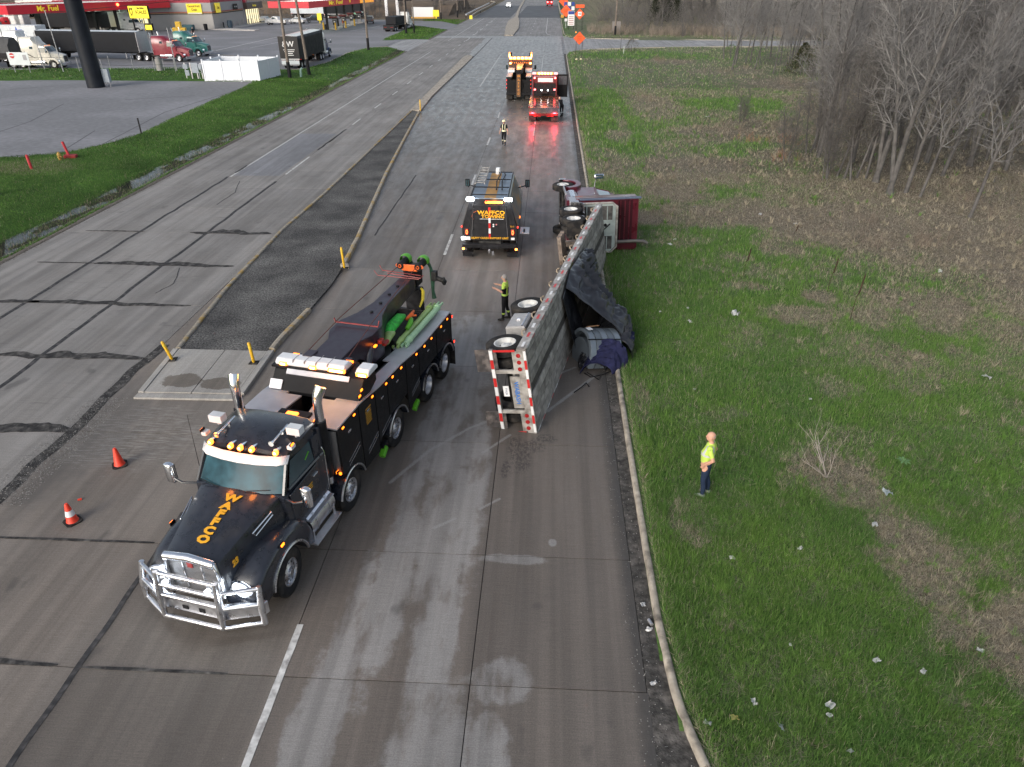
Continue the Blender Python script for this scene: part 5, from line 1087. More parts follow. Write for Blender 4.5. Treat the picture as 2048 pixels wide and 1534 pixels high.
for s in (1,-1):
    build('side_wrap', G().add([(.1,s*1.235,1.36),(4.5,s*1.235,1.36),(4.5,s*.89,2.53),(.1,s*.89,2.53)], [(0,1,2,3)]), mat('wrap_grey_amber', (.13,.12,.12), .35, var=.4, nscale=2, col2=(.35,.17,.03), c2scale=1.2, c2lo=.5, c2hi=.6), bx)
    for q in range(4): build('side_locker', G().box(.15+1.1*q,1.2+1.1*q,s*1.23,s*1.245,.8,1.33), sv, bx, bevel=.005)
    build('roof_rail', G().box(0,4.6,s*(W1-.06)-.02,s*(W1-.06)+.02,2.66,2.70), dark, bx)
    build('side_marker', G().cbox((1.8,s*1.26,1.3),(.15,.03,.06)), amberhot, bx)
for u in (.25, 1.5, 2.9, 4.3): build('roof_bar', G().cyl((u,-W1+.1,2.74),(u,W1-.1,2.74),.025,n=6), dark, bx)
for y in (-.25, -.5): build('roof_pipe', G().tube([(1.0,y,2.76),(2.6,y+.1,2.74),(3.6,y,2.78),(4.4,y+.12,2.74)], .03, 6), dark, bx)
lad = build('ladder', G().box(1.6,4.9,.32,.36,2.84,2.9).box(1.6,4.9,.74,.78,2.84,2.9), tr_alu, ST)
for q in range(10): build('rung', G().cyl((1.75+.32*q,.34,2.87),(1.75+.32*q,.76,2.87),.02,n=6), tr_alu, lad)
build('beacon', G().cyl((4.3,-.1,2.66),(4.3,-.1,2.95),.13,.11,12), white, ST, smooth=40)
# rear face
rr = build('rear_doors', G().prism([(-.86,.8),(-.86,1.35),(-.75,2.36),(.75,2.36),(.86,1.35),(.86,.8)], 'x', -.035, .0), sv, ST, bevel=.01)
build('door_seam', G().box(-.04,-.034,-.008,.008,.8,2.34), dark, rr)
for q in range(6): build('chevron_tape', G().box(-.042,-.036,-.045,.045,.86+.235*q,.86+.235*q+.225), tapeR if (q % 2 == 0 or q > 3) else tapeW, rr)
def bt(name, body, size, m, y, z, sx=1, parent=rr, **k): t = text(name, body, size, m, parent, ex=.002, sx=sx, **k); t.location = (-.046, y, z); t.rotation_euler = (PI/2, 0, -PI/2); return t
bt('door_lettering', 'WAFFCO', .24, gold, -.08, 2.02, 1.2, bold=.006); bt('door_lettering', 'TOWING', .2, gold, -.15, 1.85, 1.2, bold=.005); build('small_print', G().box(-.044,-.038,-.62,.42,1.735,1.75), whitelet, rr)
bt('door_lettering', 'HEAVY CRASH SUPPORT UNIT', .125, gold, .0, .88, .98, bold=.003); bt('unit_number', 'SS-1', .1, gold, -1.0, 1.42)
build('swoosh', G().tube([(-.04,.7,1.72),(-.04,.78,1.85),(-.04,.72,2.0),(-.04,.55,2.1)], .012, 5), mat('rust_swoosh', (.3,.06,.02), .5), rr)
for y, z, m_ in ((-.17,1.42,whitelet),(-.17,1.5,whitelet),(-.3,1.5,mat('pink_sticker', (.5,.2,.2), .5))): build('sticker', G().cyl((-.045,y,z),(-.038,y,z),.035,n=10), m_, rr)
for s in (1,-1):
    build('lock_rod', G().cyl((-.06,s*.80,.95),(-.06,s*.68,2.5),.018,n=6), chrome, rr); 
    lamp_ = build('stop_lamp', G().cbox((-.02,s*1.02,1.15),(.04,.16,.3)), mat('lamp_bezel', (.12,.01,.01), .4), ST, bevel=.02)
    build('lamp_ring', G().lathe([(.05,.0),(.05,.01),(.025,.012),(.024,0)], 16, 0, 'x', (0,0,0)), mat('stop_ring', (1,.1,.03), .4, emit=(1,.12,.03), es=2.5), lamp_, loc=(-.052, s*1.02, 1.15)).scale = (1, 1, 2.1)
    build('side_flare', G().cbox((.0,s*1.24,1.38),(.06,.05,.06)), redlamp, ST)
    wl_ = build('work_lamp', G().cbox((-.06,s*.82,2.62),(.1,.34,.16)), whitelamp, ST, bevel=.04)
    lamp('work_light', (-.35, s*.82, 2.6), (.9,.95,1), 12, .12, wl_)
    build('lower_lamp', G().cbox((-.16,s*1.18,.42),(.05,.1,.08)), mat('orange_hot', (1,.25,.05), .4, emit=(1,.2,.04), es=5), ST, bevel=.01)
    build('tread_step', G().box(-.12,.15,s*1.0-.24,s*1.0+.24,.2,.26).box(-.1,-.06,s*1.0-.22,s*1.0+.22,.05,.2), dark, ST, bevel=.01)
    mirror_set(ST, 5.0, s*.95, 1.9, s, dark, .36, dark)
    wheel(ST, .95, s*1.02, .45, tm=TYN, rm=RIMD, dual=True, sc=.9); wheel(ST, 5.9, s*.98, .45, tm=TYN, rm=RIMS, sc=.9)
build('amber_bar', G().cbox((-.03,-.2,2.48),(.06,.75,.09)), amberhot, ST, bevel=.01); build('red_flash', G().cbox((-.04,.12,2.52),(.04,.08,.06)), redlamp, ST)
lamp('amber_glow', (-.4,-.2,2.45), (1,.45,.1), 3, .1, ST)
build('rear_bumper', G().box(-.28,0,-1.22,1.22,.5,.66).box(-.3,-.1,-.45,.4,.46,.6), dark, ST, bevel=.02)
build('registration_plate', G().cbox((-.03,1.02,.86),(.02,.3,.15)), whitelet, ST); build('registration_plate', G().cbox((-.03,-1.02,.86),(.02,.16,.1)), whitelet, ST); build('plate_lamp', G().cbox((-.05,1.2,.86),(.04,.12,.12)), whitelamp, ST)
build('tow_hitch', G().cbox((-.36,.0,.42),(.2,.1,.1)).cyl((-.42,0,.3),(-.42,0,.5),.03,n=8).cbox((-.44,-.16,.32),(.03,.1,.18)), chrome, ST, bevel=.01)
build('chassis', G().box(-.1,6.6,-.5,.5,.45,.75), grime, ST)
cbm = mat('cab_grey_black', (.06,.065,.075), .3, coat=.5)
cb_ = build('cab', G().loft([srg(4.7,2.25), srg(5.6,2.25), [(6.1,y,min(z,1.5)) for (_,y,z) in srg(0)], [(7.3,y*.85,min(z,1.35)) for (_,y,z) in srg(0)]]), cbm, ST, smooth=40)
build('folding_table', G().cbox((.9,-1.52,.95),(.9,.42,.05)), alu, ST, bevel=.01); build('table_tool', G().cbox((.8,-1.5,1.0),(.3,.08,.05)), dark, ST)
tag(build('road_chain', G().tube([(-3.4,34.5,.01),(-3.0,34.8,.02),(-2.8,34.6,.02)], .02, 5), dark), 'dark scrap lying on the lane by the service truck', 'scrap')
bpy.data.objects.remove(bpy.data.objects['road_chain'])
# ================================================================ RED ROLLBACK (rear towards us)
RB = thing('rollback_truck', 'rollback flatbed tow truck glowing red from behind with its driver door open', 'tow truck', (-.55,64.0,0), R(90))
redp = mat('rollback_red', (.13,.01,.012), .35, coat=.4); bed = mat('wet_steel_bed', (.22,.2,.2), .22, .8, var=.2, nscale=2, col2=(.35,.2,.08), c2scale=.5)
b = build('bed', G().box(.0,6.6,-1.25,1.25,1.08,1.18), bed, RB, bevel=.01)
for s in (1,-1): build('bed_rail', G().box(0,6.6,s*1.25-.05,s*1.25+.05,1.1,1.28), redp, b, bevel=.01)
build('bed_slope', G().prism([(-.35,.78),(0,1.08),(0,1.18),(-.35,.84)], 'y', -1.25, 1.25), bed, b)
tb_ = build('tail_board', G().box(-.1,.0,-1.25,1.25,.55,1.0), redp, RB, bevel=.02)
for s in (1,-1):
    for q in range(2): build('tail_lamp', G().cbox((-.13,s*(.85+.25*q),.82),(.06,.2,.17)), redhot, tb_, bevel=.02)
    lamp('tail_glow', (-.5,s*.95,.8), (1,.04,.07), 34, .12, tb_)
    build('mud_flap', G().box(.1,.13,s*.95-.3,s*.95+.3,.12,.55), rubber, RB)
    build('bar_strip', G().box(-.12,-.1,s*.55-.3,s*.55+.3,.5,.54), tapeR, tb_)
    for u in (.9, 2.2): wheel(RB, u, s*1.02, .48, tm=TYN, rm=RIMD, dual=True, sc=.96)
    wheel(RB, 8.6, s*1.02, .48, tm=TYN, rm=RIMS, sc=.96)
    build('upper_lamp', G().cbox((6.7,s*.95,2.75),(.08,.16,.12)), redhot, RB, bevel=.02); build('upper_lamp', G().cbox((6.7,s*.92,1.75),(.08,.16,.12)), redhot, RB, bevel=.02); build('work_lamp', G().cbox((6.68,s*.3,1.7),(.06,.08,.08)), whitelamp, RB)
for y in (-.35,0,.35): build('centre_lamp', G().cbox((-.12,y,.8),(.04,.07,.08)), redhot, tb_)
build('bridle_chain', G().tube([(.7,-.8,1.2),(1.5,0,1.25),(.7,.8,1.2)], .02, 5).cyl((1.5,0,1.25),(6.2,0,1.4),.012,n=5), dark, RB)
hb = build('headboard', G().box(6.6,6.7,-1.1,1.1,1.2,1.45).box(6.6,6.7,-1.15,-1.03,1.2,3.05).box(6.6,6.7,1.03,1.15,1.2,3.05).box(6.6,6.7,-1.1,1.1,2.95,3.07), redp, RB, bevel=.02)
build('winch', G().cyl((6.4,-.3,1.5),(6.4,.3,1.5),.16,n=12), dark, RB, smooth=40); build('cab_window', G().box(6.76,6.78,-.75,.65,2.4,2.75), mat('lit_window', (.5,.5,.52), .3, emit=(.8,.85,.95), es=.12), RB)
cabr = build('cab', G().box(6.8,8.3,-1.12,1.12,.9,2.85), mat('cab_dark_red', (.1,.01,.012), .35, coat=.4), RB, bevel=.08)
build('hood', G().prism([(8.3,.7),(8.3,1.95),(9.6,1.65),(9.75,.6)], 'y', -.95, .95), MATS['cab_dark_red'], RB, bevel=.08)
dr = build('open_door', G().box(-.03,.03,-1.0,0,-1.0,1.0), mat('door_dark', (.01,.01,.011), .5), RB, bevel=.03, loc=(7.9,-1.15,1.95)); build('door_window', G().box(-.045,.045,-.9,-.12,.1,.85), mat('door_glass_pale', (.10,.11,.12), .2), dr)
ab = build('light_bar', G().cbox((6.9,0,3.12),(.25,1.5,.18)), amberhot, RB, bevel=.03); [build('lamp_core', G().cbox((6.77,-.55+.27*k,3.13),(.05,.16,.1)), ambercore, ab, bevel=.02) for k in range(5)]; build('headboard_panel', G().box(6.585,6.6,-1.0,1.0,1.2,1.45).box(6.74,6.78,-1.0,1.0,1.35,2.3), dark, RB); build('light_bar_end', G().cbox((6.9,1.0,3.12),(.25,.3,.13)).cbox((6.9,-1.0,3.12),(.25,.3,.13)), redhot, ab)
lamp('amber_glow', (6.2,0,3.3), (1,.42,.08), 14, .3, RB); lamp('red_wash', (5.6,0,2.3), (1,.05,.05), 8, .3, RB); build('chassis', G().box(.1,9.4,-.5,.5,.5,1.0), grime, RB)
# ================================================================ SECOND HEAVY WRECKER (rear towards us)
WR = thing('heavy_wrecker', 'heavy black wrecker parked beyond with a blazing amber light bar', 'tow truck', (-3.2,76.0,0), R(90.5))
for s in (1,-1):
    for u in (.9,2.3): wheel(WR, u, s*1.05, .52, 'drive', dual=True)
    wheel(WR, 8.4, s*1.05, .52, 'steer')
    lk = build('locker', G().box(.1,5.6,s*1.25-(.5 if s > 0 else 0),s*1.25+(0 if s > 0 else .5),.95,2.2), tex, WR, bevel=.03)
    build('tread_plate', G().box(.1,5.6,s*.98-.27,s*.98+.27,2.2,2.24), deckalu, lk, bevel=.01)
    build('tread_plate', G().box(3.4,5.6,s*.9-.36,s*.9+.36,2.245,2.5), white, lk, bevel=.05)
    for q in range(3): build('side_lamp', G().cbox((.05,s*1.2,1.2+.35*q),(.05,.06,.1)), redlamp, lk)
    build('white_panel', G().box(.04,.08,s*.62-.18,s*.62+.12,1.15,1.75), white, WR, bevel=.02); build('mud_flap', G().box(.1,.14,s*.95-.3,s*.95+.3,.12,.7), rubber, WR)
    build('fork_holder', G().box(.0,.05,s*.45-.06,s*.45+.06,1.1,1.7), dark, WR); build('exhaust_stack', G().tube([(6.0,s*1.0,1.2),(6.0,s*1.0,3.6),(5.9,s*1.0,3.9)], .08, 8), dark, WR)
    mirror_set(WR, 7.6, s*1.0, 2.2, s, dark, .4, dark)
build('rear_panel', G().box(0,.1,-1.2,1.2,.75,1.95), tex, WR, bevel=.03); build('rear_bumper', G().box(-.15,0,-1.25,1.25,.55,.8), dark, WR, bevel=.02)
ul = build('stowed_underlift', G().box(-.32,-.12,-.2,.2,.4,2.5), mat('bronze_paint', (.13,.07,.035), .4, var=.3), WR, bevel=.02)
for i, ch in enumerate('WRECKER'): 
    if i < 6: t = text('lift_letter', 'WAFFCO'[i], .26, mat('orange_letter', (.75,.28,.04), .5), ul, ex=.003, bold=.008); t.location = (-.33,0,2.3-.32*i); t.rotation_euler = (PI/2,PI/2*0,-PI/2)
build('boom', G().loft([[(-.1,.22,2.5),(-.1,-.22,2.5),(-.1,-.22,2.9),(-.1,.22,2.9)],[(2.5,.32,2.3),(2.5,-.32,2.3),(2.5,-.32,2.95),(2.5,.32,2.95)],[(5.2,.4,2.0),(5.2,-.4,2.0),(5.2,-.4,3.0),(5.2,.4,3.0)]]), boomm, WR, bevel=.02)
build('boom_head', G().cbox((-.2,0,2.75),(.3,.6,.3)), dark, WR, bevel=.04)
tw = build('light_tower', G().box(5.3,5.6,-1.25,1.25,2.2,3.3), mat('tower_bronze', (.05,.03,.02), .4, var=.4), WR, bevel=.03)
for k in range(6): build('amber_strobe', G().cbox((5.25,-1.0+.4*k,3.42),(.12,.34,.26)), amberhot, tw, bevel=.03); build('lamp_core', G().cbox((5.18,-1.0+.4*k,3.45),(.06,.22,.14)), ambercore, tw, bevel=.02)
for s in (1,-1): build('amber_strobe', G().cbox((5.25,s*1.15,3.75),(.1,.12,.5)), amberhot, tw, bevel=.03); build('lamp_core', G().cbox((5.19,s*1.15,3.68),(.05,.07,.3)), ambercore, tw); build('amber_strobe', G().cbox((5.2,s*1.05,2.95),(.1,.24,.18)), amberhot, tw, bevel=.02); build('lamp_core', G().cbox((5.14,s*1.05,2.95),(.05,.14,.1)), ambercore, tw)
for k in range(9): build('amber_marker', G().cbox((5.27,-.9+.22*k,3.0-.02*(k%2)),(.04,.06,.05)), amber, tw)
lamp('amber_glow', (4.6,0,3.7), (1,.32,.05), 30, .4, WR)
build('cab', G().box(6.2,7.9,-1.12,1.12,.9,2.85), black, WR, bevel=.1); build('hood', G().prism([(7.9,.7),(7.9,1.95),(9.4,1.65),(9.5,.6)], 'y', -.8, .8), black, WR, bevel=.08); build('chassis', G().box(.1,9.2,-.5,.5,.5,.95).box(.5,5.5,-.7,.7,.95,1.3), grime, WR)

# ================================================================ PEOPLE
def person(label, loc, rot, J, mats, classify, extras=None, sc=1.0):
    """J: joints dict in metres, local x forward, y left; one continuous skin made by remeshing overlapping limbs"""
    root = thing('person', label, 'person', loc, rot); g = G()
    def limb(names, rs, n=12): g.tube([J[k] if isinstance(k, str) else k for k in names], rs, n)
    V = lambda k: Vector(J[k])
    # torso as stacked ellipses between pelvis and neck
    pel, chest, neck = V('pelvis'), V('chest'), V('neck'); secs = []
    for t, rx, ry in ((-.22,.10,.13),(-.1,.125,.17),(.0,.13,.18),(.25,.125+.02*J.get('belly',0),.16),(.5,.13+.03*J.get('belly',0),.165),(.75,.125,.185),(.93,.10,.17),(1.0,.07,.10),(1.08,.058,.06)):
        p = pel+(neck-pel)*t; b_ = J.get('belly', 0)*.03*(1 if t < .6 else 0); secs.append([(p.x+b_+rx*math.cos(a), p.y+ry*math.sin(a), p.z) for a in [2*PI*k/18 for k in range(18)]])
    g.loft(secs)
    hd = V('head'); g.tube([neck-Vector((0,0,.03)), hd-Vector((0,0,.04))], [.058,.052], 12)
    yaw = J.get('look', 0); Mh = Matrix.Translation(hd) @ Matrix.Rotation(yaw, 4, 'Z')
    def E(c, r, sc_): g.add(*_sph(c, r, sc_), 0, Mh)
    E((0,0,.01),.105,(1.0,.78,1.12)); E((.035,0,-.055),.062,(1.05,.85,1.0)); E((.105,0,-.005),.018,(1.1,.7,1.5)); E((.088,0,-.055),.02,(.8,1.3,.4))
    for s in (1,-1): E((-.005,s*.082,0),.022,(.8,.45,1.4)); E((.088,s*.033,.03),.012,(.8,1,.6))
    for s, L in ((1,'L'),(-1,'R')):
        sh = V('sh'+L); el = V('el'+L); wr = V('wr'+L); hip = V('hip'+L); kn = V('kn'+L); an = V('an'+L)
        g.tube([neck*.5+sh*.5-Vector((0,0,.03)), sh], [.07,.07], 12); g.tube([sh, sh*.5+el*.5, el, el*.5+wr*.5, wr], [.062,.056,.045,.043,.03], 12)
        g.tube([hip+Vector((0,0,.06)), hip*.5+kn*.5, kn, kn*.5+an*.5-Vector((.015,0,0)), an], [.10,.088,.062,.062,.045], 14)
        f = Vector((math.cos(J.get('foot'+L, 0)), math.sin(J.get('foot'+L, 0)), 0)); g.tube([an-f*.06-Vector((0,0,.045)), an+f*.02-Vector((0,0,.035)), an+f*.12-Vector((0,0,.055)), an+f*.19-Vector((0,0,.065))], [.045,.052,.045,.03], 10)
        # hand: palm, four unequal fingers, thumb from the side
        d = V('hd'+L).normalized(); pn = V('pn'+L).normalized(); sd_ = d.cross(pn).normalized()
        pc = wr+d*.05; g.tube([wr, wr+d*.03, wr+d*.085], [.028,.036,.038], 10)
        for k, (off, ln) in enumerate(((-.033,.060),(-.012,.072),(.010,.078),(.031,.068))):
            a0 = wr+d*.08+sd_*off; a1 = a0+d*ln*.5+pn*.006; a2 = a0+d*ln*.95+pn*.028; g.tube([a0-d*.02, a0, a1, a2], [.012,.0115,.011,.009], 7)
        tb2 = wr+d*.03+sd_*.035; g.tube([tb2-sd_*.02, tb2+sd_*.014+d*.02, tb2+sd_*.02+d*.055+pn*.012], [.014,.0125,.010], 7)
    o = build('body', g, mats, root, smooth=0); md = o.modifiers.new('r', 'REMESH'); md.mode = 'VOXEL'; md.voxel_size = .0105
    sm = o.modifiers.new('s', 'SMOOTH'); sm.iterations = 2; sm.factor = .4
    dg = bpy.context.evaluated_depsgraph_get(); me = bpy.data.meshes.new_from_object(o.evaluated_get(dg)); o.modifiers.clear(); o.data = me
    me.materials.clear(); [me.materials.append(m) for m in mats]
    n = len(me.polygons); c = np.zeros(n*3); me.polygons.foreach_get('center', c); c = c.reshape(-1, 3); idx = classify(c, {k: np.array(v) for k, v in J.items() if isinstance(v, tuple)})
    me.polygons.foreach_set('material_index', idx.astype(np.int32)); me.shade_smooth(); root.scale = (sc, sc, sc)
    return root, o, Mh
def _sph(c, r, sc):
    g = G(); g.sph(c, r, 12, 0, sc); return g.v, g.f
def seg_d(c, a, b):
    ab = b-a; t = np.clip(((c-a)@ab)/(ab@ab), 0, 1); return np.linalg.norm(c-(a+t[:, None]*ab), axis=1), t
def base_J(**k):
    J = dict(pelvis=(0,0,.94), chest=(0,0,1.3), neck=(-.01,0,1.47), head=(.015,0,1.64), shL=(-.01,.19,1.41), shR=(-.01,-.19,1.41), elL=(-.03,.25,1.12), elR=(-.03,-.25,1.12), wrL=(.06,.26,.88), wrR=(.06,-.26,.88),
             hipL=(0,.095,.9), hipR=(0,-.095,.9), knL=(.03,.12,.5), knR=(.03,-.12,.5), anL=(-.01,.13,.09), anR=(-.01,-.13,.09), hdL=(.15,0,-1), hdR=(.15,0,-1), pnL=(0,-1,0), pnR=(0,1,0))
    J.update(k); return J
def classes(c, J, sleeve=.5, shoe=.10, short_band=None, hivis=None, hairline=1.68, bald=False, yaw=0):
    # 0 skin 1 shirt 2 trousers 3 shoes 4 hair 5 reflective 6 second shirt colour
    z = c[:, 2]; idx = np.ones(len(c), int); idx[z < J['pelvis'][2]+.03] = 2; idx[z < shoe] = 3; idx[z > J['neck'][2]+.025] = 0
    for L in 'LR':
        d1, t1 = seg_d(c, J['sh'+L], J['el'+L]); d2, t2 = seg_d(c, J['el'+L], J['wr'+L]); hand = np.linalg.norm(c-(J['wr'+L]+J['hd'+L]/np.linalg.norm(J['hd'+L])*.09), axis=1) < .12
        up = (d1 < .075)&(t1 > .25)&(np.abs(c[:, 1]) > .14); idx[up & (t1 <= sleeve)] = 1; idx[up & (t1 > sleeve)] = 0
        low = (d2 < .062)&(t2 > .02); idx[low] = 0; idx[hand & (d2 < .5)] = 0 if True else 1
        # keep legs from being caught
        dl, tl = seg_d(c, J['hip'+L], J['kn'+L]); legs = (dl < .10)&(z < J['pelvis'][2]-.02)&(d2 > .05)&~hand; idx[legs] = 2
    return idx
navy = mat('navy_jeans', (.018,.03,.06), .85, var=.2, bump=.2); hiv = mat('hi_vis_yellow', (.48,.66,.10), .75, var=.08, emit=None); refl = mat('reflective_grey', (.5,.52,.52), .4); blackcl = mat('black_workwear', (.012,.012,.014), .85, var=.3, bump=.2); hair = mat('grey_hair', (.3,.28,.26), .8, var=.25); boots = mat('dark_boots', (.03,.028,.026), .7); limes = mat('lime_stripe', (.42,.60,.10), .6); shoesw = mat('pale_shoes', (.3,.32,.3), .7)
# man in the grass, thumb in pocket, facing the wreck (left and up)
J = base_J(belly=1, wrL=(.07,.2,.97), elL=(-.12,.27,1.18), wrR=(.06,-.2,.95), elR=(-.12,-.27,1.16), hdL=(.3,-.3,-1), hdR=(.3,.3,-1), hipL=(0,.09,.9), anL=(.0,.11,.09), anR=(-.10,-.10,.09), knR=(-.02,-.11,.5), look=.15)
def cA(c, J):
    i = classes(c, J, sleeve=.72); z = c[:, 2]; b = (i == 1)
    i[b & (np.abs(z-1.19) < .028)] = 5; i[b & (np.abs(c[:, 1]) > .10) & (np.abs(c[:, 1]) < .15) & (z > 1.19) & (z < 1.46)] = 5
    i[(i == 0) & (z > 1.66) & (c[:, 0] < -.04) & (z < 1.69)] = 4; return i
p_, o, Mh = person('bald man in a hi-vis yellow T-shirt and jeans standing alone in the grass', (3.94,13.72,.06), (0,0,R(162)), J, [skin,hiv,navy,shoesw,hair,refl,hiv], cA, sc=1.03)
# worker gesturing behind the trailer
J = base_J(elR=(.06,-.27,1.2), wrR=(.32,-.2,1.28), hdR=(1,.1,.1), pnR=(0,0,1), elL=(.04,.26,1.18), wrL=(.30,.16,1.26), hdL=(1,-.2,.1), pnL=(0,0,1), anL=(.06,.12,.09), anR=(-.12,-.13,.09), knR=(-.03,-.13,.5))
def cB(c, J):
    i = classes(c, J, sleeve=.85); z = c[:, 2]; b = (i == 1); i[b] = 6; i[b & (z > 1.31)] = 1; i[b & (np.abs(z-1.03) < .04)] = 5; i[(i == 6) & (np.abs(c[:, 1]) > .08) & (np.abs(c[:, 1]) < .125) & (z > 1.05)] = 1
    i[(i == 2) & (np.abs(z-.30) < .035)] = 5; hh = (z > 1.64)|((c[:, 0] < -.02)&(z > 1.56)); i[(i == 0) & hh & (c[:, 0] < .085)] = 4; i[(i == 0)&(c[:,0] > .06)&(z < 1.6)&(z > 1.53)&(c[:,0] < .15)&(np.abs(c[:,1]) < .09)] = 4; return i
person('grey-haired worker in black and lime workwear holding his hands out beside the trailer', (-1.46,23.65,0), (0,0,R(170)), J, [skin,hiv,blackcl,boots,hair,limes,blackcl], cB, sc=1.0)
# worker walking on the lane, hard hat
J = base_J(anL=(.16,.11,.10), knL=(.14,.11,.5), anR=(-.14,-.11,.12), knR=(.04,-.11,.5), wrL=(-.02,.3,.88), wrR=(.1,-.3,.9))
def cC(c, J):
    i = classes(c, J, sleeve=.7); z = c[:, 2]; b = (i == 1); i[b & ((np.abs(z-1.03) < .045)|((np.abs(c[:, 1]) > .07)&(np.abs(c[:, 1]) < .12)&(z > 1.03)))] = 5; i[(i == 2)&(np.abs(z-.34) < .045)] = 5; return i
p_, o, Mh = person('worker in black with reflective braces and a pale hard hat walking on the lane', (-3.37,54.46,0), (0,0,R(262)), J, [skin,blackcl,blackcl,boots,hair,mat('reflective_cream', (.75,.72,.5), .4, emit=None),blackcl], cC)
build('hard_hat', G().lathe([(.125,0),(.12,.02),(.112,.06),(.08,.11),(.03,.13),(.001,.132)], 18, 0, 'z').lathe([(.125,.0),(.15,-.005),(.15,.005),(.12,.02)], 18, 0, 'z'), mat('cream_hat', (.75,.7,.45), .4), p_, smooth=40, loc=(.015,0,1.68))
# worker leaning in at the open door
J = base_J(pelvis=(0,0,.92), neck=(.26,.04,1.36), chest=(.15,0,1.2), head=(.36,.05,1.47), shL=(.22,.19,1.30), shR=(.22,-.15,1.30), elL=(.42,.2,1.2), wrL=(.62,.14,1.25), elR=(.4,-.2,1.15), wrR=(.6,-.1,1.2), hdL=(1,0,.1), hdR=(1,0,.1), pnL=(0,0,-1), pnR=(0,0,-1), anL=(-.12,.1,.09), anR=(.02,-.1,.09))
person('worker in black leaning in at the open door of the rollback', (1.05,67.2,0), (0,0,R(120)), J, [skin,blackcl,blackcl,boots,hair,refl,blackcl], lambda c, J: np.where((np.abs(c[:, 2]-.32) < .04), 5, classes(c, J, sleeve=1.0)))
# small figures at the truck stop
J = base_J()
pp, o, _ = person('dark-clothed person carrying a bag across the truck-stop paving', (-73.6,157.8,0), (0,0,R(-60)), J, [skin,blackcl,blackcl,boots,hair,refl,blackcl], lambda c, J: np.where(c[:, 2] > 1.68, 4, classes(c, J, sleeve=1.0)))
tag(build('shopping_bag', G().cbox((-73.35,157.5,.62),(.2,.12,.28)), whitelet, bevel=.03), 'small pale bag held by the person crossing the paving', 'bag')
pp, o, _ = person('person in an orange top standing at the far fuel pumps', (-50.2,187.5,0), (0,0,R(0)), J, [skin,orangeM,blackcl,boots,hair,refl,orangeM], lambda c, J: np.where(c[:, 2] > 1.68, 4, classes(c, J, sleeve=.8)))

# ================================================================ CONES, POSTS, HYDRANT
conem = mat('cone_red_orange', (.75,.05,.02), .5, var=.08)
def cone(label, loc, collar, tilt=0):
    t = thing('traffic_cone', label, 'cone', loc, (tilt, tilt*.5, random.random()), 'traffic cones on the lane')
    build('cone_base', G().prism([(-.18,-.12),(-.12,-.18),(.12,-.18),(.18,-.12),(.18,.12),(.12,.18),(-.12,.18),(-.18,.12)], 'z', 0, .035), rubber, t, bevel=.008)
    c = build('cone_body', G().lathe([(.14,.03),(.125,.05),(.045,.5),(.03,.53),(.001,.53)], 24, 0, 'z'), conem, t, smooth=40)
    if collar: build('reflective_collar', G().lathe([(.103,.2),(.075,.345)], 24, 0, 'z'), whitelet, c, smooth=40)
cone('plain red traffic cone standing farther from the camera', (*at(240,930), .002), False)
cone('red traffic cone with a white collar, the nearer one', (*at(146,1043), .002), True)
tag(build('lens_fragment', G().cbox((*at(160,1000),.02),(.09,.05,.03),0,(.2,.1,.6)), conem, bevel=.008), 'small red plastic fragment on the road near the collared cone', 'debris')
yl = mat('delineator_yellow', (.72,.42,.02), .45, var=.12, nscale=9)
def post(label, px, py, z, h, tilt, s=1, m=yl, w=.05):
    x, y = at(px, py, z); t = thing('delineator_post', label, 'post', (x, y, z), tilt, 'yellow delineator posts on the median')
    build('post_base', G().cbox((0,0,.015),(.3,.24,.03)), rubber, t, bevel=.01); p = build('post', G().lathe([(w*.7,.03),(w,.06),(w,h-.03),(w*.6,h),(.001,h)], 12, 0, 'z'), m, t, smooth=35); build('reflective_band', G().lathe([(w+.003,h-.2),(w+.003,h-.1)], 12, 0, 'z'), mat('amber_band', (.7,.5,.05), .4), p)
post('leaning yellow delineator post at the left corner of the island nose', 345, 720, .085, .72, (R(4), R(-13), 0)); post('yellow delineator post at the right corner of the island nose', 508, 726, .085, .75, (0, R(-3), 0)); post('yellow delineator post at the break in the island kerb', 689, 537, .13, .95, (0, R(-2), 0)); post('short yellow delineator post where the island narrows', 841, 222, .13, 1.0, (0, 0, 0))
tag(build('kerb_fragment', G().cbox((*at(690,536),.08),(.35,.3,.18),0,(.1,.2,.4)), kerbm, bevel=.04), 'broken lump of kerb beside the post at the kerb gap', 'rubble')
redb = mat('bollard_red', (.42,.02,.03), .5, var=.2, nscale=4)
tag(build('bollard', G().lathe([(.09,-.2),(.09,.95),(.07,1.02),(.001,1.05)], 16, 0, 'z'), redb, loc=(*at(65,342),.0), rot=(0,R(-3),0), smooth=35), 'lone red pipe bollard in the grass by the lot edge', 'bollard')
bb2 = thing('bollard', 'tilted red bollard on a square red concrete block', 'bollard', (*at(143,318),.0), 0); build('concrete_block', G().cbox((0,0,.14),(.75,.6,.3),0,(0,.05,.3)), mat('block_red', (.3,.03,.03), .8, var=.3), bb2, bevel=.03); build('post', G().cyl((-.1,0,.2),(-.32,.05,1.15),.085,n=14), redb, bb2, smooth=35)
hy = thing('fire_hydrant', 'small yellow and brown fire hydrant beside the red bollard block', 'hydrant', (*at(122,323),.0), 0); hm = mat('hydrant_paint', (.4,.25,.05), .6, var=.3, col2=(.2,.07,.03), c2scale=3)
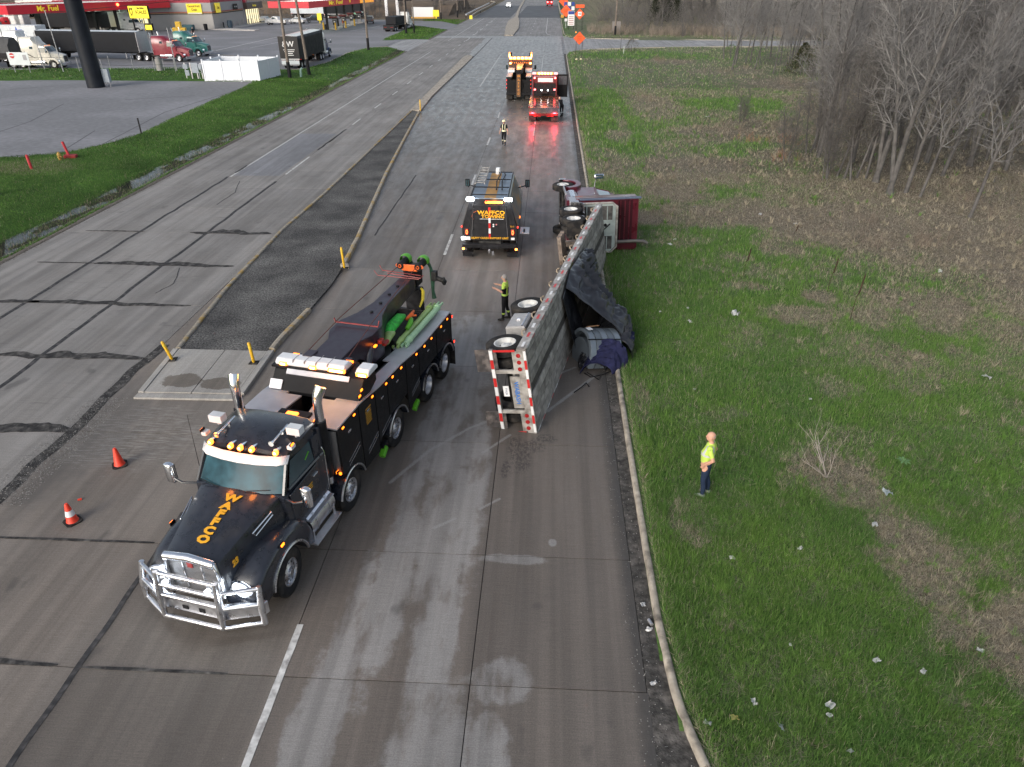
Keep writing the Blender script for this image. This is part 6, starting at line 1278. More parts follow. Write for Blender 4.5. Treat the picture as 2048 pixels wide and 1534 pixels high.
build('barrel', G().lathe([(.16,0),(.16,.04),(.1,.05),(.1,.4),(.14,.42),(.14,.46),(.12,.5),(.07,.58),(.03,.6),(.03,.65),(.001,.65)], 14, 0, 'z'), hm, hy, smooth=35); build('nozzle', G().cyl((0,-.17,.3),(0,.17,.3),.05,n=10), hm, hy); build('nozzle', G().cyl((0,0,.32),(.18,0,.32),.065,n=10), hm, hy)
tag(build('marker_stake', G().box(-.04,.04,-.04,.04,-.1,1.35), dark, loc=(*at(284,272),0)), 'thin black post at the edge of the gravel lot', 'post')
tree_st = tag(build('tree_trunk', G().tube([(-31.5,38.7,-.1),(-31.7,38.7,.5),(-32.3,38.5,2.5),(-33.2,38.2,5)], [.3,.24,.22,.2], 12), mat('bark_dark', (.08,.07,.06), .95, var=.4, nscale=8, bump=1, bscale=20)), 'wooden pole base leaning at the left edge of the grass', 'pole')
# ================================================================ SEGMENT MESHES (trees, brush)
def seg_mesh(name, segs, m, sides=3):
    A = np.array([s[:8] for s in segs], float); p0, p1, r0, r1 = A[:, :3], A[:, 3:6], A[:, 6], A[:, 7]
    d = p1-p0; d /= np.linalg.norm(d, axis=1, keepdims=True)+1e-9; ref = np.where(np.abs(d[:, 2:3]) > .9, np.array([[1., 0, 0]]), np.array([[0, 0, 1.]]))
    a = np.cross(d, ref); a /= np.linalg.norm(a, axis=1, keepdims=True)+1e-9; b = np.cross(a, d); n = len(A)
    V = np.zeros((n, 2*sides, 3))
    for k in range(sides):
        t = 2*PI*k/sides; o = a*math.cos(t)+b*math.sin(t); V[:, k] = p0+o*r0[:, None]; V[:, sides+k] = p1+o*r1[:, None]
    base_ = (np.arange(n)*2*sides)[:, None, None]; F = np.array([[k, (k+1) % sides, sides+(k+1) % sides, sides+k] for k in range(sides)])[None]+base_; F = F.reshape(-1)
    me = bpy.data.meshes.new(name); me.vertices.add(n*2*sides); me.vertices.foreach_set('co', V.reshape(-1).astype(np.float32)); k = n*sides
    me.loops.add(4*k); me.loops.foreach_set('vertex_index', F.astype(np.int32)); me.polygons.add(k); me.polygons.foreach_set('loop_start', (np.arange(k)*4).astype(np.int32)); me.polygons.foreach_set('loop_total', np.full(k, 4, np.int32))
    me.update(); me.validate(); me.shade_smooth(); me.materials.append(m); return me
bark = mat('grey_bark', (.105,.10,.095), .9, var=.3, nscale=3, bump=.6, bscale=14, col2=(.055,.052,.05), c2scale=1.2)
twigm = mat('pale_twigs', (.20,.195,.19), .9, var=.25, nscale=2); twigd = mat('brown_twigs', (.12,.112,.105), .9, var=.3, nscale=2)
def tree_variant(seed, h, r, lean, twig, fork=1, spread=1.0, ntw=1.0):
    q = random.Random(seed); trunk = []; crown = []
    def wander(p, d, L, r0, r1, n, out, g=.04, gn=.12):
        pts = [Vector(p)]
        for i in range(n):
            d = (d+Vector((q.uniform(-gn,gn), q.uniform(-gn,gn), q.uniform(-gn*.5,gn*.7)+g))).normalized(); p2 = pts[-1]+d*(L/n); a = r0+(r1-r0)*i/n; b = r0+(r1-r0)*(i+1)/n
            out.append((*pts[-1], *p2, a, b)); pts.append(p2)
        return pts, d
    def side(d, up):
        a = q.uniform(0, 2*PI); o = d.orthogonal().normalized(); o = Matrix.Rotation(a, 3, d) @ o; return (d*up+o).normalized()
    for f in range(fork):
        d = Vector((lean[0]+q.uniform(-.12,.12)*(fork-1), lean[1]+q.uniform(-.12,.12)*(fork-1), 1)).normalized(); hh = h*q.uniform(.8,1)
        pts, _ = wander((q.uniform(-.25,.25)*(fork-1), q.uniform(-.25,.25)*(fork-1), -.3), d, hh, r*q.uniform(.75,1), .03, 12, trunk, .02, .05)
        for i in range(4, 13):
            for k in range(q.randint(2,3)):
                base_p = pts[i]*q.uniform(.7,1)+pts[i-1]*0 if False else pts[i-1].lerp(pts[i], q.random()); t = i/12; L = hh*.30*(1.15-t*.75)*q.uniform(.6,1.15)*spread; dd = side(d, q.uniform(.6,1.8)); rr = r*.32*(1.1-t)+.012
                bp_, bd_ = wander(base_p, dd, L, rr, .008, 5, crown, .05, .16)
                for j in range(1, 6):
                    for _k in range(q.randint(2,3)):
                        L2 = L*.42*q.uniform(.5,1.1); sp_, sd2 = wander(bp_[j-1].lerp(bp_[j], q.random()), side((bp_[j]-bp_[j-1]).normalized(), q.uniform(.5,1.2)), L2, rr*.35+.004, .004, 3, crown, .04, .2)
                        for w in range(1, 4):
                            for _w in range(int(2*ntw+q.random())):
                                wander(sp_[w], side((sp_[w]-sp_[w-1]).normalized(), q.uniform(.5,1.3)), L2*.5*q.uniform(.5,1.2), .006, .003, 2, crown, .03, .2)
    return seg_mesh('trunk', trunk, bark, 7), seg_mesh('crown', crown, twig, 3)
VAR = [tree_variant(1, 16, .16, (.0,.0), twigm, ntw=1.1), tree_variant(2, 15, .14, (.06,.02), twigm, ntw=1), tree_variant(3, 17, .19, (-.02,.04), twigm, fork=2, ntw=1), tree_variant(4, 13, .11, (.10,-.05), twigm, ntw=1), tree_variant(5, 9, .09, (.0,.05), twigd, fork=3, ntw=.8), tree_variant(6, 13, .15, (.02,-.03), twigd, fork=2), tree_variant(7, 5, .05, (.02,.0), twigd, fork=2, spread=1.3, ntw=.8)]
def tree(v, x, y, s, rot, label, group, cat='tree', sz=None, name='bare_tree', z=0):
    if group and group.startswith('bare'): label = ['tall straight ','tall slightly leaning ','tall twin-trunked ','slim leaning ','short several-stemmed brown ','brownish twin-stemmed ','small brown many-stemmed '][v]+label.replace('tall bare grey tree', 'bare tree')
    t = thing(name, label, cat, (x, y, z), (random.uniform(-.05,.05), random.uniform(-.05,.05), rot), group); t.scale = (s, s, sz or s)
    child('trunk', VAR[v][0], t); child('crown', VAR[v][1], t); return t
NEARL = 'tall bare grey tree in the thicket at the right edge of the field'; FARL = 'bare tree in the woods beyond the side street'; MIDL = 'bare tree among the scattered trees before the side street'
near = [(1590,365),(1610,362),(1655,365),(1692,372),(1722,396),(1748,392),(1775,400),(1768,325),(1562,312),(1512,330),(1965,292),(1880,360),(1935,440),(1850,330),(1700,340),(1640,330)]
for i, (px, py) in enumerate(near):
    x, y = at(px*1.0+60 if px < 1800 else px, py); sm_ = px in (1512,1562,1590); tree([6,4,4,2,2,1,3,0,4,6,3,1,3,5,0,5][i], x, y, 1.0 if not sm_ else .8, random.uniform(-.6,.6), NEARL, 'bare trees in the right-hand thicket')
for k in range(64):
    x = random.uniform(17, 52); y = random.uniform(44, 84)
    if x < 17+(y-44)*.12 or x > .72*y+6 or abs(x/y-.315) < .035: continue
    tree(random.choice([0,1,2,3,4,5,5]), x, y, random.uniform(.8,1.1), random.uniform(0,6.28), NEARL, 'bare trees in the right-hand thicket')
for k in range(46):
    y = random.uniform(84, 128); x = random.uniform(26+(y-84)*.05, .75*y)
    if abs(x/y-.32) < .035 and y < 101: continue
    tree(random.choice([0,1,3,5,4]), x, y, random.uniform(.65,1.0), random.uniform(0,6.28), MIDL, 'bare trees before the side street')
for px, py in ((1455,95),(1470,130),(1490,128),(1500,122),(1540,118),(1575,140),(1582,140),(1640,148),(1655,150),(1670,150),(1690,160),(1520,130),(1447,118),(1463,142),(1482,104),(1508,140),(1532,100),(1560,128),(1590,118),(1618,132),(1572,96),(1630,108),(1545,150)):
    x, y = at(px, py); tree(random.choice([0,1,3]), x, y, random.uniform(.75,1.0), random.uniform(0,6.28), MIDL, 'bare trees before the side street')
for k in range(120):
    y = random.uniform(166, 290); x = random.uniform(12+(y-166)*.02+6, .78*y)
    if x < 24 and y < 190: continue
    tree(random.choice([0,1,2,3,4,5,5]), x, y, random.uniform(.8,1.25), random.uniform(0,6.28), FARL, 'bare trees in the far woods')
for k in range(40):
    y = random.uniform(235, 330); x = random.uniform(-62, -27)-(y-235)*.12
    tree(random.choice([4,5,6]), x, y, random.uniform(.5,.8), random.uniform(0,6.28), 'bare scrubby tree on the bank beyond the fuel pumps', 'scrubby trees beyond the truck stop')
sx_, sy_ = at(1480, 262); tree(6, sx_, sy_, .62, 0, 'single small bare sapling standing alone in the field', None, 'sapling', name='sapling')
# undergrowth as stuff
def brush(name, pts, hmin, hmax, m, n_each, fan=.5, r=.008, kind='stuff'):
    segs = []
    for (x, y) in pts:
        for k in range(n_each):
            a = random.uniform(0, 2*PI); l = random.uniform(hmin, hmax); f = random.uniform(.1, fan)*l; p = Vector((x+random.uniform(-.3,.3), y+random.uniform(-.3,.3), 0)); q = p+Vector((math.cos(a)*f*.5, math.sin(a)*f*.5, l*.6)); e = q+Vector((math.cos(a)*f*.8, math.sin(a)*f*.8, l*.4))
            segs += [(*p, *q, r, r*.7), (*q, *e, r*.7, r*.3)]
            for _ in range(3): w = q.lerp(e, random.random()); segs.append((*w, *(w+Vector((random.uniform(-.25,.25),random.uniform(-.25,.25),random.uniform(0,.3)))*l*.5), r*.5, r*.25))
    me = seg_mesh(name, segs, m, 3); o = bpy.data.objects.new(name, me); COL.objects.link(o)
    if kind: o['kind'] = kind
    return o
P_ = []
for k in range(300):
    y = random.uniform(38, 130); x = random.uniform(15, .76*y+4)
    e_ = np.interp(y, [38,44,84,90,130], [19,16.5,22,27,30]); 
    if abs(x/y-.315) < .03 and y < 101: continue
    if x > e_-random.random()**2*5: P_.append((x, y))
brush('undergrowth', P_, .6, 1.8, twigd, 7, .9, .009)
P_ = [(random.uniform(12, 200), random.uniform(160, 262)) for k in range(1500)]; P_ = [(x, y) for x, y in P_ if x < .8*y and y > 162+(8 if x < 22 else 0) and not (x < 16 and y < 205)]
brush('undergrowth', P_, 1.5, 5.5, twigd, 9, .8, .03)
brush('undergrowth', [(random.uniform(-150,-28)-(0), random.uniform(228, 300)) for k in range(500)], 1.0, 3, twigd, 8, .8, .03)
reedm = mat('dead_reeds', (.24,.2,.16), .95, var=.3, nscale=1)
P_ = [(random.uniform(8, 120), random.uniform(158, 180)) for k in range(700)]; brush('reeds', [p for p in P_ if p[1] > 159+(1 if p[0] > 20 else 6)], .8, 1.9, reedm, 14, .25, .02)
P_ = []
for k in range(1500):
    y = random.uniform(30, 118); x = random.uniform(4, 34)
    if float(green(np.array(x), np.array(y))) < .22 and x < 18+.15*y and fbm(x*.3, y*.3, 77) > .5: P_.append((x, y))
brush('dead_weeds', P_[:700], .3, .9, mat('dead_weed_straw', (.22,.17,.13), .95, var=.3, nscale=1), 12, .8, .006)
orr = mat('rusty_weeds', (.34,.15,.085), .95, var=.25)
brush('rusty_weeds', [(at(px, py)[0]+random.uniform(-.9,.9), at(px, py)[1]+random.uniform(-1.2,1.2)) for px, py in ((1495,285),(1550,285),(1580,290),(1565,320)) for k in range(5)], .3, .8, orr, 9, .5, .007)
# cedar, shrubs
def shrub(label, x, y, h, w, m, cat='shrub', cone_=True, name='evergreen_shrub', n=900):
    t = thing(name, label, cat, (x, y, 0), random.random()); q = random.Random(int(x*10)); vs = []; fs = []
    for k in range(n):
        u = q.random()**.8; a = q.uniform(0, 2*PI); rad = w*((1-u)**.7 if cone_ else math.sin(PI*min(.98, u*.8+.15)))*q.uniform(.55,1.05)*(1+.25*math.sin(a*3+u*5)); c = Vector((rad*math.cos(a), rad*math.sin(a), .15+u*h)); s_ = q.uniform(.08,.22)*h*.22
        d = Vector((math.cos(a), math.sin(a), q.uniform(.2,1.2))).normalized()*s_*1.6; o = d.orthogonal().normalized()*s_*.35; o.rotate(Matrix.Rotation(q.uniform(0, 6.3), 3, d)); b = len(vs); vs += [tuple(c-o), tuple(c+o), tuple(c+d)]; fs.append((b, b+1, b+2))
    build('foliage', G().add(vs, fs), m, t, smooth=0, fix=False); build('trunk', G().tube([(0,0,-.1),(0,0,h*.8)], [.07,.02], 7), bark, t); return t
cedar = mat('cedar_green', (.028,.04,.016), .9, var=.5, nscale=2, col2=(.06,.05,.02), c2scale=2); shg = mat('shrub_green', (.05,.10,.02), .9, var=.4, nscale=2)
x, y = at(1600,152); shrub('dark green cedar standing alone before the trees', x, y, 3.6, 1.9, cedar, 'cedar', n=2600)
x, y = at(1650,100); shrub('narrow dark cedar behind the bare trees by the side street', x, y, 5, 1.6, cedar, 'cedar', n=2200)
x, y = at(1262,107); shrub('small bare-ish bush beside the side street corner', x, y, 2.0, 1.0, mat('olive_bush', (.07,.065,.04), .9, var=.4), 'bush', False, 'bush', 900)
x, y = at(1460,118); shrub('green bush at the foot of the leftmost bare trees', x, y, 1.8, 1.2, shg, 'bush', False, 'bush', 900)
x, y = at(1612,300); shrub('low green bush in the middle of the field', x, y, .9, .9, shg, 'bush', False, 'bush', 900)
x, y = at(2040,268); shrub('dark green bush at the right edge of the picture', x, y, 2.0, 1.6, shg, 'bush', False, 'bush', 1200)
x, y = at(1985,372); shrub('yellow-green bush on the leaf litter under the trees', x, y, .7, .8, mat('yellow_bush', (.10,.13,.02), .9, var=.3), 'bush', False, 'bush', 500)
for (px, lb) in ((1320,'dark evergreen tree in the woods straight beyond the side street'),(1345,'second dark evergreen tree beside it in the far woods'),(1600,'dark evergreen tree in the far woods above the lone cedar')):
    x, y = at(px, 46); shrub(lb, x, y+3, 9, 3.2, mat('ivy_dark', (.03,.036,.02), .9, var=.5), 'evergreen tree', True, 'evergreen_tree', 3000)

# ================================================================ GRASS
def gauss(n, s): return rng.normal(0, s, n)
def blades(name, X, Y, hgt, wid, cols, lean=.45, zf=ground_z, flat=0):
    n = len(X); Z = zf(X, Y); a = rng.uniform(0, 2*PI, n); w = wid*rng.uniform(.6, 1.3, n); h = hgt*rng.uniform(.5, 1.35, n); la = rng.uniform(0, 2*PI, n); ll = h*np.abs(gauss(n, lean))+flat*h; hz = h*(1-flat*.85)
    dx, dy = np.cos(a)*w/2, np.sin(a)*w/2; V = np.zeros((n, 3, 3)); V[:, 0] = np.stack([X-dx, Y-dy, Z-.01], -1); V[:, 1] = np.stack([X+dx, Y+dy, Z-.01], -1); V[:, 2] = np.stack([X+np.cos(la)*ll, Y+np.sin(la)*ll, Z+hz], -1)
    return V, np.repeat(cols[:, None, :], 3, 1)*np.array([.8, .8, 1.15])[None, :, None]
def make_tris(name, parts, m, label=None):
    V = np.concatenate([p[0] for p in parts]).reshape(-1, 3); C = np.concatenate([p[1] for p in parts]).reshape(-1, 3); n = len(V)//3
    me = bpy.data.meshes.new(name); me.vertices.add(3*n); me.vertices.foreach_set('co', V.reshape(-1).astype(np.float32)); me.loops.add(3*n); me.loops.foreach_set('vertex_index', np.arange(3*n, dtype=np.int32)); me.polygons.add(n)
    me.polygons.foreach_set('loop_start', (np.arange(n)*3).astype(np.int32)); me.polygons.foreach_set('loop_total', np.full(n, 3, np.int32)); me.update(); col_attr(me, C); me.materials.append(m)
    o = bpy.data.objects.new(name, me); COL.objects.link(o); o['kind'] = 'stuff'; return o
gm_ = attr_mat('grass_blades', .85, False)
gb = gm_.node_tree.nodes['Principled BSDF']; gb.inputs['Subsurface Weight'].default_value = 0
g1 = np.array([.095,.205,.030]); g2 = np.array([.185,.305,.065]); g3 = np.array([.050,.130,.042]); st = np.array([.42,.37,.27]); st2 = np.array([.21,.185,.15])
def mixcol(X, Y, g, fresh):
    n = len(X); k = rng.random(n)[:, None]; c = g1*(1-k)+g2*k; t = fbm(X*.8, Y*.8, 91, 3)[:, None]; c = c*(1-.6*t)+g3*.6*t
    return c*rng.uniform(.75,1.25,n)[:, None]
parts = []; straw = []
def field(x0, x1, y0, y1, n, h, w, frus=.62, hs=1, pg=1, off=2.52):
    X = rng.uniform(x0, x1, n); Y = rng.uniform(y0, y1, n); k = (X < frus*(Y*.87+9.6)+1.0)&(X > np.interp(Y, [-1.5,2,4.6,6.4,7.9,9.6], [6.4,4.8,3.65,2.98,2.62,2.5]))
    k &= ~((Y > np.interp(X, [2.3,2.9,5,9,20,48], [122,127,130.6,133.2,136.6,141]))&(Y < 158)); X, Y = X[k], Y[k]; g = green(X, Y); clump = fbm(X*2.6, Y*2.6, 55, 3); keep = rng.random(len(X)) < np.clip(.18+g*1.05, 0, 1)*(.35+1.1*clump); Xg, Yg, gg = X[keep], Y[keep], g[keep]
    isg = rng.random(len(Xg)) < np.clip(gg*1.25+.02, 0, .93); c = mixcol(Xg, Yg, gg, 1); s_ = st*(rng.random((len(Xg),1))*.9+.35); c = np.where(isg[:, None], c, s_)
    tall = 1+.7*sstep(3.6, 2.6, Xg)+.45*fbm(Xg*.6, Yg*.6, 66)
    parts.append(blades('g', Xg, Yg, h*hs*tall*(.65+.5*gg), w, c))
    m = ~keep; Xs, Ys = X[m], Y[m]; q = rng.random(len(Xs)) < .65; Xs, Ys = Xs[q], Ys[q]; cl = rng.random(len(Xs))[:, None]; parts.append(blades('s', Xs, Ys, h*2.1, w*.95, (st*cl+st2*(1-cl))*rng.uniform(.5,1.3,(len(Xs),1)), .5, flat=.75))
field(2.4, 15, 4, 14, 420000, .085, .0085); field(2.4, 22, 14, 26, 260000, .10, .013); field(2.4, 34, 26, 46, 210000, .13, .02); field(2.4, 60, 46, 85, 150000, .17, .036); field(2.4, 90, 85, 165, 70000, .2, .07)
# taller tufts standing out of the sward
def tufts(n, x0, x1, y0, y1, h, w, nb=26):
    cx = rng.uniform(x0, x1, n); cy = rng.uniform(y0, y1, n); k = (cx < .62*(cy*.87+9.6)+1)&(cx > np.interp(cy, [-1.5,2,4.6,6.4,7.9,9.6], [6.5,4.9,3.75,3.08,2.72,2.6]))&(rng.random(n) < .25+.75*fbm(cx*.5, cy*.5, 83, 3)); cx, cy = cx[k], cy[k]
    gg = green(cx, cy); kind = rng.random(len(cx)) < gg*1.15+.03; sc = rng.uniform(.5, 1.3, len(cx)); X = np.repeat(cx, nb)+gauss(len(cx)*nb, .035)*np.repeat(sc, nb); Y = np.repeat(cy, nb)+gauss(len(cx)*nb, .035)*np.repeat(sc, nb); kd = np.repeat(kind, nb); tone = np.repeat(rng.uniform(.6, 1.2, len(cx)), nb)[:, None]
    c = np.where(kd[:, None], mixcol(X, Y, None, 1), st*rng.uniform(.5,1.05,(len(X),1)))*tone; parts.append(blades('t', X, Y, h*np.repeat(sc, nb), w, c, .75))
tufts(5200, 2.5, 15, 4.5, 16, .17, .010); tufts(3200, 2.5, 28, 16, 34, .2, .016, 20); tufts(3200, 2.5, 45, 34, 80, .3, .035, 14)
# straw fringe hanging over the kerb
n = 9000; Y = rng.uniform(5, 60, n); X = np.interp(Y, [4.6,6.4,7.9,9.6], [3.65,2.98,2.62,2.5])+np.abs(gauss(n, .09)); parts.append(blades('f', X, Y, .16, .012, st*rng.uniform(.5,1.1,(n,1)), .5, flat=.4))
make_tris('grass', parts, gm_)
parts = []
def lawn(x0, x1, y0, y1, n, h, w):
    X = rng.uniform(x0, x1, n); Y = rng.uniform(y0, y1, n); k = ~inpoly(X, Y, lot1)&~inpoly(X, Y, lot2)&(X < -24.5+.25*(fbm(X*3, Y*1.5, 50)-.5)); k &= rng.random(n) < np.where(np.abs(X+25.45) < .8, .25, 1); X, Y = X[k], Y[k]
    c = (np.array([.045,.12,.02])*(1-rng.random((len(X),1)))+np.array([.10,.18,.035])*rng.random((len(X),1)))*(.35+1.15*fbm(X*.5, Y*.5, 23, 4))[:, None]; dry = (rng.random(len(X)) < .04+.3*blob(X, Y, -33.8, 45.5, 3.2, 2.6, 61))[:, None]; c = np.where(dry, st*.7, c)
    parts.append(blades('l', X, Y, h, w, c, .5))
lawn(-38, -24, 24, 50, 130000, .09, .018); lawn(-40, -24, 50, 92, 110000, .1, .032); lawn(-90, -24, 88, 134, 60000, .13, .07); lawn(-36, -24, 150, 225, 30000, .15, .1)
n = 15000; Y = rng.uniform(24, 128, n); X = -25.5+gauss(n, .6); parts.append(blades('d', X, Y, .17, .022, np.where(rng.random((n,1)) < .5, st*.5, np.array([[.04,.08,.02]])), .3))
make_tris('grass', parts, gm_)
n = 26000; Y = rng.uniform(24, 128, n); X = -24.72+gauss(n, .12); parts.append(blades('d', X, Y, .12, .022, (np.array([[.06,.15,.02]])*rng.uniform(.6,1.5,(n,1))), .4))
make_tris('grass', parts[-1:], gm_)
# leaf litter: small curled leaves and pale stones, past counting
def chips(name, x0, x1, y0, y1, n, s, cols, cond):
    X = rng.uniform(x0, x1, n); Y = rng.uniform(y0, y1, n); k = cond(X, Y); X, Y = X[k], Y[k]; n = len(X); Z = ground_z(X, Y)+.012; a = rng.uniform(0, 2*PI, (n, 3))*.25+np.array([0, 2.1, 4.2])+rng.uniform(0, 6.28, (n,1)); r_ = s*rng.uniform(.5,1.5,(n,1)); V = np.zeros((n, 3, 3)); V[..., 0] = X[:, None]+np.cos(a)*r_; V[..., 1] = Y[:, None]+np.sin(a)*r_; V[..., 2] = Z[:, None]+rng.uniform(0, .03, (n,3))
    c = np.array(cols)[rng.integers(0, len(cols), n)]*rng.uniform(.6,1.2,(n,1)); return V, np.repeat(c[:, None, :], 3, 1)
dd_ = lambda X, Y: green(X, Y) < .45
make_tris('leaf_litter', [chips('a', 3, 16, 4, 20, 26000, .022, [(.16,.12,.085),(.24,.19,.14),(.10,.07,.05)], dd_), chips('b', 3, 30, 20, 50, 60000, .04, [(.18,.14,.10),(.26,.21,.16),(.10,.075,.055)], dd_), chips('c', 12, 60, 40, 90, 50000, .08, [(.15,.115,.085),(.22,.18,.14),(.09,.07,.055)], dd_)], gm_)
# road grit
def grit(x0, x1, y0, y1, n, s, cols, z):
    X = rng.uniform(x0, x1, n); Y = rng.uniform(y0, y1, n); a = rng.uniform(0, 2*PI, (n, 1))+np.array([0, 2.1, 4.2]); r_ = s*rng.uniform(.4,1.4,(n,1)); V = np.zeros((n, 3, 3)); V[..., 0] = X[:, None]+np.cos(a)*r_; V[..., 1] = Y[:, None]+np.sin(a)*r_; V[..., 2] = z+rng.uniform(0, .014, (n,3)); c = np.array(cols)[rng.integers(0, len(cols), n)]; return V, np.repeat(c[:, None, :], 3, 1)
cg = [(.3,.29,.27),(.2,.19,.18),(.08,.07,.06),(.35,.34,.32)]
make_tris('grit', [grit(1.7,2.26,5,60,3500,.012,cg,.004), grit(-13.6,-12.4,12.5,17.5,3500,.014,cg,.004), grit(-13.4,-12.9,17,50,3000,.014,cg,.004), grit(-12.6,-9,21,68,9000,.02,[(.2,.2,.19),(.03,.03,.03),(.1,.1,.1)],.072), grit(-24.6,-23.7,24,90,9000,.03,[(.16,.14,.12),(.08,.07,.06),(.25,.23,.2)],.0), grit(2.5,3.3,5,9,300,.012,cg,.004)], gm_)

# ================================================================ LITTER AND WEEDS
lm_ = mat('litter_white', (.5,.5,.49), .7, var=.3, nscale=20); lm2 = mat('litter_clear', (.5,.56,.58), .3, var=.15)
def scrap(name, label, px, py, s, m=lm_, group='scraps of white litter in the grass', cat='litter', z=None, flat=.5):
    s *= .8; x, y = at(px, py, .12); zz = float(ground_z(np.array(x), np.array(y)))+.05 if z is None else z; q = random.Random(px); vs = []; fs = []; N = 5
    for i in range(N):
        for j in range(N): vs.append(((i/(N-1)-.5)*s*(1+.4*q.random()), (j/(N-1)-.5)*s*.7*(1+.5*q.random()), q.random()*s*flat))
    for i in range(N-1):
        for j in range(N-1): a = i*N+j; fs.append((a, a+N, a+N+1, a+1))
    o = build(name, G().add(vs, fs), m, loc=(x, y, zz), rot=(q.uniform(-.3,.3), q.uniform(-.3,.3), q.uniform(0,6)), smooth=60, fix=False); return tag(o, label, cat, group)
gl = 'small scrap of white litter lying in the grass'
for px, py, s in ((1463,1118,.13),(1753,1322,.13),(1845,1343,.11),(1507,1405,.13),(1660,1412,.17),(1658,1432,.11),(1560,1455,.16),(1700,1505,.11),(1600,1100,.12),(1415,1447,.12),(1580,1290,.07),(1380,645,.2),(1375,618,.12),(1320,625,.1),(1350,480,.15),(1388,415,.15),(1520,430,.2),(1590,450,.2),(1785,500,.15),(1880,545,.2),(1388,780,.1),(1620,800,.1),(1340,490,.2),(1415,235,.3),(1480,215,.3),(1960,1302,.12)): scrap('litter', gl, px, py, s)
scrap('plastic_bag', 'white plastic bag lying far right in the grass', 1972, 757, .28, lm_, None, 'bag'); scrap('plastic_bag', 'clear crumpled plastic bag near the brown patch right of the standing man', 1775, 987, .26, lm2, None, 'bag')
scrap('paper_cup', 'crushed white cup with a dark mark in the brown patch', 1749, 1051, .16, lm_, None, 'cup'); scrap('paper_pile', 'heap of white paper scraps in the grass right of the tarp', 1470, 631, .34, lm_, None, 'paper', flat=.8)
scrap('snack_wrapper', 'yellow and white crumpled wrapper in the grass near the bottom', 1468, 1437, .14, mat('wrapper_yellow', (.6,.5,.15), .4, var=.3), None, 'wrapper')
for px, py, lb in ((1287,1203,'white crushed cup in the gutter by the kerb'),(1300,1252,'pale tin can lying in the gutter'),(1308,1360,'scrap of paper in the gutter by the kerb bend')): scrap('litter', lb, px, py, .13, lm_, None, 'litter', z=.01)
tag(build('tin_can', G().cyl((0,-.07,.04),(0,.07,.04),.035,n=12), alu, loc=(*at(1300,1248),.01), rot=(0,0,.4), smooth=40), 'small silver can against the kerb below the white cup', 'can')
mm = mat('mullein_brown', (.055,.035,.025), .95, var=.3, bump=.8)
for (px, py, h_, lb) in ((1485,560,1.3,'dry brown mullein stalk, the leftmost one in the field'),(1653,590,1.45,'dry brown mullein stalk, the thin middle one'),(1697,650,1.9,'tall thick mullein stalk leaning right over a bare patch'),(1585,482,.7,'short dry stalk beyond the other stalks')):
    x, y = at(px, py); tag(build('dead_stalk', G().tube([(0,0,-.05),(.02,0,h_*.55),(.08,0,h_*.62),(.13,.02,h_*.95),(.14,.02,h_)], [.012,.010,.03,.026,.006], 7), mm, loc=(x, y, .08)), lb, 'stalk')
def twigs(name, label, px, py, n, L, m, seed, cat):
    q = random.Random(seed); x, y = at(px, py); segs = []
    def br(p, d, l, r, dep):
        for i in range(3):
            d = (d+Vector((q.uniform(-.15,.15), q.uniform(-.15,.15), q.uniform(-.05,.1)))).normalized(); p2 = p+d*l/3; segs.append((*p, *p2, r, r*.8)); p = p2; r *= .8
            if dep and q.random() < .8: br(p, (d+Vector((q.uniform(-.8,.8), q.uniform(-.8,.8), q.uniform(0,.4)))).normalized(), l*.55, r*.7, dep-1)
    for k in range(n): br(Vector((0,0,0)), Vector((q.uniform(-1,.6), q.uniform(-.4,1), q.uniform(.4,1))).normalized(), L*q.uniform(.6,1), .012, 2)
    o = bpy.data.objects.new(name, seg_mesh(name, segs, m, 4)); COL.objects.link(o); o.location = (x, y, .1); tag(o, label, cat)
twigs('fallen_branch', 'pale dead branching twigs in the brown patch beyond the standing man', 1652, 962, 7, 1.15, mat('bleached_twig', (.36,.32,.28), .9), 4, 'branch')
x, y = at(1803, 933); rl = G()
for k in range(14):
    a = 2*PI*k/14+.2*(k % 3); l = .2*(1-.3*(k % 2)); rl.add([(0,0,.02),(math.cos(a-.25)*l*.6,math.sin(a-.25)*l*.6,.07),(math.cos(a)*l,math.sin(a)*l,.05),(math.cos(a+.25)*l*.6,math.sin(a+.25)*l*.6,.07)], [(0,1,2,3)])
tag(build('leaf_rosette', rl, mat('mullein_leaf', (.13,.25,.10), .9, var=.2), loc=(x,y,.14), smooth=0, fix=False), 'pale green leafy rosette growing in the grass', 'plant')
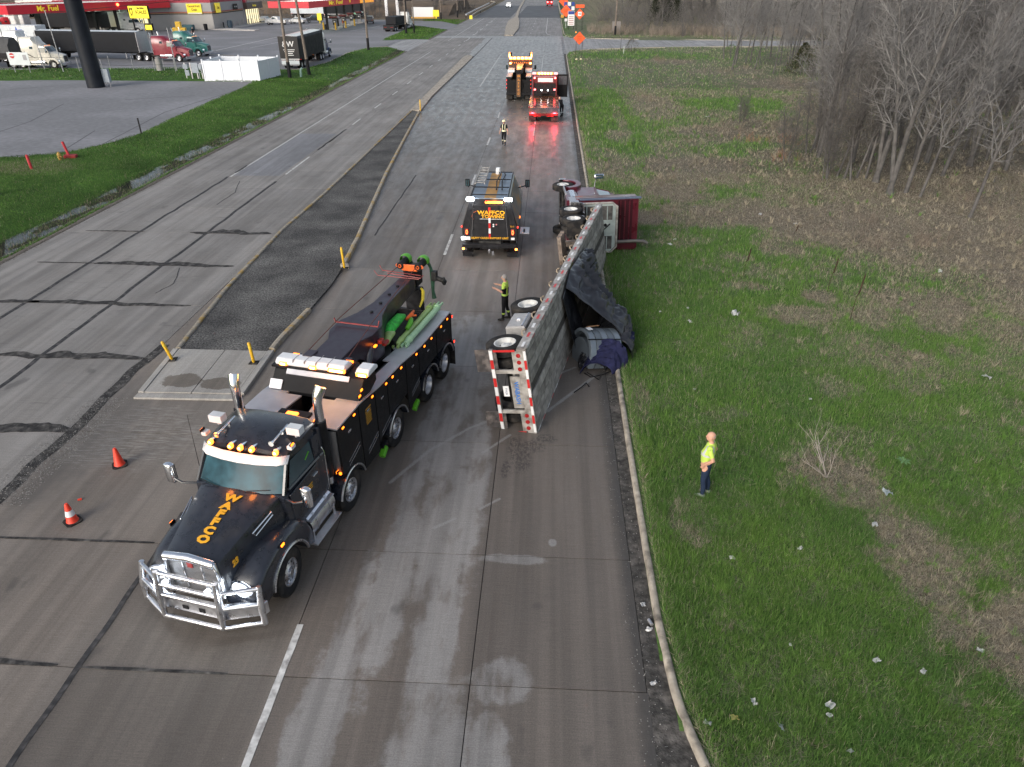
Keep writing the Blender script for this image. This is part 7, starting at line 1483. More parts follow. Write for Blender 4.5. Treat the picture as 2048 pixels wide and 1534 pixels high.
# ================================================================ TRUCK STOP
redf = mat('fascia_red', (.5,.012,.03), .35, var=.08, emit=(1,.03,.06), es=.03); yel = mat('sign_yellow', (.85,.68,.04), .4, var=.03, emit=(1,.8,.05), es=.1); sgk = mat('sign_black', (.01,.01,.01), .5)
roofm = mat('membrane_roof', (.36,.38,.4), .8, var=.2, nscale=1); bluegrey = mat('column_black', (.015,.016,.018), .5)
def canopy(label, A, B, depth, z0, z1, hot=0):
    t = thing('fuel_canopy', label, 'canopy', (*A, 0), math.atan2(B[1]-A[1], B[0]-A[0])); L = math.dist(A, B)
    s_ = build('canopy_roof', G().box(.05,L-.05,.05,depth-.05,z0+.05,z1-.25), roofm, t); f = build('fascia', G().box(0,L,-.06,.0,z0,z1).box(0,L,depth,depth+.06,z0,z1).box(-.06,0,-.06,depth+.06,z0,z1).box(L,L+.06,-.06,depth+.06,z0,z1), redf, t, bevel=.03)
    for k in range(int(L/1.4)): build('roof_rib', G().box(.7+1.4*k,.82+1.4*k,.1,depth-.1,z1-.26,z1-.12), alu, s_)
    build('soffit_light', G().box(L*.2,L*.8,depth*.3,depth*.5,z0+.02,z0+.045), mat('soffit_glow', (.8,.9,.8), .5, emit=(.8,1,.85), es=.8), s_)
    return t, L, f
c1, L, f = canopy('long red diesel canopy over the trucks with two yellow sign letterings', (-100.4,142.0), (-86.9,177.5), 13, 4.6, 6.15)
for u, sc_ in ((8.0,1.0),(13.8,.8)):
    t_ = text('canopy_lettering', 'Mr. Fuel', 1.3, yel, f, ex=.03, bold=.02, shear=.1, sx=1.05*sc_); t_.location = (u, -.1, 5.4); t_.rotation_euler = (PI/2, 0, 0); build('lettering_bar', G().cbox((u+.8,-.09,5.98), (1.7,.03,.06)), yel, f)
for (x, y) in ((-103,166.6),(-98.8,166.6),(-94.0,166.6),(-101.5,152),(-106,158),(-92,178)): build('column', G().box(x-.25,x+.25,y-.25,y+.25,0,4.6), bluegrey, None, loc=(0,0,0)).parent = None
for o in [o for o in bpy.data.objects if o.name.startswith('column') and o.parent is None]:
    o.parent = c1; o.matrix_parent_inverse = (Matrix.Translation(c1.location) @ Euler(c1.rotation_euler).to_matrix().to_4x4()).inverted()
build('neon_lamp', G().sph((24,-.15,5.6),.28,10), mat('red_flare', (1,.1,.03), .4, emit=(1,.12,.04), es=4), f)
c2, L, f = canopy('red petrol canopy with yellow lettering over four pumps', (-50.9,164.6), (-46.4,206), 9, 4.95, 6.2)
c2.rotation_euler[2] = math.atan2(206-164.6, 4.5)
t_ = text('canopy_lettering', 'Mr. Fuel', 1.15, yel, f, ex=.03, bold=.02, shear=.1, sx=2.2); t_.location = (15, -.1, 5.6); t_.rotation_euler = (PI/2, 0, 0); t_ = text('canopy_lettering', '99', .9, yel, f, ex=.03, bold=.02); t_.location = (24,-.1,5.6); t_.rotation_euler = (PI/2,0,0)
build('amber_band', G().box(31,41.2,-.1,-.065,5.0,6.15), mat('band_amber', (.7,.3,.03), .4, emit=(1,.4,.03), es=.25), f)
c2i = (Matrix.Translation(c2.location) @ Euler(c2.rotation_euler).to_matrix().to_4x4()).inverted()
for (x, y) in ((-52.0,180.5),(-52.2,190.4),(-52.6,199),(-52.4,207)):
    o = build('column', G().box(x-.22,x+.22,y-.22,y+.22,0,4.95), bluegrey, c2); o.matrix_parent_inverse = c2i
isle = mat('pump_island', (.45,.43,.4), .8, var=.15)
for i, (x, y) in enumerate(((-50.9,183),(-50.9,191),(-51.2,200),(-51.2,208))):
    p = thing('fuel_pump', ['fuel pump with a red hood, nearest under the petrol canopy','second fuel pump with a red hood under the petrol canopy','third fuel pump with a red hood under the petrol canopy','farthest fuel pump with a red hood under the petrol canopy'][i], 'fuel pump', (x, y, 0), 0, 'fuel pumps under the petrol canopy')
    build('island', G().box(-1.4,1.4,-2.2,2.2,0,.15), isle, p, bevel=.05); build('cabinet', G().box(-.5,.5,-.3,.3,.15,2.1), mat('pump_grey', (.3,.3,.31), .5), p, bevel=.04); build('face', G().box(-.4,.4,-.32,-.3,.9,1.9), mat('pump_face', (.03,.03,.035), .3), p); build('screen', G().box(-.2,.2,-.335,-.32,1.4,1.7), whitelet, p); build('hood', G().prism([(-1.1,2.3),(-.9,2.75),(.9,2.75),(1.1,2.3)], 'y', -.9, .9), redp, p, bevel=.05); build('hood_post', G().box(-.6,-.5,-.1,.1,2.0,2.35).box(.5,.6,-.1,.1,2.0,2.35), dark, p); build('hose', G().tube([(.5,-.1,1.8),(.7,-.2,1.0),(.6,-.25,.5),(.52,-.1,.9)], .03, 6), dark, p)
for i, (x, y) in enumerate(((-53.1,181),(-49.9,179.7),(-49.4,186.9),(-49.4,195.5))): tag(build('bollard', G().lathe([(.2,0),(.2,1.35),(.14,1.5),(.001,1.52)], 12, 0, 'z'), yl, loc=(x,y,0), smooth=35), ['yellow bollard left of the first fuel pump','yellow bollard right of the first fuel pump','yellow bollard beside the second fuel pump','yellow bollard beside the third fuel pump'][i], 'bollard', 'yellow bollards at the petrol pumps')
tag(build('waste_bin', G().lathe([(.3,0),(.35,1.0),(.3,1.1),(.001,1.15)], 12, 0, 'z'), dark, loc=(-52.4,180.6,0), smooth=35), 'black bin by the first petrol pump column', 'bin')
# shop
wall = mat('shop_wall', (.34,.335,.33), .8, var=.06, nscale=.4); wall2 = mat('shop_wall_lower', (.40,.385,.36), .8, var=.06, nscale=.4)
sh = thing('shop_building', 'grey truck-stop shop with a red roof edge and glowing entrances', 'shop', (-87.6,177.8,0), 0)
pf = [(0,0),(9.2,1.8),(9.4,20),(3,27),(-22,27),(-24,-4),(-3,-4.2)]
build('wall', G().prism(pf, 'z', 0, 3.3), wall2, sh); build('wall', G().prism([(x*1.003,y*1.003-.02) for x, y in pf], 'z', 3.3, 5.5), wall, sh)
for z, m_, h_ in ((3.2,mat('stripe_dark', (.03,.03,.03), .6),.14),(3.4,mat('stripe_amber', (.45,.25,.1), .6),.12),(3.56,mat('stripe_red', (.35,.02,.02), .6),.12)): build('wall_stripe', G().prism([(x*1.006+.03,y*1.006-.05) for x, y in pf], 'z', z, z+h_), m_, sh)
build('roof_edge', G().prism([(x*1.01-.05,y*1.02+.1) for x, y in [(9.0,2.2),(9.4,20),(3,27),(-22,27),(-24,-4),(-3,-4.2),(-1,1.0)]], 'z', 5.5, 6.1), mat('roof_edge_red', (.3,.015,.04), .5), sh)
gs = mat('lit_shopfront', (.8,.75,.55), .4, emit=(1,.86,.5), es=.45)
sf = build('shopfront', G().box(-7.0,-3.2,-4.35,-4.25,.2,3.0), gs, sh); 
for k in range(4): build('shopfront_mullion', G().box(-6.9+.95*k,-6.75+.95*k,-4.45,-4.35,.1,3.1), dark, sf)
for k in range(3): build('door_poster', G().box(-6.4+.9*k,-6.0+.9*k,-4.47,-4.45,1.6,2.4), whitelet, sf)
sgn = build('sign_board', G().box(-7.2,-3.0,-4.6,-4.4,3.6,5.2), sgk, sh); t_ = text('sign_lettering', 'Mr. Fuel', .9, yel, sgn, ex=.02, bold=.01); t_.location = (-5.1,-4.63,4.4); t_.rotation_euler = (PI/2,0,0)
tw_ = math.atan2(1.8, 9.2)
for (u, w_, lines, sz) in ((5.6,3.2,['Gourmet','Deli'],.72),(9.42,0,None,0)):
    if not lines: continue
    b_ = build('sign_board', G().box(-w_/2,w_/2,-.12,0,-1.1,1.0), yel, sh, loc=(u,u*math.tan(tw_)-.1,4.35), rot=(0,0,tw_)); build('sign_base', G().box(-w_/2+.1,w_/2-.1,-.14,-.12,-1.05,-.85), whitelet, b_)
    for i, s_ in enumerate(lines): t_ = text('sign_lettering', s_, sz, redp, b_, ex=.01, bold=.01); t_.location = (0,-.14,.5-.75*i); t_.rotation_euler = (PI/2,0,0)
b_ = build('sign_board', G().box(-.12,0,-1.3,1.3,-1.0,1.0), yel, sh, loc=(9.75,4.5,4.4)); t_ = text('sign_lettering', 'Deli', .7, redp, b_, ex=.01, bold=.01); t_.location = (.03,0,0); t_.rotation_euler = (PI/2,0,PI/2)
b_ = build('sign_board', G().box(-.1,0,-1.2,1.2,-.6,.6), sgk, sh, loc=(9.7,15,4.3)); t_ = text('sign_lettering', 'Mr. Fuel', .5, whitelet, b_, ex=.01); t_.location = (.03,0,0); t_.rotation_euler = (PI/2,0,PI/2)
sf2 = build('shopfront', G().box(9.5,9.6,20.5,30,.2,3.4), gs, sh); build('entrance_canopy', G().box(6,10.6,20,31,3.5,5.0), mat('brown_fascia', (.08,.05,.04), .5), sh, bevel=.05); build('entrance_roof', G().prism([(7,20),(10.4,20),(8.5,7.2*0+26),(6,30)], 'z', 5.0, 5.9), MATS['roof_edge_red'], sh); build('tower', G().cyl((8.6,20.4,0),(8.6,20.4,5.7),1.1,n=18), wall, sh, smooth=35)
t_ = text('entrance_sign', 'Mr. Fuel', .7, yel, sh, ex=.02); t_.location = (10.65,25,4.2); t_.rotation_euler = (PI/2,0,PI/2)
for k in range(7): build('shopfront_mullion', G().box(9.6,9.7,20.8+1.4*k,20.95+1.4*k,.1,3.4), dark, sf2)
for k in range(8):
    x, y = -79.5+.25*(k % 2)+.0*k, 184+3.0*k; ordn = ['first','second','third','fourth','fifth','sixth'][max(0,k-2)]; tag(build('bollard', G().cyl((0,0,0),(0,0,1.3),.12,n=10), [dark, isle][k > 1 and 1 or 0], loc=(x+1.5,y,0), smooth=35), ('slim dark bollard on the pavement nearest the shop corner' if k == 0 else 'slim dark bollard just beyond the one at the shop corner') if k < 2 else ordn+' pale bollard from the shop corner in the row before the lit entrance', 'bollard', 'dark bollards at the shop corner' if k < 2 else 'bollards before the shop entrance')
tag(build('ice_chest', G().box(-1.3,1.3,-.6,.6,0,1.2).box(-1.2,1.2,-.62,-.6,.6,1.1), mat('chest_teal', (.05,.13,.15), .5), loc=(-83.2,176.4,0), bevel=.05), 'low teal chest against the front wall of the shop', 'chest'); tag(build('waste_bin', G().lathe([(.4,0),(.45,1.1),(.4,1.3),(.001,1.35)], 12, 0, 'z'), dark, loc=(-79.6,177.6,0), smooth=35), 'dark bin near the front corner of the shop', 'bin'); tag(build('waste_bin', G().lathe([(.55,0),(.6,1.4),(.5,1.7),(.001,1.75)], 12, 0, 'z'), mat('blue_bin', (.04,.07,.1), .5), loc=(-76.4,183.8,0), smooth=35), 'large blue-black bin beside the corner bollards', 'bin')
tag(build('kerbed_walk', G().prism([(-88,176.9),(-78,178.6),(-72,177.0),(-67.5,175.6),(-67,177.5),(-75,182),(-76,212),(-79,212),(-79,180)], 'z', -.05, .14), isle), kind='structure')
# scale sign
ss = thing('scale_sign', 'large yellow scale sign on two tall black posts before the shop', 'sign', (-86.8,163.2,0), R(-8))
for x in (-1.9,1.9): build('post', G().box(x-.12,x+.12,-.12,.12,0,3.1), bluegrey, ss)
bd2 = build('sign_box', G().box(-2.3,2.3,-.3,.3,3.05,5.45), sgk, ss, bevel=.05); bd3 = build('sign_face', G().box(-2.22,2.25,-.33,-.3,3.12,5.38), mat('scale_yellow', (.9,.72,.03), .4, emit=(1,.78,.03), es=.22), bd2)
for s_, z, sz in (('CERTIFIED', 4.95, .46), ('SCALES', 4.25, .86)): t_ = text('sign_lettering', s_, sz, sgk, bd3, ex=.01, bold=.02, sx=.95); t_.location = (.6,-.35,z); t_.rotation_euler = (PI/2,0,0)
build('cat_emblem', G().prism([(-2.05,4.9),(-1.95,5.15),(-1.8,4.95),(-1.5,4.95),(-1.35,5.15),(-1.25,4.9),(-1.3,4.2),(-1.65,3.4),(-2.0,4.2)], 'y', -.35, -.33), sgk, bd3); build('cat_face', G().prism([(-1.85,4.7),(-1.45,4.7),(-1.48,4.2),(-1.65,3.8),(-1.82,4.2)], 'y', -.36, -.35), mat('scale_yellow', (1,1,1)), bd3)
build('call_box', G().box(1.2,2.9,-.9,-.4,.9,2.2), sgk, ss, bevel=.04); build('call_face', G().box(1.3,2.8,-.93,-.9,1.0,1.9), MATS['scale_yellow'], ss); tag(build('yellow_guard', G().box(-1.5,1.5,-.4,.4,0,.8).box(-.6,.6,-.4,.4,.8,2.0), mat('guard_yellow', (.8,.5,.05), .5, emit=None), loc=(-80.3*1.0-3.2,172.6,0), bevel=.1), 'yellow guard standing before the lit shopfront', 'barrier')
tag(build('propane_cage', G().lathe([(.55,0),(.75,1.2),(.7,1.9),(.001,1.9)], 14, 0, 'z'), mat('barrel_yellow', (.75,.48,.05), .5), loc=(-100.6,150.2,0), smooth=35), 'yellow drum standing by the red tractor behind the white trailer', 'drum')

# trucks
wht = paint('truck_white', (.68,.68,.66)); crm = paint('truck_cream', (.6,.57,.5)); teal = paint('truck_teal', (.03,.16,.14)); mrn = paint('truck_maroon', (.2,.01,.025)); rdp = paint('truck_red', (.45,.01,.015)); nvy = paint('truck_navy', (.015,.025,.12))
blk = mat('trailer_black', (.012,.013,.016), .6, var=.25, nscale=1.5, bump=.2, bscale=8); whtr = mat('trailer_white', (.58,.62,.64), .5, var=.06, nscale=1)
semi_tractor('maroon long-nose tractor pulling the black side-curtain trailer', mrn, (-60.6,112.2,0), R(-9), sleeper=2.0, zs=3.35, hoodlen=1.6, wb=6.6)
t = box_trailer('long black tarp-sided trailer behind the maroon tractor', (-77.0,114.9,0), R(-9), blk, mroof=whtr, L=17.0, hgt=3.85, tarp=True, mend=alu)
semi_tractor('teal tractor half hidden behind the maroon one', teal, (-60.6,119.9,0), R(-9), sleeper=1.8, zs=3.5, wb=6.0)
a = semi_tractor('cream-white sleeper tractor nearest the grass at the left of the truck stop', crm, (-72.9,102.0,0), R(0), sleeper=1.9, zs=3.85, hoodlen=1.45, wb=5.6, wheels_m=RIMW)
for q in range(3): build('livery_stripe', G().cbox((2.2+.25*q,-1.19,1.9-.12*q),(1.6,.01,.05),0,(0,R(18+4*q),0)), dark, a)
t = thing('covered_trailer', 'grey tarped open trailer cut off by the left edge of the picture', 'trailer', (-84,102.0,0), 0); build('tarp', G().loft([[(u,-1.28,1.9),(u,-1.25,2.9+.4*math.sin(u*.5+.5)),(u,-.5,3.55+.25*math.sin(u*.8)),(u,.5,3.55+.25*math.sin(u*.8)),(u,1.25,2.9),(u,1.28,1.9)] for u in [x*.9 for x in range(12)]+[10.4,11.2]]), mat('grey_tarp', (.07,.072,.075), .6, var=.3, nscale=1.5, bump=.4, bscale=3), t, smooth=50); build('bed', G().box(0,11.5,-1.25,1.25,1.1,1.3), grime, t); build('stake_side', G().box(0,11.3,-1.3,-1.26,1.3,1.9).box(0,11.3,1.26,1.3,1.3,1.9), dark, t)
for s in (1,-1):
    for u in (1.5,2.8): wheel(t, u, s*1.04, .5, tm=TYN, rm=RIMW, dual=True)
semi_tractor('white raised-roof sleeper tractor behind the cream one', wht, (-80.6,109.5,0), R(0), sleeper=2.2, zs=4.1, wb=6.2)
t = box_trailer('white trailer with blue lettering and a big blue star', (-81.2,121.3,0), R(180-1), whtr, mroof=whtr, L=16.5, hgt=4.1)
blu = mat('star_blue', (.015,.07,.42), .5); t_ = text('side_lettering', 'LANDSTAR', 1.25, blu, t, ex=.01, bold=.03, sx=1.5); t_.location = (11.2,1.29,3.35); t_.rotation_euler = (PI/2,0,PI)
o_ = []
for k in range(10): r_ = 1.25 if k % 2 == 0 else .52; o_.append((3.2+r_*math.sin(2*PI*k/10), 2.75+r_*math.cos(2*PI*k/10)))
build('star_emblem', G().prism(o_, 'y', 1.282, 1.295), blu, t); build('star_ring', G().tube([(2.5+.9*math.cos(a), 1.295, 3.0+.55*math.sin(a)) for a in [k*.3-1.5 for k in range(12)]], .04, 5), blu, t)
semi_tractor('white rounded sleeper tractor standing under the diesel canopy', wht, (-96.6,169.0,0), 0, sleeper=2.1, zs=4.0, wb=6.0)
box_trailer('black trailer with a pale front frame under the diesel canopy', (-112.5,169.0,0), 0, blk, mroof=blk, L=16.2, hgt=4.05, tarp=True, mend=alu)
tk = thing('tank_container', 'pair of white tank bodies standing left under the diesel canopy', 'tank', (-118,166,0), 0); build('tank_body', G().box(0,2.6,-1.2,1.2,.8,4.2), wht, tk, bevel=.2); build('tank_body', G().box(3.4,4.4,-1.2,1.2,.8,4.2), wht, tk, bevel=.2)
semi_tractor('bright red long-nose tractor facing us at the far left', rdp, (-113,164,0), R(232), sleeper=1.2, zs=3.4, hoodlen=1.7, wb=6.2)
box_trailer('teal trailer cut off at the far left edge', (-142,178,0), R(5), teal, mroof=whtr, L=15, hgt=4.1); box_trailer('white trailer at the top left corner behind the canopy', (-160,232,0), R(4), wht, mroof=wht, L=34, hgt=8.5*.6); semi_tractor('violet tractor in front of the far white trailer', paint('truck_violet', (.05,.03,.3)), (-124,222,0), 0, sleeper=1.5, zs=4.0)
W_ = box_trailer('black tarp trailer with a white roof seen from behind on the drive', (-34.9,101.8,0), R(92), blk, mroof=wht, L=13.2, hgt=4.0, tarp=True, mend=mat('door_black', (.012,.012,.014), .4)); t_ = text('rear_lettering', '&W', .95, whitelet, W_, ex=.01, bold=.01); t_.location = (-.06,.05,3.05); t_.rotation_euler = (PI/2,0,-PI/2)
for k, w_ in enumerate((1.5,1.3,.9,1.1)): build('rear_small_print', G().box(-.06,-.055,-w_/2,w_/2,2.35-.22*k,2.43-.22*k), whitelet, W_)
build('rear_doors_lower', G().box(-.1,-.05,-1.2,1.2,.62,1.1), whtr, W_, bevel=.02); build('tape_row', G().box(-.07,-.055,-1.25,1.25,1.2,1.3), whitelet, W_)
semi_tractor('white sleeper tractor with a navy hood coupled to the white-roofed trailer', nvy, (-35.3,113.2,0), R(92), sleeper=1.5, zs=3.75, wb=5.6, m2=wht)
DT = thing('flatbed_semi_trailer', 'black flatbed trailer carrying a black covered load on the far drive', 'trailer', (-36.4,174.3,0), R(82)); build('bed', G().box(0,9.5,-1.28,1.28,1.1,1.35), dark, DT, bevel=.02); build('covered_load', G().box(1.5,8.8,-1.2,1.2,1.35,2.9), blk, DT, bevel=.1); build('rear_guard', G().box(-.1,0,-1.28,1.28,.4,1.35), dark, DT)
for s in (1,-1):
    for u in (1.0,2.3,): wheel(DT, u, s*1.04, .5, tm=TYN, dual=True)
    for q in range(3): build('tail_lamp', G().cbox((-.12,s*(.9-.2*q),.9),(.03,.12,.12)), redlens, DT)
semi_tractor('white tractor pulling the black flatbed on the far drive', wht, (-35.2,184.0,0), R(84), sleeper=.9, zs=3.5, wb=4.8)
box_trailer('white ribbed trailer parked behind the shop', (-77,232,0), R(0), whtr, mroof=wht, L=13, hgt=4.6); box_trailer('black trailer parked behind the white cars', (-66,228,0), R(-3), blk, mroof=blk, L=11, hgt=4.6)
# cars
def car(label, m, loc, rot, kind='sedan', lights=False, name='parked_car', cat='car'):
    t = thing(name, label, cat, loc, (0,0,rot)); Wc = .9
    if kind == 'pickup': prof = [(-2.8,.55),(-2.8,1.15),(-.9,1.18),(-.85,1.25),(-.7,1.85),(.75,1.88),(1.35,1.3),(2.6,1.12),(2.8,.95),(2.8,.5)]; wb_ = (-1.75,1.85)
    elif kind == 'suv': prof = [(-2.3,.5),(-2.35,1.1),(-2.1,1.75),(.5,1.78),(1.15,1.2),(2.2,1.05),(2.35,.5)]; wb_ = (-1.4,1.45)
    else: prof = [(-2.3,.45),(-2.35,.95),(-1.7,1.05),(-1.0,1.42),(.3,1.45),(1.1,1.0),(2.1,.85),(2.3,.65),(2.3,.42)]; wb_ = (-1.4,1.4)
    secs = []
    for y, i_, dz in ((-Wc,.93,0),(-Wc*.98,1,0),(-Wc*.8,1,.02),(Wc*.8,1,.02),(Wc*.98,1,0),(Wc,.93,0)): secs.append([(p[0]*i_, y*(.86 if p[1] > 1.3 else 1), p[1]*i_+.0+dz*(p[1] > 1)) for p in prof])
    b = build('body', G().loft(secs), m, t, smooth=35); 
    gl_ = {'sedan': (-1.55,.95,1.04,1.38), 'pickup': (-.75,1.2,1.3,1.8), 'suv': (-2.1,1.0,1.2,1.68)}[kind]; x0, x1, z0, z1 = gl_
    for s in (1,-1):
        yy = s*(Wc*.93 if kind == 'sedan' else Wc*.93); build('side_window', G().add([(x0+.25,s*(Wc*.99),z0),(x1-.15,s*(Wc*.99),z0),(x1-.6,s*(Wc*.87),z1),(x0+.45,s*(Wc*.87),z1)], [(0,1,2,3)]), glass, b)
        build('headlight', G().cbox((prof[-1][0]-.03,s*.65,.8),(.08,.35,.15)), whitelamp if lights else mat('headlight_lens', (1,1,1)), b); build('tail_lamp', G().cbox((prof[0][0]-.0,s*.7,.9),(.08,.25,.2)), redlens, b); build('wing_mirror', G().cbox((x1-.35,s*1.0,z0+.05),(.12,.16,.12)), m, b, bevel=.02)
        for u in wb_: w = child('wheel', RIMC, t, (u, s*.8, .36), (0,0,0 if s > 0 else PI)); child('tyre', TYC, w)
    build('windscreen', G().add([(x1+.02,-.75,z0+.02),(x1+.02,.75,z0+.02),(x1-.6,.65,z1+.01),(x1-.6,-.65,z1+.01)], [(0,1,2,3)]), glass, b); return t
car('white crew-cab pickup parked before the lit shop entrance', wht, (-70.2,198.5,0), R(172), 'pickup'); car('silver-white saloon parked beyond the pickup', wht, (-66.5,203.5,0), R(165)); car('pale car half hidden left of the pickup', wht, (-77,209,0), R(90)); car('dark blue car by the small yellow sign', paint('car_dark', (.02,.025,.035)), (-63.6,209,0), R(200), 'suv'); car('black car at the far end of the petrol pumps', black, (-47.6,205,0), R(100), 'suv'); car('white car with its headlights on coming over the bridge', wht, (-17.2,313,0), R(-90), 'suv', True, 'moving_car'); car('grey car at the far side beyond the pumps', paint('car_grey', (.2,.2,.2)), (-57,236,0), R(80))
fb = thing('box_truck', 'red and black box truck with glowing tail lamps driving off at the top', 'truck', (-1.3,326,0), R(90)); build('box_body', G().box(0,9,-1.25,1.25,1.5,3.9), blk, fb, bevel=.05); rbk = build('rear_panel', G().box(-.1,0,-1.25,1.25,.6,1.9), rdp, fb, bevel=.03)
for s in (1,-1): build('tail_lamp', G().cbox((-.15,s*.75,1.5),(.08,.5,.4)), redhot, rbk); wheel(fb, 1.2, s*1.04, .5, tm=TYN, dual=True); wheel(fb, 7.5, s*1.04, .5, tm=TYN)
# pole sign shaft, electric cabinet
pm = mat('pole_black', (.013,.016,.022), .5, var=.25, nscale=1.2, bump=.2, bscale=8)
bpole = tag(build('sign_pole', G().lathe([(.95,-.2),(.92,0),(.88,8),(.84,16),(.8,24)], 36, 0, 'z'), pm, loc=(-51.25,83.2,0), smooth=40), 'huge black steel sign pole standing in the gravel lot', 'pole'); eb = thing('electric_box', 'small grey electric box beside the huge black pole', 'cabinet', (-50.0,83.6,0), .1); build('cabinet', G().box(-.35,.35,-.25,.25,.5,1.9), mat('cabinet_grey', (.28,.32,.36), .5), eb, bevel=.03); build('conduit', G().cyl((-.2,0,0),(-.2,0,.5),.05,n=8).cyl((.2,0,0),(.2,0,.5),.05,n=8), alu, eb)
# utility poles
pw = mat('weathered_pole', (.17,.14,.115), .9, var=.3, nscale=3, bump=.5, bscale=10); wire = mat('wire', (.02,.02,.02), .6)
def upole(label, x, y, h, lean=(0,0), arms=True, r=.19, m=pw, cat='pole', name='utility_pole'):
    t = thing(name, label, 'utility pole', (x,y,0), (lean[1], lean[0], 0)); build('shaft', G().lathe([(r*1.15,-.3),(r,1),(r*.62,h)], 14, 0, 'z'), m, t, smooth=40); build('base_wrap', G().lathe([(r*1.2,.0),(r*1.12,1.9)], 14, 0, 'z'), dark, t, smooth=40)
    if arms: build('cross_arm', G().box(-1.2,1.2,-.06,.06,h-.6,h-.48), m, t); [build('insulator', G().cyl((q,0,h-.48),(q,0,h-.28),.05,n=8), whiteD, t) for q in (-1.1,-.4,.4,1.1)]
    return t
upole('wooden utility pole right of the white fence, nearest one', -31.85,91.8,13,(0,0)); upole('second wooden utility pole behind the first, leaning left', -30.55,95.4,13,(R(-3),0)); upole('wooden utility pole at the tip of the grass by the drive', -30.8,129.5,13); upole('dark-footed utility pole on the grass island, left of a pair', -31.4,168,13); upole('thin utility pole on the grass island, right of a pair', -29.9,169.4,13, r=.15); upole('utility pole by the drive beyond the grass island', -31.4,222.5,13); upole('utility pole on the right beyond the side street', 13.1,164.3,13); upole('far utility pole by the left bridge rail', -28.3,236,13); upole('farther utility pole by the left bridge rail', -29,262,13)
for x, y, h_, lb in ((-63.2,96.4,7.2,'tall slim grey post crossing the black trailer'),(-67.3,98.9,4.6,'slim bent grey post in front of the cream tractor'),(-49.0,98.2,5.2,'slim grey post in front of the maroon hood')): tag(build('metal_post', G().cyl((0,0,-.1),(0,0,h_),.07,.05,8), alu, loc=(x,y,0), rot=(0,R(-1),0)), lb, 'post')
fpx = [(207,152),(220,140),(267,142),(311,144),(25,150),(55,152)]
ff = thing('wire_fence', 'sagging wire fence on thin posts along the grass strip', 'fence', (-70,98,0), 0)
for (px, py) in [(160,145),(208,150),(222,141),(268,142),(311,144),(330,143),(352,145)]: x, y = at(px, py); build('post', G().cyl((x+70,y-98,-.1),(x+70,y-98,1.8),.04,n=6), alu, ff)
for z in (.9, 1.7): build('wire', G().tube([(-12,-1,z),(0,.5,z-.1),(8,0,z),(14,0,z-.15),(20,0,z),(24,1,z)], .015, 4), wire, ff)
sb2 = thing('notice_board', 'white notice board with a red circle on two posts in the grass', 'sign', (-68.0,95.4,0), R(-4)); [build('post', G().cyl((x,0,-.1),(x,0,2.6),.05,n=6), alu, sb2) for x in (-1.0,1.1)]; bq = build('panel', G().box(-1.4,1.5,-.05,.0,1.0,2.5), whtr, sb2, bevel=.01); build('red_emblem', G().cyl((-.75,-.07,2.1),(-.75,-.05,2.1),.32,n=16), rdp, bq); build('emblem_bar', G().box(-1.05,-.45,-.08,-.07,2.04,2.16), whitelet, bq); build('print_block', G().box(.7,1.2,-.06,-.05,1.6,2.2), mat('print_grey', (.3,.3,.32), .6), bq)
mr_ = thing('meter_rack', 'rack of grey electric meters and boxes left of the white fence', 'cabinet', (-43.0,90.3,0), 0)
for x in (-1.0,-.3,.4,1.0): build('post', G().box(x-.05,x+.05,-.05,.05,-.1,1.9), alu, mr_)
for (x, z, w_, h_) in ((-.85,1.5,.6,.5),(-.75,.8,.5,.6),(.3,1.35,.8,1.1),(.95,1.5,.35,.6)): build('meter_box', G().box(x-w_/2,x+w_/2,-.25,-.05,z-h_/2,z+h_/2), MATS['cabinet_grey'], mr_, bevel=.02)
build('conduit', G().tube([(.9,-.2,1.2),(1.1,-.2,.9),(.7,-.2,.8),(.7,-.2,0)], .05, 6), alu, mr_)
tag(build('concrete_cylinder', G().lathe([(.42,0),(.4,1.5),(.3,1.5),(.3,1.75),(.001,1.8)], 16, 0, 'z'), mat('pale_drum', (.3,.29,.28), .85), loc=(*at(321,143),0), smooth=35), 'pale concrete cylinder standing in the grass strip', 'drum')
tag(build('vent_pipe', G().tube([(0,0,-.1),(.1,0,.9),(.3,0,1.1)], .14, 10), mat('pipe_green_grey', (.25,.38,.33), .6), loc=(*at(602,155),0), smooth=40), 'short pale green pipe leaning between the two utility poles', 'pipe')
# white vinyl fence enclosure
wf = thing('vinyl_fence', 'white vinyl panel fence around a small enclosure on the grass', 'fence', (0,0,0), 0); vin = mat('vinyl_white', (.72,.75,.8), .45, var=.03); cn = [(-41.2,89.1),(-34.5,88.9),(-33.9,94.2),(-41.4,94.6)]
for i in range(4):
    A, B = cn[i], cn[(i+1) % 4]; L = math.dist(A, B); n = 3 if L > 6 else 2; ang = math.atan2(B[1]-A[1], B[0]-A[0])
    for k in range(n):
        u0, u1 = L*k/n, L*(k+1)/n; M_ = Matrix.Translation((*A, 0)) @ Matrix.Rotation(ang, 4, 'Z'); build('fence_post', G().box(u0-.08,u0+.08,-.08,.08,-.1,2.35,0,M_).prism([(u0-.1,2.35),(u0,2.45),(u0+.1,2.35)], 'y', -.1, .1, 0, M_), vin, wf); nb = 14
        build('fence_rail', G().box(u0+.08,u1-.08,-.04,.04,.05,.2,0,M_), vin, wf); build('fence_rail', G().box(u0+.08,u1-.08,-.04,.04,2.1,2.24,0,M_), vin, wf)
        for j in range(nb): a_, b_ = u0+.08+(u1-u0-.16)*j/nb, u0+.08+(u1-u0-.16)*(j+1)/nb; build('fence_board', G().box(a_+.004,b_-.004,-.02,.02,.2,2.1,0,M_), vin, wf, smooth=0)
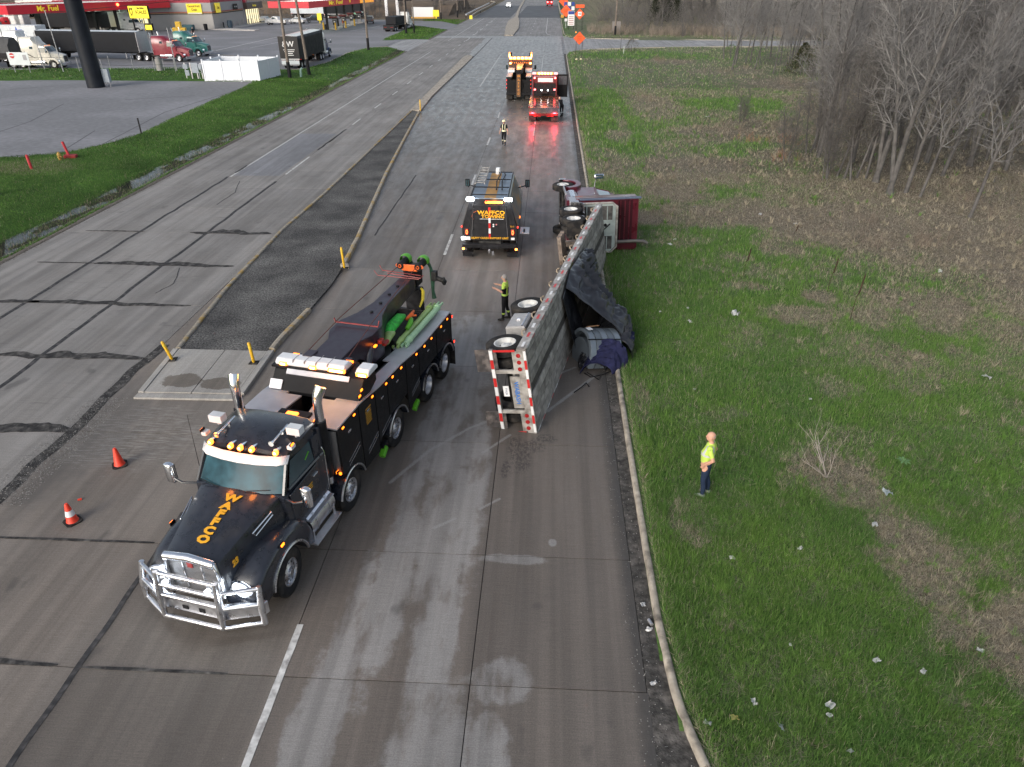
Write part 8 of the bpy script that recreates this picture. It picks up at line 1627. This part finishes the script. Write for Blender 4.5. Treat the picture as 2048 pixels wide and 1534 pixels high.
twigs('shrub', 'bare twiggy shrub inside the white fence enclosure', 505, 150, 9, 2.6, twigm, 9, 'shrub')
tag(build('power_line', G().tube([(-34.8-i*3.4+0, 93+1.6*i, 11-1.9*math.sin(PI*min(1,i/24)*.5)-.14*i) for i in range(25)], .03, 4), wire), 'upper dark cable sagging across the truck stop', 'cable'); tag(build('power_line', G().tube([(-34.8-i*3.2+2, 91.8+1.5*i, 9.4-2.2*math.sin(PI*min(1,i/24)*.5)-.12*i) for i in range(25)], .03, 4), wire), 'lower dark cable sagging across the truck stop', 'cable')
# roadside signs
org = mat('sign_orange', (.85,.1,.02), .5, var=.05, emit=(1,.1,.02), es=.05); blu2 = mat('sign_blue', (.02,.05,.25), .5)
def diamond(label, x, y, z, s, lines, extra=None):
    t = thing('road_work_sign', label, 'road sign', (x, y, 0), 0); h = s*.707
    for q in (-s*.36, s*.36): build('leg', G().box(q-.03,q+.03,-.03,.03,-.05,z), dark, t)
    p = build('panel', G().prism([(0,z-h),(h,z),(0,z+h),(-h,z)], 'y', -.06, -.03), org, t, bevel=.01); build('border', G().tube([(0,-.065,z-h*.93),(h*.93,-.065,z),(0,-.065,z+h*.93),(-h*.93,-.065,z),(0,-.065,z-h*.93)], .012, 4), dark, p)
    for i, l_ in enumerate(lines): tt = text('sign_lettering', l_, s*.17, sgk, p, ex=.005); tt.location = (0,-.066,z+s*.2*(len(lines)-1)/2-s*.2*i); tt.rotation_euler = (PI/2,0,0)
    return t, p
A_, p = diamond('large orange diamond road sign on two black legs, the nearest', 4.05,115.6,2.95,1.25,['ROAD','WORK','AHEAD']); build('flasher', G().cyl((-.55,-.1,3.75),(-.55,0,3.75),.09,n=10), amberoff, A_)
for q in (-.5,.45): build('foot', G().box(q-.1,q+.1,-.7,.5,0,.08), org, A_)
for x, lb in ((3.75,'left pale sandbag at the foot of the nearest orange sign'),(4.4,'right pale sandbag at the foot of the nearest orange sign')): tag(build('sandbag', G().sph((0,0,.16),.2,10,0,(1,1,.8)), mat('sandbag_pale', (.55,.5,.32), .8), loc=(x,115.2,0), smooth=50), lb, 'sandbag', 'sandbags under the orange sign')
diamond('orange diamond road sign standing by the far kerb, middle of three', 3.2,190,3.6,1.9,['WORK','ZONE']); diamond('farthest orange diamond road sign near the bridge', 2.9,215,4.9,1.8,['LEFT','LANE'])
D_, p = diamond('red-orange diamond sign with a white square under an orange plate', 6.2,182,3.3,1.6,[]); build('white_square', G().box(-.4,.4,-.08,-.066,2.9,3.75), whitelet, p); tt = text('sign_lettering', '45', .6, sgk, p, ex=.005); tt.location = (0,-.09,3.32); tt.rotation_euler = (PI/2,0,0); build('top_plate', G().box(-1.0,1.0,-.06,-.03,4.55,5.2), org, D_, bevel=.02); [build('long_leg', G().box(q-.03,q+.03,-.02,.02,0,4.6), dark, D_) for q in (-.8,.8)]
I_ = thing('info_sign', 'white and blue information sign beside the diamond with the white square', 'road sign', (4.3,182.5,0), 0); [build('leg', G().box(q-.05,q+.05,-.05,.05,-.1,1.2), dark, I_) for q in (-.6,.6)]; ip = build('panel', G().box(-.75,.75,-.06,0,.9,3.9), whitelet, I_, bevel=.02); build('blue_header', G().box(-.7,.7,-.08,-.06,3.2,3.85), blu2, ip); [build('print_line', G().box(-.55,.55,-.075,-.06,1.1+.38*k,1.3+.38*k), mat('print_red_grey', (.4,.25,.25), .6), ip) for k in range(5)]
R_ = thing('route_sign', 'cluster of small blue and white route shields on one post', 'road sign', (4.2,205,0), 0); build('leg', G().box(-.06,.06,-.06,.06,-.1,4.2), alu, R_); [build('shield', G().box(-1.3+.95*i,-.5+.95*i,-.08,-.04,3.2+1.0*j,4.05+1.0*j), blu2 if (i+j) % 2 else whitelet, R_, bevel=.03) for i in range(3) for j in range(2)]
tag(build('street_blade', G().box(-.3,.3,-.05,0,1.5,2.1).box(-.03,.03,-.03,.03,-.1,1.5), whiteD, loc=(3.2,188,0)), 'small pale plate on a post under the middle orange sign', 'road sign')
tag(build('grey_panel_sign', G().box(-.9,.9,-.04,0,.6,2.4).box(-.9,-.8,-.03,.03,-.1,.6).box(.8,.9,-.03,.03,-.1,.6), mat('panel_grey', (.2,.18,.17), .7), loc=(13.8,171,0)), 'grey-brown blank panel beyond the right-hand utility pole', 'sign')
tag(build('marker_stake', G().box(-.04,.04,-.04,.04,-.1,1.3), whiteD, loc=(*at(1247,110),0)), 'short white stake in the grass left of the corner bush', 'stake'); tag(build('marker_stake', G().box(-.03,.03,-.03,.03,-.1,2.6), dark, loc=(*at(1241,100),0)), 'thin dark stake at the edge of the side street', 'stake')
# guard rails and bridge parapets
def rail(label, pts, h, m, name='guard_rail'):
    t = thing(name, label, 'guard rail', (0,0,0), 0); build('beam', G().loft([[(p[0],p[1],h-.35),(p[0]+.35,p[1],h-.35),(p[0]+.35,p[1],h),(p[0],p[1],h)] for p in pts]), m, t)
    for p in pts[::2]: build('rail_post', G().box(p[0]+.05,p[0]+.25,p[1]-.1,p[1]+.1,0,h-.3), dark, t)
rail('pale bridge parapet on the left of the far road', [(-23.5,229),(-24,245),(-24.2,265),(-24.4,300),(-25,345),(-28,360)], 1.0, kerbm); rail('pale guard rail curving along the right of the far road', [(2.9,236),(2.3,246),(2.3,270),(2.2,300),(2.2,360)], 1.0, kerbm); rail('second rail low behind the left parapet', [(-25.5,232),(-26,265),(-26.4,330)], 1.1, alu)
tag(build('rail_end', G().box(-23.9,-23.1,228,228.6,0,.9), yel), 'yellow end marker of the left bridge parapet', 'marker'); tag(build('rail_end', G().box(2.5,3.4,235,235.6,0,.8), mat('end_amber', (.6,.3,.05), .6)), 'amber end marker of the right guard rail', 'marker')
# far things along the top edge
brick = mat('brick_far', (.26,.17,.13), .9, var=.1); far = thing('brick_building', 'long tan brick building far behind the petrol canopy', 'building', (-112,345,0), R(-2)); build('wall', G().box(0,50,0,14,0,9), brick, far); [build('window', G().box(2+4.4*k,3.6+4.4*k,-.15,0,5.4,7.4), dark, far) for k in range(11)]; [build('window', G().box(2+4.4*k,3.6+4.4*k,-.15,0,1.6,3.6), dark, far) for k in range(11)]; build('roof', G().box(-.5,50.5,-.5,14.5,9,9.5), dark, far)
bnk = mat('bank_brown', (.12,.085,.055), .95, var=.35, nscale=.3, world=True); tag(build('embankment', G().loft([[(x,248+6*math.sin(x*.05),-.2),(x,256,2.6),(x,270,3.4),(x,300,3.0),(x,310,-.2)] for x in range(-200,-27,8)]), bnk, smooth=60), kind='structure')
for i, (x, y, m_, lb) in enumerate(((-60,318,wht,'white trailer standing on the far bank, left one'),(-42,322,wht,'white trailer standing on the far bank, right one'),(-95,318,rdp,'red trailer standing on the far bank'))): box_trailer(lb, (x,y,2.6), 0, m_, mroof=m_, L=15, hgt=4.2)
lw = thing('low_wall', 'low white wall with an amber base beside the far drive', 'wall', (-40.5,228,0), R(1)); build('panel', G().box(0,6.2,0,.6,.5,3.0), white, lw, bevel=.03); build('base', G().box(-.3,6.5,-.1,.7,0,.5), mat('amber_base', (.55,.3,.06), .7), lw); tag(build('yellow_sign', G().box(-.9,.9,-.15,.15,.6,2.3).box(-.2,.2,-.1,.1,0,.6), yel, loc=(-33.5,227.5,0), bevel=.1), 'yellow square sign at the right end of the low white wall', 'sign'); tag(build('yellow_sign', G().box(-.6,.6,-.1,.1,.7,2.4).box(-.1,.1,-.1,.1,0,.7), yel, loc=(-60.8,204.5,0), bevel=.1), 'small yellow sign standing beside the dark blue car', 'sign')
for x, y, lb in ((-50.6,241,'left white post of the far pylon pair'),(-47.6,243,'right white post of the far pylon pair')): tag(build('white_post', G().box(-.4,.4,-.4,.4,-.1,14), white, loc=(x,y,0)), lb, 'post')
pg = thing('petrol_sign', 'green and red glowing petrol price sign at the top edge', 'sign', (-43.2,232,0), 0); build('pole', G().box(-.4,.4,-.2,.2,0,4.5), dark, pg); build('price_panel', G().box(-2.0,2.4,-.3,.3,4.5,6.4), sgk, pg); build('red_panel', G().box(-2.2,3.0,-.3,.3,6.6,9.5), mat('glow_red', (.8,.02,.02), .5, emit=(1,.05,.05), es=.5), pg); build('green_panel', G().box(-2.5,1.2,-.34,-.3,6.8,9.2), mat('glow_green', (.1,.8,.3), .5, emit=(.4,1,.6), es=.8), pg)
tag(build('shingle_roof', G().box(-2,2,-2,2,2.5,2.9), redp, loc=(-26.5,300,0)), 'small red roof beyond the left bridge rail', 'roof')
bpy.data.objects.remove(bpy.data.objects['shingle_roof'])
